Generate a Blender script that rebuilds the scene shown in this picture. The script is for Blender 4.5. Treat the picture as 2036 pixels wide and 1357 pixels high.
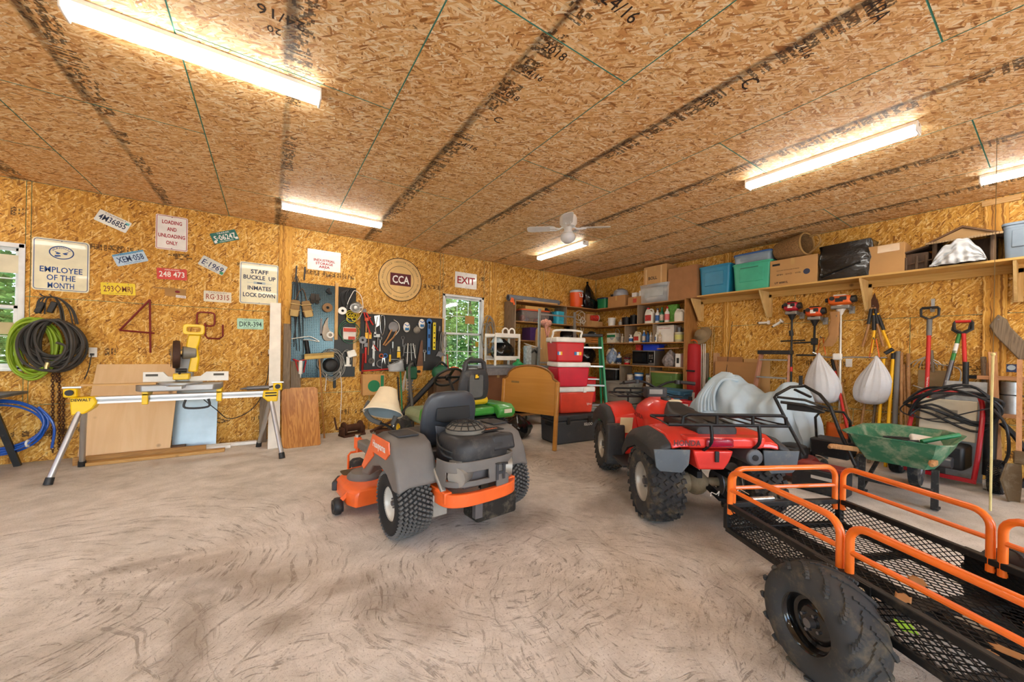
import bpy, bmesh, math, random
from mathutils import Vector, Matrix, Euler
random.seed(7)
PI=math.pi
for o in list(bpy.data.objects): bpy.data.objects.remove(o)
COL=bpy.context.scene.collection
scn=bpy.context.scene
# ---------------------------------------------------------------- camera
H=1.339; YA=6.427; XB=6.72; ZC=3.156          # eye height, back wall, right wall, ceiling (metres)
F=729.3; TH=0.5865; CX=1018.0; HY=700.5; ROLL=0.0182
cd=bpy.data.cameras.new('camera'); cam=bpy.data.objects.new('camera',cd); COL.objects.link(cam)
cd.sensor_width=36; cd.lens=F/2036*36; cd.shift_y=(HY-678.5)/2036; cd.clip_start=.02; cd.clip_end=300
cam.rotation_mode='QUATERNION'
cam.location=(0,0,H)
cam.rotation_quaternion=(Matrix.Rotation(-TH,4,'Z')@Matrix.Rotation(PI/2,4,'X')@Matrix.Rotation(ROLL,4,'Z')).to_quaternion()
scn.camera=cam
# ---------------------------------------------------------------- sky, sun, exposure
scn.view_settings.view_transform='Standard'; scn.view_settings.look='None'
scn.view_settings.gamma=1; scn.view_settings.use_curve_mapping=False
scn.view_settings.exposure=0.34
wd=bpy.data.worlds.new('sky'); scn.world=wd; wd.use_nodes=True
nt=wd.node_tree; nt.nodes.clear()
sky=nt.nodes.new('ShaderNodeTexSky'); sky.sky_type='NISHITA'; sky.sun_disc=False; sky.sun_elevation=math.radians(58); sky.sun_rotation=math.radians(155); sky.altitude=200; sky.dust_density=2.5
bg=nt.nodes.new('ShaderNodeBackground'); wo=nt.nodes.new('ShaderNodeOutputWorld')
nt.links.new(sky.outputs[0],bg.inputs[0]); nt.links.new(bg.outputs[0],wo.inputs[0]); bg.inputs[1].default_value=1.35
sl=bpy.data.lights.new('sun','SUN'); so=bpy.data.objects.new('sun',sl); COL.objects.link(so)
sl.energy=3.2; sl.angle=.02; sl.color=(1,.95,.86); so.rotation_euler=(math.radians(32),0,math.radians(-25))
TUBE=27.0                                       # emission of the fluorescent diffusers
# ---------------------------------------------------------------- photo measurement -> world points
def ray(px,py):
    dx,dy=px-CX,py-HY; c,s=math.cos(ROLL),math.sin(ROLL)
    u=(c*dx+s*dy)/F; v=-(-s*dx+c*dy)/F; c,s=math.cos(TH),math.sin(TH)
    return Vector((s+u*c,c-u*s,v))
def WA(px,py,off=0):                            # point measured on the back wall, off metres in front of it
    r=ray(px,py); return r*((YA-off)/r.y)+Vector((0,0,H))
def WB(px,py,off=0):                            # same on the right wall
    r=ray(px,py); return r*((XB-off)/r.x)+Vector((0,0,H))
def FL(px,py,z=0):                              # point on a level plane
    r=ray(px,py); return r*((z-H)/r.z)+Vector((0,0,H))
# ---------------------------------------------------------------- materials
def C(h,a=1):
    r=[int(h[i:i+2],16)/255 for i in (0,2,4)]
    return tuple(x/12.92 if x<=.04045 else ((x+.055)/1.055)**2.4 for x in r)+(a,)
MATS={}
class N:
    """tiny node-tree writer"""
    def __init__(s,name):
        s.m=bpy.data.materials.new(name); s.m.use_nodes=True; s.t=s.m.node_tree; s.t.nodes.clear()
        s.out=s.n('OutputMaterial')
    def n(s,ty,ins=None,**kw):
        x=s.t.nodes.new('ShaderNode'+ty)
        for k,v in kw.items(): setattr(x,k,v)
        for k,v in (ins or {}).items(): s.set(x,k,v)
        return x
    def set(s,x,k,v):
        i=x.inputs[k]
        if isinstance(v,bpy.types.NodeSocket): s.t.links.new(v,i)
        elif hasattr(v,'outputs'): s.t.links.new(v.outputs[0],i)
        else: i.default_value=v
    def math(s,op,a,b=0,c=0): return s.n('Math',{0:a,1:b,2:c},operation=op)
    def mix(s,fac,a,b,bt='MIX'): return s.n('Mix',{0:fac,6:a,7:b},data_type='RGBA',blend_type=bt).outputs[2]
    def ramp(s,fac,*st):
        r=s.n('ValToRGB',{0:fac}); e=r.color_ramp.elements
        while len(e)<len(st): e.new(.5)
        for i,(p,c) in enumerate(st):
            e[i].position=p; e[i].color=c if len(c)==4 else (*c,1)
        return r
    def step(s,v,a,b): return s.n('MapRange',{0:v,1:a,2:b}).outputs[0]
    def map(s,vec,scale=(1,1,1),rot=(0,0,0),loc=(0,0,0)): return s.n('Mapping',{0:vec,1:loc,2:rot,3:scale})
    def noise(s,vec,sc,det=3,ro=.55,dist=0): return s.n('TexNoise',{'Vector':vec,'Scale':sc,'Detail':det,'Roughness':ro,'Distortion':dist})
    def done(s,sh): s.t.links.new(sh.outputs[0],s.out.inputs[0]); return s.m
def mat(name,hx,rough=.5,metal=0,var=.1,sc=6,dust=0,dhex='b9a98f',bump=0,bsc=40,coat=0,spec=.5,trans=0,alpha=1,stretch=(1,1,1),dsc=9):
    """painted / moulded / metal stuff with blotchy tone, optional settled dirt and fine relief"""
    if name in MATS: return MATS[name]
    b=N(name); tc=b.n('TexCoord').outputs['Object']; v=b.map(tc,stretch)
    n1=b.noise(v,sc,4); base=C(hx)
    lo=tuple(x*(1-var) for x in base[:3])+(1,); hi=tuple(min(1,x*(1+var)) for x in base[:3])+(1,)
    col=b.mix(b.step(n1.outputs[0],.3,.7),lo,hi)
    r=rough
    if dust:
        n2=b.noise(v,dsc,6,.7); f=b.math('MULTIPLY',b.step(n2.outputs[0],.62-.3*dust,.95-.3*dust),min(1,dust*1.3))
        col=b.mix(f.outputs[0],col,C(dhex)); r=b.math('MULTIPLY_ADD',f,max(0,.85-rough),rough).outputs[0]
    p=b.n('BsdfPrincipled',{'Base Color':col,'Roughness':r,'Metallic':metal,'Coat Weight':coat,'Specular IOR Level':spec,'Transmission Weight':trans,'Alpha':alpha})
    if bump:
        n3=b.noise(v,bsc,3); bp=b.n('Bump',{'Strength':bump,'Distance':.01,'Height':n3.outputs[0]}); b.set(p,'Normal',bp)
    MATS[name]=b.done(p); return MATS[name]
def wood(name,l,d,sc=1,rough=.6,axis=0,knots=True,ring=7.0,var=.5):
    """sawn wood, grain along local axis"""
    if name in MATS: return MATS[name]
    b=N(name); tc=b.n('TexCoord').outputs['Object']
    oi=b.n('ObjectInfo'); off=b.n('Combine',{}) if 0 else None
    v0=b.n('VectorMath',{0:tc,1:b.n('CombineXYZ',{0:b.math('MULTIPLY',oi.outputs['Random'],13),1:b.math('MULTIPLY',oi.outputs['Random'],7)}).outputs[0]},operation='ADD').outputs[0]
    st=[10*sc]*3; st[axis]=.9*sc; v=b.map(v0,tuple(st))
    n=b.noise(v,1.2,4,.6,1.2); w=b.math('SINE',b.math('MULTIPLY',n.outputs[0],ring*6)).outputs[0]
    fine=b.noise(b.map(v0,tuple(x*9 for x in st)),1,3)
    f=b.math('ADD',b.math('MULTIPLY_ADD',w,var*.5,.5),b.math('MULTIPLY_ADD',fine.outputs[0],.5,-.25))
    col=b.mix(f.outputs[0],C(l),C(d))
    if knots:
        k=b.n('TexVoronoi',{'Vector':b.map(v0,(3.2,3.2,3.2)),'Scale':1.0}); kk=b.step(k.outputs['Distance'],.1,.03)
        col=b.mix(b.math('MULTIPLY',kk,.75).outputs[0],col,C('5a3a1e'))
    p=b.n('BsdfPrincipled',{'Base Color':col,'Roughness':rough})
    b.set(p,'Normal',b.n('Bump',{'Strength':.15,'Distance':.003,'Height':f.outputs[0]}))
    MATS[name]=b.done(p); return MATS[name]
# ---------------------------------------------------------------- mesh writer
def V(*a): return Vector(a)
def frame_z(d):
    d=Vector(d).normalized(); return d.to_track_quat('Z','Y').to_matrix()
class G:
    def __init__(s): s.v=[]; s.f=[]; s.M=None
    def at(s,M=None): s.M=M; return s                     # transform for what follows
    def add(s,vs,fs):
        o=len(s.v); M=s.M
        s.v+=[tuple(M@Vector(v)) if M else tuple(v) for v in vs]; s.f+=[tuple(i+o for i in f) for f in fs]; return s
    def box(s,c,d,r=(0,0,0),tap=1,tapy=None):
        x,y,z=d[0]/2,d[1]/2,d[2]/2; ty=tap if tapy is None else tapy; R=Euler(r).to_matrix(); c=Vector(c)
        vs=[c+R@Vector((sx*x*(tap if sz>0 else 1),sy*y*(ty if sz>0 else 1),sz*z)) for sz in(-1,1) for sy in(-1,1) for sx in(-1,1)]
        return s.add(vs,[(0,2,3,1),(4,5,7,6),(0,1,5,4),(2,6,7,3),(0,4,6,2),(1,3,7,5)])
    def bar(s,a,b,w,h,up=(0,0,1)):                        # rectangular bar from a to b
        a,b=Vector(a),Vector(b); d=(b-a).normalized(); u=Vector(up); r=d.cross(u)
        if r.length<1e-4: r=d.cross(Vector((1,0,0)))
        r.normalize(); u=r.cross(d)
        vs=[p+r*(i*w/2)+u*(j*h/2) for p in(a,b) for i,j in((-1,-1),(1,-1),(1,1),(-1,1))]
        return s.add(vs,[(0,1,2,3),(7,6,5,4),(0,4,5,1),(1,5,6,2),(2,6,7,3),(3,7,4,0)])
    def cyl(s,a,b,r,r2=None,n=12,cap=True):
        a,b=Vector(a),Vector(b); r2=r if r2 is None else r2; R=frame_z(b-a)
        vs=[]
        for p,q in((a,r),(b,r2)):
            for i in range(n): t=2*PI*i/n; vs.append(p+R@Vector((q*math.cos(t),q*math.sin(t),0)))
        fs=[(i,(i+1)%n,n+(i+1)%n,n+i) for i in range(n)]
        if cap: fs+=[tuple(range(n))[::-1],tuple(range(n,2*n))]
        return s.add(vs,fs)
    def tube(s,pts,r,n=8,closed=False,cap=True,flat=1):
        P=[Vector(p) for p in pts]; m=len(P); rs=r if isinstance(r,(list,tuple)) else [r]*m
        vs=[]; prev=None
        for i in range(m):
            a=P[i-1] if (i>0 or closed) else P[i]; b=P[(i+1)%m] if (i<m-1 or closed) else P[i]
            d=(b-a); d=d.normalized() if d.length>1e-9 else Vector((0,0,1))
            if prev is None:
                u=d.cross(Vector((0,0,1)));
                if u.length<1e-3: u=d.cross(Vector((0,1,0)))
            else: u=prev-d*prev.dot(d)
            if u.length<1e-6: u=d.orthogonal()
            u.normalize(); w=d.cross(u); prev=u
            for k in range(n): t=2*PI*k/n; vs.append(P[i]+(u*math.cos(t)+w*math.sin(t)*flat)*rs[i])
        fs=[]
        for i in range(m if closed else m-1):
            j=(i+1)%m
            for k in range(n): fs.append((i*n+k,i*n+(k+1)%n,j*n+(k+1)%n,j*n+k))
        if cap and not closed: fs+=[tuple(range(n))[::-1],tuple(range((m-1)*n,m*n))]
        return s.add(vs,fs)
    def lathe(s,prof,n=20,o=(0,0,0),d=(0,0,1),a0=0,a1=2*PI):
        R=frame_z(d); o=Vector(o); full=abs(a1-a0-2*PI)<1e-6; k=n if full else n+1; vs=[]; fs=[]
        for r,z in prof:
            for i in range(k): t=a0+(a1-a0)*i/n; vs.append(o+R@Vector((r*math.cos(t),r*math.sin(t),z)))
        for j in range(len(prof)-1):
            for i in range(n if full else n): b=(i+1)%k; fs.append((j*k+i,j*k+b,(j+1)*k+b,(j+1)*k+i))
        if prof[0][0]>1e-5 and full: pass
        return s.add(vs,fs)
    def ext(s,poly,d,o=(0,0,0),pl='xz'):                  # outline extruded: 'xz' plane along y, 'xy' along z, 'yz' along x
        o=Vector(o); n=len(poly)
        mk={'xz':lambda p,t:Vector((p[0],t,p[1])),'xy':lambda p,t:Vector((p[0],p[1],t)),'yz':lambda p,t:Vector((t,p[0],p[1]))}[pl]
        vs=[o+mk(p,0) for p in poly]+[o+mk(p,d) for p in poly]
        return s.add(vs,[tuple(range(n))[::-1],tuple(range(n,2*n))]+[(i,(i+1)%n,n+(i+1)%n,n+i) for i in range(n)])
    def ball(s,c,r,nu=14,nv=9,p0=-.5,p1=.5):
        r=(r,r,r) if isinstance(r,(int,float)) else r; c=Vector(c); vs=[];fs=[]
        for j in range(nv+1):
            t=PI*(p0+(p1-p0)*j/nv)
            for i in range(nu): a=2*PI*i/nu; vs.append(c+Vector((r[0]*math.cos(t)*math.cos(a),r[1]*math.cos(t)*math.sin(a),r[2]*math.sin(t))))
        for j in range(nv):
            for i in range(nu): k=(i+1)%nu; fs.append((j*nu+i,j*nu+k,(j+1)*nu+k,(j+1)*nu+i))
        return s.add(vs,fs)
    def grid(s,fn,nu,nv):                                  # surface fn(u,v) for u,v in 0..1
        vs=[fn(i/nu,j/nv) for j in range(nv+1) for i in range(nu+1)]; k=nu+1
        return s.add(vs,[(j*k+i,j*k+i+1,(j+1)*k+i+1,(j+1)*k+i) for j in range(nv) for i in range(nu)])
    def loft(s,secs,cap=True,closed=True):                 # rings of equal count
        n=len(secs[0]); vs=[p for q in secs for p in q]; fs=[]
        for j in range(len(secs)-1):
            for i in range(n if closed else n-1): k=(i+1)%n; fs.append((j*n+i,j*n+k,(j+1)*n+k,(j+1)*n+i))
        if cap: fs+=[tuple(range(n))[::-1],tuple(range((len(secs)-1)*n,len(secs)*n))]
        return s.add(vs,fs)
    def mesh(s,name,ang=38):
        me=bpy.data.meshes.new(name); me.from_pydata(s.v,[],s.f)
        bm=bmesh.new(); bm.from_mesh(me); bmesh.ops.remove_doubles(bm,verts=bm.verts,dist=1e-6); bmesh.ops.recalc_face_normals(bm,faces=bm.faces); bm.to_mesh(me); bm.free()
        if ang:
            me.polygons.foreach_set('use_smooth',[True]*len(me.polygons)); me.set_sharp_from_angle(angle=math.radians(ang))
        return me
    def o(s,name,m,par=None,bev=0,seg=2,sub=0,ang=38,solid=0,loc=None,rot=None,label=None,soff=0):
        me=s.mesh(name,ang); ob=bpy.data.objects.new(name,me); COL.objects.link(ob)
        if m: me.materials.append(m)
        if par: ob.parent=par
        if loc: ob.location=loc
        if rot: ob.rotation_euler=rot
        if solid: md=ob.modifiers.new('thick','SOLIDIFY'); md.thickness=solid; md.offset=soff
        if bev: md=ob.modifiers.new('edges','BEVEL'); md.width=bev; md.segments=seg; md.limit_method='ANGLE'; md.angle_limit=math.radians(35)
        if sub: md=ob.modifiers.new('smooth','SUBSURF'); md.levels=sub; md.render_levels=sub
        if label: ob['label']=label
        return ob
    def t(s,name,m,label,cat,group=None,loc=(0,0,0),rz=0,**k):  # a thing that is a single mesh
        ob=s.o(name,m,None,**k); ob.location=loc
        if rz: ob.rotation_euler=(0,0,rz)
        return tag(ob,label,cat,group)
def tag(o,label,cat,group=None):
    o['label']=label; o['category']=cat
    if group: o['group']=group
    return o
def T(name,label,cat,loc=(0,0,0),rz=0,group=None,rot=None):
    o=bpy.data.objects.new(name,None); COL.objects.link(o); o.empty_display_size=.1; o.location=loc
    o.rotation_euler=rot if rot else (0,0,rz); return tag(o,label,cat,group)
def S(o): o['kind']='structure'; return o
def dup(root,loc=None,rz=None,label=None,par=None,group=None):
    r=root.copy(); COL.objects.link(r); r.parent=par
    if loc is not None: r.location=loc
    if rz is not None: r.rotation_euler=(0,0,rz)
    if label: r['label']=label
    if group: r['group']=group
    for c in root.children: dup(c,par=r)
    return r
def text(s,h,m,par,loc=(0,0,0),w=None,name='lettering',rot=0,M=None,al='CENTER',ext=.0004,bold=0):
    """flat lettering facing local -y: cap height h, optional total width w"""
    cu=bpy.data.curves.new(name,'FONT'); cu.body=s; cu.size=h/.69; cu.align_x=al; cu.align_y='CENTER'; cu.extrude=ext; cu.resolution_u=2; cu.offset=bold*h
    ob=bpy.data.objects.new(name,cu); me=bpy.data.meshes.new_from_object(ob); bpy.data.objects.remove(ob)
    me.name=name
    xs=[v.co.x for v in me.vertices]; ys=[v.co.y for v in me.vertices]
    cy=(min(ys)+max(ys))/2 if ys else 0
    sx=w/(max(xs)-min(xs)) if w and xs else 1
    R=Matrix.Translation(Vector(loc))@(M if M else Matrix())@Matrix.Rotation(rot,4,'Y')@Matrix.Rotation(PI/2,4,'X')@Matrix.Diagonal((sx,1,1,1))@Matrix.Translation((0,-cy if '\n' not in s else 0,0))
    me.transform(R); me.materials.clear(); me.materials.append(m)
    o=bpy.data.objects.new(name,me); COL.objects.link(o); o.parent=par; return o
def arc(c,r,a0,a1,n,pl='xz',rz=None):
    rz=r if rz is None else rz; out=[]
    for i in range(n+1):
        t=a0+(a1-a0)*i/n; x,z=r*math.cos(t),rz*math.sin(t)
        out.append(Vector((c[0]+x,c[1],c[2]+z)) if pl=='xz' else Vector((c[0]+x,c[1]+z,c[2])) if pl=='xy' else Vector((c[0],c[1]+x,c[2]+z)))
    return out
def rrect(w,h,r,n=4,cx=0,cy=0):
    p=[]
    for qx,qy,a in((1,1,0),(-1,1,PI/2),(-1,-1,PI),(1,-1,1.5*PI)):
        for i in range(n+1): t=a+PI/2*i/n; p.append((cx+qx*(w/2-r)+r*math.cos(t),cy+qy*(h/2-r)+r*math.sin(t)))
    return p
def spline(P,k=6,closed=False):
    P=[Vector(p) for p in P]; n=len(P); out=[]
    for i in range(n if closed else n-1):
        g=lambda j: P[j%n] if closed else P[max(0,min(n-1,j))]
        a,b,c,d=g(i-1),g(i),g(i+1),g(i+2)
        for q in range(k):
            t=q/k; out.append(.5*((2*b)+(c-a)*t+(2*a-5*b+4*c-d)*t*t+(3*b-a-3*c+d)*t**3))
    if not closed: out.append(P[-1])
    return out
# palette
BLK=mat('black_plastic','1c1d1f',.5,dust=.18); BLKM=mat('black_metal','17181a',.45,.4,dust=.12)
GRYP=mat('grey_plastic','6e6d6c',.6,dust=.15); CHR=mat('chrome','c9cbcc',.22,1); GALV=mat('galvanised','a8abab',.42,.85,.15,20)
ALU=mat('aluminium','c4c6c8',.35,.9,.06); WHT=mat('white_paint','ece9e2',.45); WHTP=mat('white_plastic','e8e6e0',.4)
RUB=mat('rubber','2b2b2c',.85,dust=.4,bump=.1); STEEL=mat('dull_steel','77777a',.45,.8,.2,dust=.2); RUST=mat('rusty_steel','5b3a28',.8,.4,.3,bump=.3)
ORG=mat('orange_paint','e8511a',.4,coat=.2,dust=.14); RED=mat('red_plastic','c9141d',.4); REDP=mat('red_paint','b5121b',.35,coat=.3,dust=.15)
YEL=mat('yellow_plastic','f2b705',.45); GRN=mat('green_paint','2f7d33',.4,dust=.15); BLUP=mat('blue_plastic','1f6ea8',.4)
INK=mat('ink_black','1b1a1a',.7); INKR=mat('ink_red','a3202b',.6); INKB=mat('ink_blue','1d4b8f',.6); INKW=mat('ink_white','f1efe9',.6); INKN=mat('ink_navy','26324f',.6)
PINE=wood('pine','d9b47a','b98a4b'); PINEZ=wood('pine_upright','d9b47a','b98a4b',axis=2); PINEY=wood('pine_deep','d9b47a','b98a4b',axis=1)
GREYW=wood('weathered_wood','8d7a62','5f4f3d',axis=2); HANDLE=wood('tool_handle','b98a58','8a5d34',axis=2,knots=False); HANDX=wood('tool_handle_flat','b98a58','8a5d34',axis=0,knots=False)
CARD=mat('cardboard','b0804d',.8,var=.08,sc=3); CARD2=mat('cardboard_pale','c2965f',.8,var=.08,sc=3); TAPE=mat('packing_tape','caa36a',.25,coat=.4)
BAGB=mat('bin_bag_black','0d0e10',.22,coat=.3,bump=.5,bsc=14); CANV=mat('canvas_khaki','9c8a66',.9,bump=.3,bsc=90); LEATH=mat('leather_tan','8a6440',.8,bump=.3)
def PY(px,py,y):
    r=ray(px,py); return r*(y/r.y)+Vector((0,0,H))
def PX(px,py,x):
    r=ray(px,py); return r*(x/r.x)+Vector((0,0,H))
def chain(a,b,r=.016,w=.004):
    """row of alternating oval links from a to b"""
    a,b=Vector(a),Vector(b); n=max(2,int((b-a).length/(r*1.55))); g=G(); R=frame_z(b-a)
    for i in range(n):
        c=a.lerp(b,(i+.5)/n); pts=[]
        for k in range(8):
            t=2*PI*k/8; p=Vector((r*.62*math.cos(t),0,r*1.05*math.sin(t)))
            if i%2: p=Vector((0,p.x,p.z))
            pts.append(c+R@p)
        g.tube(pts,w,5,closed=True)
    return g
def coil(g,c,rx,rz,n,r,dep,jit=.02,pl='xz',seed=1,tilt=.15,N_=40):
    R=random.Random(seed); pts=[]
    for k in range(n):
        ax,az=rx*(1+R.uniform(-jit,jit)*2.5),rz*(1+R.uniform(-jit,jit)*2.5); ox,oz=R.uniform(-1,1)*jit*.6,R.uniform(-1,1)*jit*.6; d0=R.uniform(-dep,dep)/2; ph=R.uniform(0,6)
        loop=[]
        for i in range(N_):
            t=2*PI*i/N_; loop.append(Vector((c[0]+ox+ax*math.cos(t)*(1+.02*math.sin(3*t+ph)),c[1]+d0+.3*dep*math.sin(t+ph),c[2]+oz+az*math.sin(t)*(1+.02*math.sin(2*t+ph)))))
        if pl=='xy': loop=[Vector((p.x,c[1]+(p.z-c[2]),c[2]+(p.y-c[1]))) for p in loop]
        g.tube(loop,r,7,closed=True)
    return g
# ================================================================ the building
def osb(name,pal,stamp=None,smudge=.72,gaps=.16,rough=.62,gap='4a2c12',big=1.0):
    """pressed strand board: layers of long flakes; stamp=(half width) prints the maker's rows along local y at x=0"""
    b=N(name); tc=b.n('TexCoord').outputs['Object']; oi=b.n('ObjectInfo')
    rnd=b.math('MULTIPLY',oi.outputs['Random'],37.0)
    off=b.n('CombineXYZ',{0:rnd,1:b.math('MULTIPLY',rnd,1.7)}).outputs[0]
    v0=b.n('VectorMath',{0:tc,1:off},operation='ADD').outputs[0]
    wob=b.n('VectorMath',{0:b.noise(v0,9,1).outputs['Color'],3:.035},operation='SCALE').outputs[0]
    v1=b.n('VectorMath',{0:v0,1:wob},operation='ADD').outputs[0]
    col=C(pal[1]); hgt=None
    for i,(an,L,W,th) in enumerate(((1.25,.05,.016,.0),(.3,.07,.016,.3),(-.6,.075,.014,.4),(-1.35,.06,.012,.5),(.02,.09,.017,.55),(.75,.06,.01,.6))):
        v=b.map(v1,(1/(L*big),1/(W*big),1),rot=(0,0,0),loc=(i*7.3,i*3.1,0)) if 0 else b.map(b.map(v1,rot=(0,0,an)),(1/(L*big),1/(W*big),1),loc=(i*7.3,i*3.1,0))
        vo=b.n('TexVoronoi',{'Vector':v,'Scale':1.0,'Randomness':1.0},voronoi_dimensions='2D')
        sp=b.n('SeparateColor',{0:vo.outputs['Color']})
        m=b.step(sp.outputs[0],th,th+.02) if th else 1.0
        tone=b.ramp(sp.outputs[1],(0,C(pal[0])),(.13,C(pal[1])),(.4,C(pal[2])),(.75,C(pal[3])),(1,C(pal[4])))
        edge=b.step(vo.outputs['Distance'],.85,.6)
        tn=b.mix(edge,C(pal[1]),tone.outputs[0])
        col=b.mix(m,col,tn); h=b.math('MULTIPLY',sp.outputs[2],edge)
        hgt=h.outputs[0] if hgt is None else b.n('Mix',{0:m,2:hgt,3:h.outputs[0]}).outputs[0]
    flk=b.noise(b.map(v1,(22,80,1)),1,2); col=b.mix(b.math('MULTIPLY',b.step(flk.outputs[0],.6,.72),.6).outputs[0],col,C(pal[0]))
    pit=b.noise(v1,28,2,.7); col=b.mix(b.math('MULTIPLY',b.step(pit.outputs[0],.66,.73),.65).outputs[0],col,C(gap))
    blot=b.noise(v0,1.1,1); col=b.mix(b.math('MULTIPLY',b.step(blot.outputs[0],.45,.75),.15).outputs[0],col,C(pal[1]))
    if stamp:
        s=b.n('SeparateXYZ',{0:tc}); x,y=s.outputs[0],s.outputs[1]
        yy=b.math('ADD',y,rnd).outputs[0]
        ax=b.math('ABSOLUTE',x).outputs[0]
        def wn(val,k): return b.n('TexWhiteNoise',{'W':b.math('FLOOR',b.math('MULTIPLY',val,k)).outputs[0]},noise_dimensions='1D').outputs[0]
        word=wn(yy,4.2); tick=wn(yy,75); col2=wn(b.math('ADD',b.math('MULTIPLY',b.math('FLOOR',b.math('MULTIPLY',x,52)),3.7),b.math('MULTIPLY',b.math('FLOOR',b.math('MULTIPLY',yy,34)),1.13)).outputs[0],1.0)
        bars=b.math('GREATER_THAN',tick,.5); blocks=b.math('GREATER_THAN',col2,.42)
        typ=b.math('GREATER_THAN',wn(yy,9.0),.5)
        ink=b.n('Mix',{0:typ.outputs[0],2:bars.outputs[0],3:blocks.outputs[0]}).outputs[0]
        lim=b.math('LESS_THAN',ax,b.math('MULTIPLY_ADD',wn(yy,17),.35*stamp,stamp*.6))
        f=b.math('MULTIPLY',b.math('MULTIPLY',ink,lim),b.math('GREATER_THAN',word,gaps))
        f=b.math('MULTIPLY',f,b.step(b.noise(v0,60,1).outputs[0],.36,.5))
        col=b.mix(b.math('MULTIPLY',f,.82).outputs[0],col,C('2a1a10'))
        sm=b.math('MULTIPLY',b.step(b.math('ABSOLUTE',b.math('ADD',x,stamp*.62)).outputs[0],stamp*.55,stamp*.2),b.step(b.noise(b.map(v0,(9,1.2,1)),1.4,3,.6).outputs[0],.3,.52))
        col=b.mix(b.math('MULTIPLY',sm,smudge).outputs[0],col,C('2f1f15'))
    p=b.n('BsdfPrincipled',{'Base Color':col,'Roughness':rough,'Specular IOR Level':.35})
    b.set(p,'Normal',b.n('Bump',{'Strength':.35,'Distance':.004,'Height':hgt}))
    return b.done(p)
CEILP=('96602c','d0965a','e8b978','f4d29c','fdecc9'); WALLP=('7e4f18','b37c2c','cd953a','deac50','efcf88')
OSBC=osb('osb_ceiling',CEILP,.085,.7,.05); OSBC2=osb('osb_ceiling_faint',CEILP,.06,.4,.3); OSBW=osb('osb_wall',WALLP,.05,.0,.45); OSBP=osb('osb_wall_plain',WALLP)
EDGE=mat('sheet_edge_seal','4f9c8a',.7); BACK=mat('framing_seal','5aa18f',.9)
def concrete():
    b=N('trowelled_concrete'); tc=b.n('TexCoord').outputs['Object']
    w=b.n('VectorMath',{0:b.noise(tc,.9,3).outputs['Color'],3:.55},operation='SCALE').outputs[0]; v=b.n('VectorMath',{0:tc,1:w},operation='ADD').outputs[0]
    fine=b.noise(tc,70,3,.7); big=b.noise(v,.8,2); mid=b.noise(v,5,4,.65)
    col=b.ramp(b.math('MULTIPLY_ADD',mid.outputs[0],.6,b.math('MULTIPLY',big.outputs[0],.45)).outputs[0],(.3,C('a49d91')),(.46,C('c6bfb4')),(.6,C('dad3c9')),(.8,C('eae5de'))).outputs[0]
    # overlapping fans left by the trowel and by turning tyres: broad soft swirls and thin broken dashes
    arcs=None; dash=None
    for cx,cy,fr,r0,r1 in ((2.0,1.55,5.5,.25,1.25),(1.5,2.25,6.5,.3,1.2),(.2,1.4,5,.35,1.3),(2.6,.6,6,.3,1.1),(-.8,3.2,5,.4,1.9),(3.2,3.6,6,.3,1.2),(-1.6,1.6,4,.3,2.2),(.9,.7,6,.2,.9)):
        d=b.n('VectorMath',{0:v,1:(cx,cy,0)},operation='SUBTRACT'); 
        r=b.n('VectorMath',{0:d.outputs[0]},operation='LENGTH').outputs['Value']
        sp=b.n('SeparateXYZ',{0:d.outputs[0]}); an=b.math('ARCTAN2',sp.outputs[1],sp.outputs[0]).outputs[0]
        q=b.noise(b.n('CombineXYZ',{0:b.math('MULTIPLY',r,fr*7),1:b.math('MULTIPLY',an,2.6),2:cx}).outputs[0],1.0,3,.8)
        msk=b.math('MULTIPLY',b.step(r,r1,r1*.72),b.step(r,r0*.5,r0))
        line=b.math('MULTIPLY',b.step(q.outputs[0],.57,.62),msk); soft=b.math('MULTIPLY',b.step(q.outputs[0],.46,.62),msk)
        dash=line if dash is None else b.math('MAXIMUM',dash,line); arcs=soft if arcs is None else b.math('MAXIMUM',arcs,soft)
    brk=b.step(b.noise(tc,16,3,.7).outputs[0],.42,.55)
    a=b.math('MULTIPLY',dash,b.math('MULTIPLY_ADD',brk,.85,.05)); col=b.mix(b.math('MULTIPLY',arcs,.2).outputs[0],col,C('8b7d6c')); col=b.mix(b.math('MULTIPLY',a,.6).outputs[0],col,C('584b3f'))
    # oily grey patches with their own outline
    stain=None; stn=b.noise(tc,7,4,.75).outputs[0]
    for cx,cy,rx,ry in ((-.36,2.92,.3,.13),(-.2,2.66,.28,.17),(.0,2.5,.2,.16),(.58,2.0,.22,.16),(.68,1.78,.16,.2),(.4,2.24,.22,.1),(-.28,2.15,.09,.5),(-.62,3.1,.3,.07),(.07,2.1,.12,.1),(1.75,2.4,.3,.25),(2.6,2.2,.4,.25)):
        d=b.map(tc,(1/rx,1/ry,0),loc=(-cx/rx,-cy/ry,0)); r=b.n('VectorMath',{0:d.outputs[0]},operation='LENGTH').outputs['Value']
        s=b.step(b.math('ADD',r,b.math('MULTIPLY',stn,1.6)).outputs[0],1.95,1.3); stain=s if stain is None else b.math('MAXIMUM',stain,s)
    col=b.mix(b.math('MULTIPLY',stain,b.math('MULTIPLY_ADD',stn,.7,.1)).outputs[0],col,C('7b6d5e'))
    spk=b.step(b.noise(tc,95,2,.6).outputs[0],.6,.66); col=b.mix(b.math('MULTIPLY',spk,.5).outputs[0],col,C('75695c'))
    pale=b.step(b.noise(v,1.7,4,.7).outputs[0],.55,.72); col=b.mix(b.math('MULTIPLY',pale,.4).outputs[0],col,C('e6e2db'))
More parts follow.
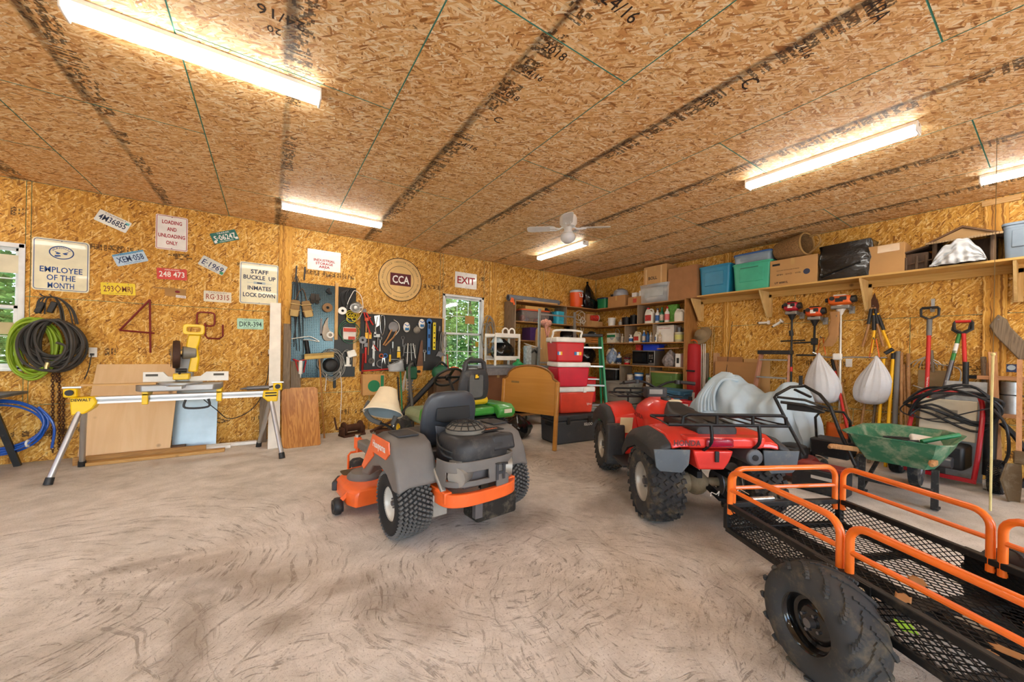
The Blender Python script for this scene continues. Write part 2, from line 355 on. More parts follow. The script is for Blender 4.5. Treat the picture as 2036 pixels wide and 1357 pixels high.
    warm=b.step(b.noise(tc,.6,2).outputs[0],.5,.68); col=b.mix(b.math('MULTIPLY',warm,.2).outputs[0],col,C('b59a78'))
    p=b.n('BsdfPrincipled',{'Base Color':col,'Roughness':b.math('MULTIPLY_ADD',mid.outputs[0],.35,.42).outputs[0],'Specular IOR Level':.35})
    hh=b.math('ADD',fine.outputs[0],b.math('MULTIPLY',a,-1.2)); b.set(p,'Normal',b.n('Bump',{'Strength':.4,'Distance':.006,'Height':hh.outputs[0]}))
    return b.done(p)
X0,Y0=-6.2,-4.2                                   # far corner of the hall behind the camera
S(G().box(((X0+XB)/2,(Y0+YA)/2,-.1),(XB-X0+.6,YA-Y0+.6,.2)).o('floor',concrete(),ang=0))
cl=S(G().box(((X0+XB)/2,(Y0+YA)/2,ZC+.055),(XB-X0+.6,YA-Y0+.6,.1)).o('ceiling',BACK,ang=0))
def sheet(par,x0,x1,y0,y1,M,m,th=.006,gap=.0042,long='y'):
    """one board: local z is the face, printed row along local y; M puts the board's plane on its wall"""
    w,h=x1-x0-2*gap,y1-y0-2*gap
    if w<.02 or h<.02: return
    g=G().box((0,0,0),(w,h,th)); me=g.mesh('osb_sheet',0); me.materials.append(m); me.materials.append(EDGE)
    for p in me.polygons:
        if abs(p.normal.z)<.5: p.material_index=1
    ob=bpy.data.objects.new('osb_sheet',me); COL.objects.link(ob); ob.parent=par
    ob.matrix_world=M@Matrix.Translation(((x0+x1)/2,(y0+y1)/2,0)); return ob
SW=1.2192; sx0=-.478-5*SW
for k in range(11):
    a,bx=sx0+k*SW,sx0+(k+1)*SW; a=max(a,X0); bx=min(bx,XB)
    if bx-a<.03: continue
    y=2.84 if k%2 else 1.645
    ys=[y+2.4384*j for j in range(-4,4)]; ys=[q for q in ys if Y0+.05<q<YA-.05]; ys=[Y0]+ys+[YA]
    for c,d in zip(ys,ys[1:]): sheet(cl,a,bx,c,d,Matrix.Translation((0,0,ZC+.003)),OSBC if (k*3+int(c*2))%4 else OSBC2)
def wall(name,M,L,holes,rows,offs,stampmat=OSBW):
    """framing slab plus boards; M maps local (along, up, out of the wall)"""
    bk=S(G().o(name,None)) if 0 else None
    g=G()
    def rects(x0,x1,z0,z1):
        r=[(x0,x1,z0,z1)]
        for hx0,hx1,hz0,hz1 in holes:
            o=[]
            for a,b_,c,d in r:
                if hx1<=a or hx0>=b_ or hz1<=c or hz0>=d: o.append((a,b_,c,d)); continue
                if a<hx0: o.append((a,hx0,c,d))
                if hx1<b_: o.append((hx1,b_,c,d))
                if c<hz0: o.append((max(a,hx0),min(b_,hx1),c,hz0))
                if hz1<d: o.append((max(a,hx0),min(b_,hx1),hz1,d))
            r=o
        return r
    for a,b_,c,d in rects(L[0]-.15,L[1]+.15,-.01,ZC+.05): g.box(((a+b_)/2,(c+d)/2,-.076),(b_-a,d-c,.13))
    w=S(g.o(name,BACK,ang=0)); w.matrix_world=M
    for (z0,z1),of in zip(rows,offs):
        xs=[L[0]]+[q for q in [of+2.4384*j for j in range(-6,7)] if L[0]+.05<q<L[1]-.05]+[L[1]]
        for a,b_ in zip(xs,xs[1:]):
            for r in rects(a,b_,z0,z1):
                ob=sheet(None,-(r[3]-r[2])/2,(r[3]-r[2])/2,-(r[1]-r[0])/2,(r[1]-r[0])/2,Matrix(),stampmat if r[3]-r[2]>.4 else OSBP,gap=.0024)
                if ob:
                    ob.parent=w; ob.matrix_parent_inverse=Matrix(); ob.matrix_local=Matrix.Translation(((r[0]+r[1])/2,(r[2]+r[3])/2,-.0055))@Matrix.Rotation(PI/2,4,'Z')
    return w
MA=Matrix(((1,0,0,0),(0,0,-1,YA),(0,1,0,0),(0,0,0,1)))             # along +x, up z, out -y
MBm=Matrix(((0,0,-1,XB),(-1,0,0,0),(0,1,0,0),(0,0,0,1)))           # along -y, up z, out -x
ML=Matrix(((0,0,1,X0),(1,0,0,0),(0,1,0,0),(0,0,0,1))); MF=Matrix(((-1,0,0,0),(0,0,1,Y0),(0,1,0,0),(0,0,0,1)))
ROWS=((0,.645),(.645,1.864),(1.864,ZC)); W2=(2.70,3.57,.93,2.41); W1=(-3.17,-2.275,1.03,2.44)
wall('wall_back',MA,(X0,XB),(W1,W2),ROWS,(-1.02,.2,-2.237+2.4384*0))
wall('wall_right',MBm,(-YA,-Y0),(),ROWS,(-1.6,-1.075,-2.29))
wall('wall_left',ML,(Y0,YA),((-2.9,.2,0,2.6),(3.0,4.0,1.0,2.4)),ROWS,(0,1.2,0))
wall('wall_front',MF,(-XB,-X0),((-5.2,-1.2,0,2.6),(.4,4.4,0,2.6)),ROWS,(0,1.2,0))
# cover strips on the posts
S(G().box((.195,YA-.012,ZC/2),(.17,.022,ZC-.01)).o('trim_1',OSBP)); S(G().box((3.77,YA-.012,ZC/2),(.15,.022,ZC-.01)).o('trim_2',OSBP))
S(G().box((XB-.012,.43,ZC/2),(.022,.165,ZC-.01)).o('trim_3',OSBP)); S(G().box((XB-.012,3.29,ZC/2),(.022,.13,ZC-.01)).o('trim_4',OSBP))
S(G().box((XB-.02,.40,ZC-.05),(.035,.26,.06)).o('trim_5',PINEY))
# ------------------------------------------------ windows
VIN=mat('white_vinyl','dfe3e4',.35)
def glassmat():
    b=N('window_glass'); lw=b.n('LayerWeight',{0:.25}); t=b.n('BsdfTransparent',{0:(.93,.97,.96,1)}); g=b.n('BsdfGlossy',{0:(.9,.97,1,1),1:.05})
    return b.done(b.n('MixShader',{0:b.math('MULTIPLY_ADD',lw.outputs['Fresnel'],.5,.06),1:t,2:g}))
GLASS=glassmat()
def window(n,x0,x1,z0,z1,cols,label):
    w=bpy.data.objects.new('window_%d'%n,None); COL.objects.link(w); w.location=((x0+x1)/2,YA,z0); S(w); w['label']=label
    W=x1-x0; Hh=z1-z0; f=.045; g=G()
    for sx in(-1,1): g.box((sx*(W/2-f/2),.04,Hh/2),(f,.1,Hh))
    g.box((0,.04,f/2),(W,.1,f)); g.box((0,.04,Hh-f/2),(W,.1,f)); g.box((0,-.01,.01),(W+.02,.05,.02)); g.o('frame',VIN,w,bev=.004)
    for k,(a,b_,dy) in enumerate(((f,Hh/2+.02,.02),(Hh/2-.02,Hh-f,.05))):
        g=G(); q=.035; iw=W-2*f
        for sx in(-1,1): g.box((sx*(iw/2-q/2),dy,(a+b_)/2),(q,.03,b_-a))
        g.box((0,dy,a+q/2),(iw,.03,q)); g.box((0,dy,b_-q/2),(iw,.03,q))
        sa=g.o('sash',VIN,w,bev=.003)
        cw=(iw-2*q)/cols; rh=(b_-a-2*q)/2
        m=G()
        for c in range(1,cols): m.box((-iw/2+q+c*cw,dy,(a+b_)/2),(.012,.008,b_-a-2*q))
        m.box((0,dy,(a+b_)/2),(iw-2*q,.008,.012)); m.o('grille',VIN,sa)
        for c in range(cols):
            for r in range(2): G().box((-iw/2+q+(c+.5)*cw,dy,a+q+(r+.5)*rh),(cw-.011,.004,rh-.011)).o('pane',GLASS,sa)
    G().box((0,-.004,Hh/2+.005),(.06,.02,.02)).o('latch',VIN,w)
    return w
w1=window(1,*W1,3,'white window beside the hanging hoses'); w2=window(2,*W2,3,'white grilled window between pegboard and shelves')
PAPR=mat('brown_paper','b58d52',.85); NOTE=mat('paper_note','d9d3b8',.85)
G().box((.13,-.001,1.02),(.2,.002,.16)).o('paper_note',PAPR,w2); G().box((.3,-.001,.55),(.07,.002,.1)).o('sticker',mat('yellow_note','c9a63a',.8),w2)
G().box((.19,-.001,1.18),(.43,.002,.2)).o('paper_note',NOTE,w1); G().box((.3,-.001,.47),(.15,.002,.13)).o('sticker',mat('tan_note','c2b48c',.8),w1)
# ------------------------------------------------ outdoors seen through the windows
def grassm():
    b=N('lawn'); tc=b.n('TexCoord').outputs['Object']; return b.done(b.n('BsdfPrincipled',{'Base Color':b.mix(b.noise(tc,3,6,.7).outputs[0],C('3f6a25'),C('86a850')),'Roughness':.9}))
S(G().box((0,30+YA+.3,-.35),(90,60,.3)).o('ground',grassm())); S(G().box((0,-30+Y0-.35,-.16),(90,60,.2)).o('ground_yard',mat('gravel_yard','b7ad9d',.9,var=.2,sc=20)))
def leafm():
    b=N('leaves'); tc=b.n('TexCoord').outputs['Object']; n=b.noise(tc,2.5,3).outputs[0]; c=b.mix(b.step(n,.35,.65),C('24431d'),C('708c4c'))
    return b.done(b.n('MixShader',{0:.3,1:b.n('BsdfDiffuse',{0:c}),2:b.n('BsdfTranslucent',{0:c})}))
LEAF=leafm(); BARK=mat('bark','4a3a2a',.9,bump=.5)
def crown(seed,n,rx,rz,leaf):
    R=random.Random(seed); g=G(); cl_=[(R.gauss(0,.5)*rx,R.gauss(0,.5)*rx,R.uniform(-.9,.9)*rz) for _ in range(34)]
    for _ in range(n):
        c=R.choice(cl_); p=Vector((c[0]+R.gauss(0,.33),c[1]+R.gauss(0,.33),c[2]+R.gauss(0,.3)))
        u=Vector((R.gauss(0,1),R.gauss(0,1),R.gauss(0,.5))).normalized()*leaf; w=u.orthogonal().normalized()*leaf*.55
        g.add([p-u,p+w,p+u,p-w],[(0,1,2,3)])
    me=bpy.data.meshes.new('crown'); me.from_pydata(g.v,[],g.f); me.materials.append(LEAF); return me
CR=[crown(i,4300,1.5,2.3,.08) for i in range(2)]
TL=('tall leafy tree seen through the left pane of the grilled window','leafy tree seen through the right panes of the grilled window','tree behind the window beside the hoses','low shrubby tree right behind the hose window','leafy tree far behind the grilled window','pale green tree deep in the yard behind the grilled window','tree deep in the yard behind the hose window')
for i,(x,y,z,s) in enumerate(((3.4,10.3,2.0,1.0),(5.6,10.8,2.1,1.05),(-4.6,10.6,2.1,1.05),(-3.6,9.2,.9,.55),(5.6,15.5,3.4,1.6),(8.6,14.5,3.4,1.6),(-7.4,15.5,3.4,1.6))):
    t=T('leafy_tree',TL[i],'tree',(x,y,-.2),i*1.3,'trees outside the windows')
    ob=bpy.data.objects.new('crown',CR[i%2]); COL.objects.link(ob); ob.parent=t; ob.location=(0,0,z); ob.scale=(s,s,s)
    G().tube([(0,0,0),(.05,.02,z*.5),(-.06,.05,z),(.1,.1,z+1.4*s)],[.11*s,.09*s,.07*s,.02],8).o('trunk',BARK,t)
# ------------------------------------------------ strip lights and fan
def emit(name,hx,st):
    b=N(name); return b.done(b.n('Emission',{0:C(hx),1:st}))
LIT=emit('lit_diffuser','fffaf0',TUBE)
def strip(loc,rz,label):
    t=T('strip_light',label,'light',loc,rz,'fluorescent strip lights')
    pr=[(-.062,0),(-.062,-.022),(-.05,-.05),(.05,-.05),(.062,-.022),(.062,0)]
    G().ext([(y,z) for y,z in pr],1.19,(-.595,0,0),'yz').o('housing',WHT,t,bev=.003)
    G().ext([(-.056,-.018),(-.06,-.03),(-.054,-.062),(-.034,-.078),(.034,-.078),(.054,-.062),(.06,-.03),(.056,-.018)],1.17,(-.585,0,0),'yz').o('diffuser',LIT,t)
    for s in(-1,1): e=G().box((s*.6,0,-.04),(.014,.128,.082)).o('end_cap',WHTP,t,bev=.006); G().box((s*.609,.03,-.03),(.004,.02,.02)).o('clip',CHR,e)
def CE(px,py): return FL(px,py,ZC)
a,b_=CE(135,8),CE(635,180); strip(((a+b_)/2)*1,0,'large fluorescent strip light nearest the camera, upper left of the ceiling')
a,b_=CE(560,405),CE(760,440); strip((a+b_)/2,0,'fluorescent strip light above the industrial storage sign')
a,b_=CE(1167,480),CE(1070,508); strip((a+b_)/2,PI/2,'fluorescent strip light just beyond the ceiling fan')
a,b_=CE(1825,247),CE(1487,360); strip((a+b_)/2,PI/2,'fluorescent strip light over the red quad bike')
a=CE(1950,352); strip((a.x,a.y-.6,ZC),PI/2,'fluorescent strip light cut by the right edge of the picture')
for i,(x,y,r) in enumerate(((-3.4,2.9,0),(-3.4,5.4,0),(-3.6,-1.5,0),(.2,-1.6,0),(4.2,-2.2,PI/2))): strip((x,y,ZC),r,('added unseen strip light left of the picture over the open floor','added unseen strip light left of the picture near the back wall','added unseen strip light behind the camera by the left door','added unseen strip light directly behind the camera','added unseen strip light behind the camera by the right wall')[i])  # unseen strips added out of view to give the room more light
f=CE(1130,430); fan=T('ceiling_fan','white four-blade ceiling fan with a globe lamp','fan',(f.x,f.y,ZC))
G().lathe([(.0,0),(.1,0),(.115,-.03),(.115,-.1),(.09,-.14),(.06,-.15),(0,-.15)],24).o('motor',WHTP,fan)
G().lathe([(0,-.14),(.05,-.145),(.055,-.2),(.065,-.215),(.06,-.225),(0,-.225)],20).o('light_fitting',WHTP,fan)
G().lathe([(.05,-.22),(.088,-.245),(.1,-.285),(.085,-.33),(.045,-.357),(0,-.362)],22).o('globe',mat('opal_glass','dfe3e4',.25,coat=.3),fan)
for k in range(4):
    a=k*PI/2+.83; M=Matrix.Rotation(a,4,'Z')@Matrix.Translation((0,0,-.165))@Matrix.Rotation(.2,4,'X')
    bl=G().at(M).ext([(.17,-.045),(.2,-.06),(.5,-.07),(.54,-.05),(.55,0),(.54,.05),(.5,.07),(.2,.06),(.17,.045)],.007,(0,0,0),'xy').o('blade',WHTP,fan,bev=.002)
    G().at(M).tube([(.07,0,.02),(.12,-.01,-.006),(.17,-.03,-.006),(.24,-.03,-.004)],.008,6).tube([(.07,0,.02),(.12,.01,-.006),(.17,.03,-.006),(.24,.03,-.004)],.008,6).o('bracket',WHTP,bl)
# ------------------------------------------------ readable stamps on the ceiling boards
STP=mat('stamp_ink','33231a',.9,var=.3,sc=60)
def cstamp(s,px,py,h,w,up):
    p=CE(px,py); o=text(s,h,STP,None,name='stamp_print'); o.parent=cl; o.matrix_world=Matrix.Translation((p.x,p.y,ZC-.0008))@Matrix.Rotation(up,4,'Z')@Matrix.Rotation(PI/2,4,'X')
for s,px,py,h,u in(('2018',1103,103,.06,0),('24/16',1060,148,.05,0),('24/16',1235,15,.075,0),('C',990,238,.07,0),('20',545,60,.05,PI),('24/16',560,35,.07,PI),('APA',1745,20,.07,0),('C',1490,165,.1,0),('2018',1410,200,.06,0),('24/16',1600,100,.05,0),('2018',1015,190,.05,0),('24/16',930,290,.06,0)): cstamp(s,px,py,h,None,u)
for n,(px,py,z) in enumerate(((185,701,0),(1688,722,1))):                      # wall outlet and blank plate
    p=(WB if z else WA)(px,py); t=T('wall_outlet' if not z else 'blank_wall_plate','white wall outlet with a black plug under the hoses' if not z else 'white blank cover plate between the two hanging bags','outlet',p,-PI/2 if z else 0)
    G().box((0,-.004,0),(.07,.008,.115)).o('plate',WHTP,t,bev=.003)
    if not z:
        for q in(-.025,.025): G().box((0,-.009,q),(.034,.004,.03)).o('socket',WHT,t,bev=.004)
        G().box((.0,-.028,-.025),(.028,.034,.026)).tube(spline([(0,-.045,-.03),(-.005,-.05,-.08),(-.02,-.05,-.2),(-.05,-.06,-.32)],5),.005,6).o('plug',BLK,t)
# ================================================================ back wall, left part: signs and plates
SGW=mat('sign_white','eceae4',.35,coat=.3); SGY=mat('sign_cream','e3dfc0',.35,coat=.3)
def sign(name,label,xl,xr,yt,yb,m,r=.03,border=None,cat='sign',bm=None):
    cx,cy=(xl+xr)/2,(yt+yb)/2; p=WA(cx,cy); w=WA(xr,cy).x-WA(xl,cy).x; h=WA(cx,yt).z-WA(cx,yb).z
    t=T(name,label,cat,(p.x,YA-.001,p.z)); G().ext(rrect(w,h,r),-.003,(0,0,0)).o('panel',m,t)
    if border:
        g=G(); o=border; q=.012
        A=rrect(w-2*o,h-2*o,max(.004,r-o*.6)); B=rrect(w-2*o-q,h-2*o-q,max(.003,r-o*.6-q/2)); n=len(A)
        g.add([(a[0],-.0034,a[1]) for a in A]+[(a[0],-.0034,a[1]) for a in B],[(i,(i+1)%n,n+(i+1)%n,n+i) for i in range(n)]); g.o('border',bm or INKB,t,ang=0)
    for s in(-1,1): G().cyl((0,-.001,s*(h/2-.02)),(0,-.006,s*(h/2-.02)),.006,n=8).o('screw',STEEL,t)
    return t,w,h
t,w,h=sign('employee_sign','cream sign reading EMPLOYEE OF THE MONTH above the hoses',65,180,477,580,SGY,.035,.012)
for s,z,k in(('EMPLOYEE',-.055,.74),('OF THE',-.145,.5),('MONTH',-.235,.46)): text(s,.062,INKB,t,(0,-.0036,z),k*w,bold=.02)
G().tube([Vector((.092*math.cos(a),-.0036,.148+.072*math.sin(a))) for a in[i*PI/18 for i in range(36)]],.005,4,closed=True,flat=1).o('emblem_ring',INKB,t)
for i,ch in enumerate('WORKWISE'):
    a=PI*(.86-.72*i/7); text(ch,.022,INKB,t,(.068*math.cos(a),-.0036,.15+.052*math.sin(a)),rot=PI/2-a)
for s in(-1,1): G().ball((s*.03,-.0032,.135),(.016,.001,.009),10,5).ext([(s*.008,.142),(s*.05,.158),(s*.052,.15),(s*.01,.133)],-.001,(0,-.003,0)).o('emblem_eye',INKB,t)
G().ext([(-.05,.115),(-.01,.118),(-.005,.105),(-.04,.095),(-.056,.1)],-.001,(0,-.003,0)).o('emblem_mark',INKB,t)
t,w,h=sign('loading_sign','white sign reading LOADING AND UNLOADING ONLY in red letters',310,374,430,498,SGW,.02,.008,bm=INKR)
for i,s in enumerate(('LOADING','AND','UNLOADING','ONLY')): text(s,.045,INKR,t,(0,-.0036,.135-.088*i),(.62,.3,.84,.36)[i]*w,bold=.04)
t,w,h=sign('seat_belt_sign','cream sign reading STAFF BUCKLE UP, INMATES LOCK DOWN',477,555,524,606,SGY,.03,.012)
for s,z,k in(('STAFF',.17,.45),('BUCKLE  UP',.085,.82),('INMATES',-.065,.6),('LOCK DOWN',-.165,.82)): text(s,.055,INKN,t,(0,-.0036,z),k*w,bold=.035)
G().box((0,-.0034,.01),(.3,.001,.004)).box((0,-.0036,.01),(.14,.001,.03)).o('belt_symbol',mat('ink_pale_blue','a9b8bd',.6),t); G().box((0,-.0045,.01),(.06,.001,.018)).o('belt_buckle',INKN,t)
t,w,h=sign('storage_sign','white plastic sign reading INDUSTRIAL STORAGE AREA',612,678,499,539,SGW,.008)
for i,s in enumerate(('INDUSTRIAL','STORAGE','AREA')): text(s,.036,INKR,t,(0,-.0036,.0-.05*i),(.64,.52,.33)[i]*w,bold=.045)
t,w,h=sign('exit_sign','white sign reading EXIT above the grilled window',905,948,543,574,SGW,.006)
text('EXIT',.13,INKR,t,(0,-.0036,0),.82*w,bold=.03)
# round seal
p=WA(796,557); rad=(WA(839,557)-WA(753,557)).x/2; t=T('round_seal','round gold seal plaque with a maroon centre badge','plaque',(p.x,YA-.001,p.z))
GOLD=mat('seal_gold','dcb878',.4,.15); 
G().cyl((0,0,0),(0,-.02,0),rad,n=48).o('disc',GOLD,t,bev=.002)
for r,k in((rad-.006,.006),(rad*.62,.003)): G().tube([Vector((r*math.cos(a),-.02,r*math.sin(a))) for a in[i*PI/24 for i in range(48)]],k,4,closed=True).o('ring',mat('seal_edge','3a2c22',.5),t)
def circ(s,r,a0,a1,flip,hh):
    for i,ch in enumerate(s):
        if ch==' ': continue
        a=a0+(a1-a0)*i/(len(s)-1); text(ch,hh,INK,t,(r*math.cos(a),-.0206,r*math.sin(a)),rot=(PI/2-a) if not flip else (-PI/2-a))
circ('HOLDENVILLE INDUSTRIAL AUTHORITY',rad*.82,PI*1.0,-PI*.0,False,.027)
circ('CORRECTIONS CORPORATION OF AMERICA',rad*.82,PI*1.06,PI*1.94,True,.024)
G().box((0,-.0215,0),(rad*.95,.003,rad*.56)).o('badge',mat('maroon','5c1620',.5),t)
text('CCA',rad*.34,INKW,t,(0,-.0235,0),rad*.78,bold=.03)
# licence plates
def plate(label,a,b,hx,main,ink,top='',bot='',topc=None,acc=None,mh=.068,accm=None):
    A,B=WA(*a),WA(*b); c=(A+B)/2; an=-math.atan2(B.z-A.z,B.x-A.x); L=(B-A).length
    t=T('licence_plate',label,'licence plate',(c.x,YA-.002,c.z),rot=(0,an,0),group='licence plates on the back wall')
    m=mat('plate_'+hx,hx,.4,dust=.12); hh=L*.49
    G().ext(rrect(L,hh,.012),-.002).o('panel',m,t); tm=mat('ink_'+ink,ink,.5)
    text(main,mh,tm,t,(0,-.0024,-.004),L*.84,name='plate_number',bold=.02)
    if top: text(top,.02,mat('ink_'+(topc or ink),topc or ink,.5),t,(0,-.0024,hh*.37),L*.5)
    if bot: text(bot,.014,mat('ink_'+(topc or ink),topc or ink,.5),t,(0,-.0024,-hh*.38),L*.55)
    if acc:
        for x,z,ww,hz,hx2 in acc: G().box((x*L,-.0023,z*hh),(ww*L,.0008,hz*hh)).o('sticker',mat('tag_'+hx2,hx2,.5),t)
    for s in(-1,1): G().cyl((s*L*.3,-.001,hh*.4),(s*L*.3,-.005,hh*.4),.005,n=8).o('screw',STEEL,t)
plate('white and blue plate 4M36855 tilted down to the right',(192.7,426),(256.4,454.4),'e9ece4','4M36855','26324f','CALIFORNIA','','8a6a55',[(.4,.25,.12,.2,'6fc3c9')])
plate('pale blue plate XEM 058 tilted up to the right',(228,519),(290,508),'b9d3e6','XEM·058','26406f','Minnesota','10000 LAKES','2f77a8',[(0,.42,.98,.14,'5f9fc6')])
plate('yellow plate 293 MRJ',(200.5,573.5),(269.3,576.6),'ecd11a','293◇MRJ','8a4a1c','','NEW MEXICO USA','9c6a12')
plate('red plate 248 473',(311.8,543.5),(372,547.5),'cf3f35','248 473','f1efe9','ARKANSAS','','f1efe9')
plate('dark green plate S 06247 tilted up to the right',(421.5,475.8),(471.4,466.3),'1f6f63','S·06247','f1efe9','TRAILER','COLORADO','f1efe9',[(.42,-.3,.12,.2,'e8e8e2'),(-.42,-.32,.1,.22,'e8e8e2')])
plate('grey plate E 1969 tilted steeply down to the right',(399,516.3),(447.5,540.4),'cfd3cc','E·1969','2d3a66','','PA EXEMPT','2d3a66',[(.42,-.3,.13,.26,'2f8f63')])
plate('chipped white plate RG 3315',(404.9,588.5),(460,592.8),'ded7c2','RG·3315','9a4a35','87 OKLAHOMA OK','','7a5a45')
plate('pale green plate DKR 394',(471.4,643.8),(524,645.4),'a9d6bf','DKR-394','25403d','OKLAHOMA','NATIVE AMERICA','25403d')
# cardboard scrap with sticker
a,b_=WA(349,582),WA(300,575); t=T('cardboard_scrap','torn brown cardboard scrap with a small crimson sticker','cardboard',(a.x,YA-.001,a.z))
G().ext([(-.1,-.05),(.1,-.07),(.105,.05),(-.1,.055),(-.215,.05),(-.215,.038),(-.105,.03)],-.004).o('scrap',mat('brown_card','a8814d',.85),t)
G().box((.055,-.005,-.05),(.1,.002,.032),r=(0,.06,0)).o('sticker',INKW,t); text('SOONER',.02,mat('crimson','7d1a26',.6),t,(.055,-.0064,-.05),.09,rot=.06)
G().ball((.02,-.005,.01),(.025,.002,.016)).o('print_mark',mat('crimson','7d1a26',.6),t)
# red rod figure 4 and linked letters
ROD=mat('red_rod','7a1f1c',.5,.2,dust=.1)
P=[WA(*q,.03) for q in((238,657),(298,596),(299,702))]; q=[WA(*q,.03) for q in((238,657),(307,663))]
o=P[1]; t=T('rod_numeral','red welded rod figure four on the back wall','wall ornament',o)
G().tube([P[0]-o,P[1]-o],.011,7).tube([P[1]-o,P[2]-o],.011,7).o('outline',ROD,t); G().tube([q[0]-o,q[1]-o],.011,7).o('crossbar',ROD,t)
cO=WA(409.5,635,.03); t=T('rod_letters','red bent rod letters O and U linked together','wall ornament',cO)
wO=(WA(427,635)-WA(392,635)).length; r=rrect(wO,wO*.98,.035,2); G().tube([V(x,0,z) for x,z in r],.011,7,closed=True).o('letter_o',ROD,t)
U=[WA(*q,.05)-cO for q in((408,643),(408,667),(413,673),(436,674),(443,669),(443,646))]; G().tube(U,.011,7).o('letter_u',ROD,t)
# ================================================================ hoses, cords, chains
def hose_mat(n,hx,r=.55): return mat(n,hx,r,dust=.3,dhex='6e6355',var=.2)
c=WA(107,685,.16); t=T('black_air_hose','thick coil of dusty black hose hung on the back wall','hose',c)
g=G(); R=random.Random(3)
for k in range(19):
    ax=R.uniform(.13,.235); az=R.uniform(.2,.295); ox=R.uniform(-.03,.03)*(1 if ax<.2 else .3); d0=R.uniform(-.08,.07); ph=R.uniform(0,6)
    g.tube([V(ox+ax*math.cos(q)*(1+.02*math.sin(3*q+ph)),d0+.03*math.sin(q+ph),.27-az+az*math.sin(q)*(1+.015*math.sin(2*q+ph))) for q in[2*PI*i/44 for i in range(44)]],.0125,7,closed=True)
g.o('coil',hose_mat('black_hose','3a3734',.6),t)
G().tube(spline([(.05,-.1,.02),(.12,-.11,-.02),(.1,-.12,-.12),(.02,-.12,-.22)],6),.013,8).o('hose_end',hose_mat('black_hose','3a3734'),t); G().cyl((.0,-.12,-.2),(-.01,-.125,-.25),.02,n=10).cyl((-.01,-.125,-.25),(-.012,-.127,-.27),.013,n=8).o('brass_fitting',mat('brass','b8a878',.35,.9),t)
G().tube(arc((.03,-.0,.25),.035,0,2*PI,14,'yz')[:-1],.012,6,closed=True).o('strap',hose_mat('black_hose','3a3734'),t)
c=WA(72,690,.07); t=T('lime_garden_hose','lime green garden hose coil hanging behind the black hose','hose',c)
coil(G(),(0,0,-.015),.165,.285,9,.0125,.09,.06,seed=8).o('coil',hose_mat('lime_hose','8aa821',.5),t)
c=WA(112,592,.0); t=T('cord_bundle','dark extension cords draped over wall hooks above the hoses','cord',c)
g=G(); R=random.Random(4)
for i in range(9):
    x0=R.uniform(-.12,-.04); x1=R.uniform(.05,.23); d=-R.uniform(.04,.1); g.tube(spline([(x0*1.2,d,-.2),(x0,d,-.04),(x0*.3+.01,d,.0),(x1*.4,d-.02,-.03),(x1*.8,d,-.14),(x1,d,-.3)],5),.006,6)
g.o('cords',hose_mat('cord_dark','3c3a38'),t)
for x in(-.07,0): G().tube([(x,0,.0),(x,-.1,.0),(x-.01,-.13,.02)],.006,6).o('hook',STEEL,t)
for x,z in((-.09,-.13),(.0,-.12)): G().box((x,-.09,z),(.05,.04,.13),r=(0,.3,0)).o('plug',BLK,t,bev=.008)
for i,(px,y0,y1,of) in enumerate(((105,635,900,.05),(118,690,905,.04),(126,778,905,.035),(112,650,760,.06))):
    a,b_=WA(px,y0,of),WA(px,y1,of); k=chain(a-a,b_-a,.019,.0048).t('chain',RUST,'%s steel chain hanging below the hoses'%('longest dark','second dark','thin right-hand','short upper')[i],'chain','steel chains hung under the hoses',loc=a)
# blue tubing coil under the table
c=WA(-8,850,.12); t=T('blue_tubing','coil of bright blue tubing leaning on the back wall','tubing',c)
coil(G(),(0,0,0),.34,.27,6,.011,.06,.03,seed=2).o('coil',mat('blue_tube','1556b8',.3,coat=.3),t)
G().tube(spline([V(.3,-.03,.2),V(.38,-.03,.08),V(.42,-.03,-.06),V(.4,-.02,-.27)],6),.012,8).o('loose_end',mat('blue_tube','1556b8',.3),t); G().tube(arc((.22,0,-.2),.03,0,2*PI,10,'yz')[:-1],.014,6,closed=True).o('label_band',WHTP,t)
# table at the left edge
a=FL(-40,925); t=T('work_table','black folding table with splayed legs at the left edge','table',(-2.75,6.02,0))
G().box((0,0,.80),(1.1,.62,.03)).o('top',mat('table_grey','4c545a',.5,dust=.3),t,bev=.008); G().box((0,-.29,.775),(1.08,.03,.05)).o('apron',BLKM,t)
for sx in(-1,1):
    for sy in(-1,1): G().bar((sx*.3,sy*.24,.78),(sx*.5,sy*.27,.0),.05,.05).o('leg',BLKM,t)
G().bar((-.4,-.25,.35),(.4,-.25,.35),.03,.03).o('brace',BLKM,t)
c=WA(18,775,.35); t=T('tool_tray','black tray with a blue cord on the left table','tray',(-2.55,5.95,.816)); G().box((0,0,.02),(.35,.2,.04)).o('tray',BLK,t,bev=.006); G().tube(spline([(-.2,-.05,.05),(0,-.1,.06),(.15,-.02,.045),(.3,-.12,.01)],6),.006,6).o('blue_cord',BLUP,t)
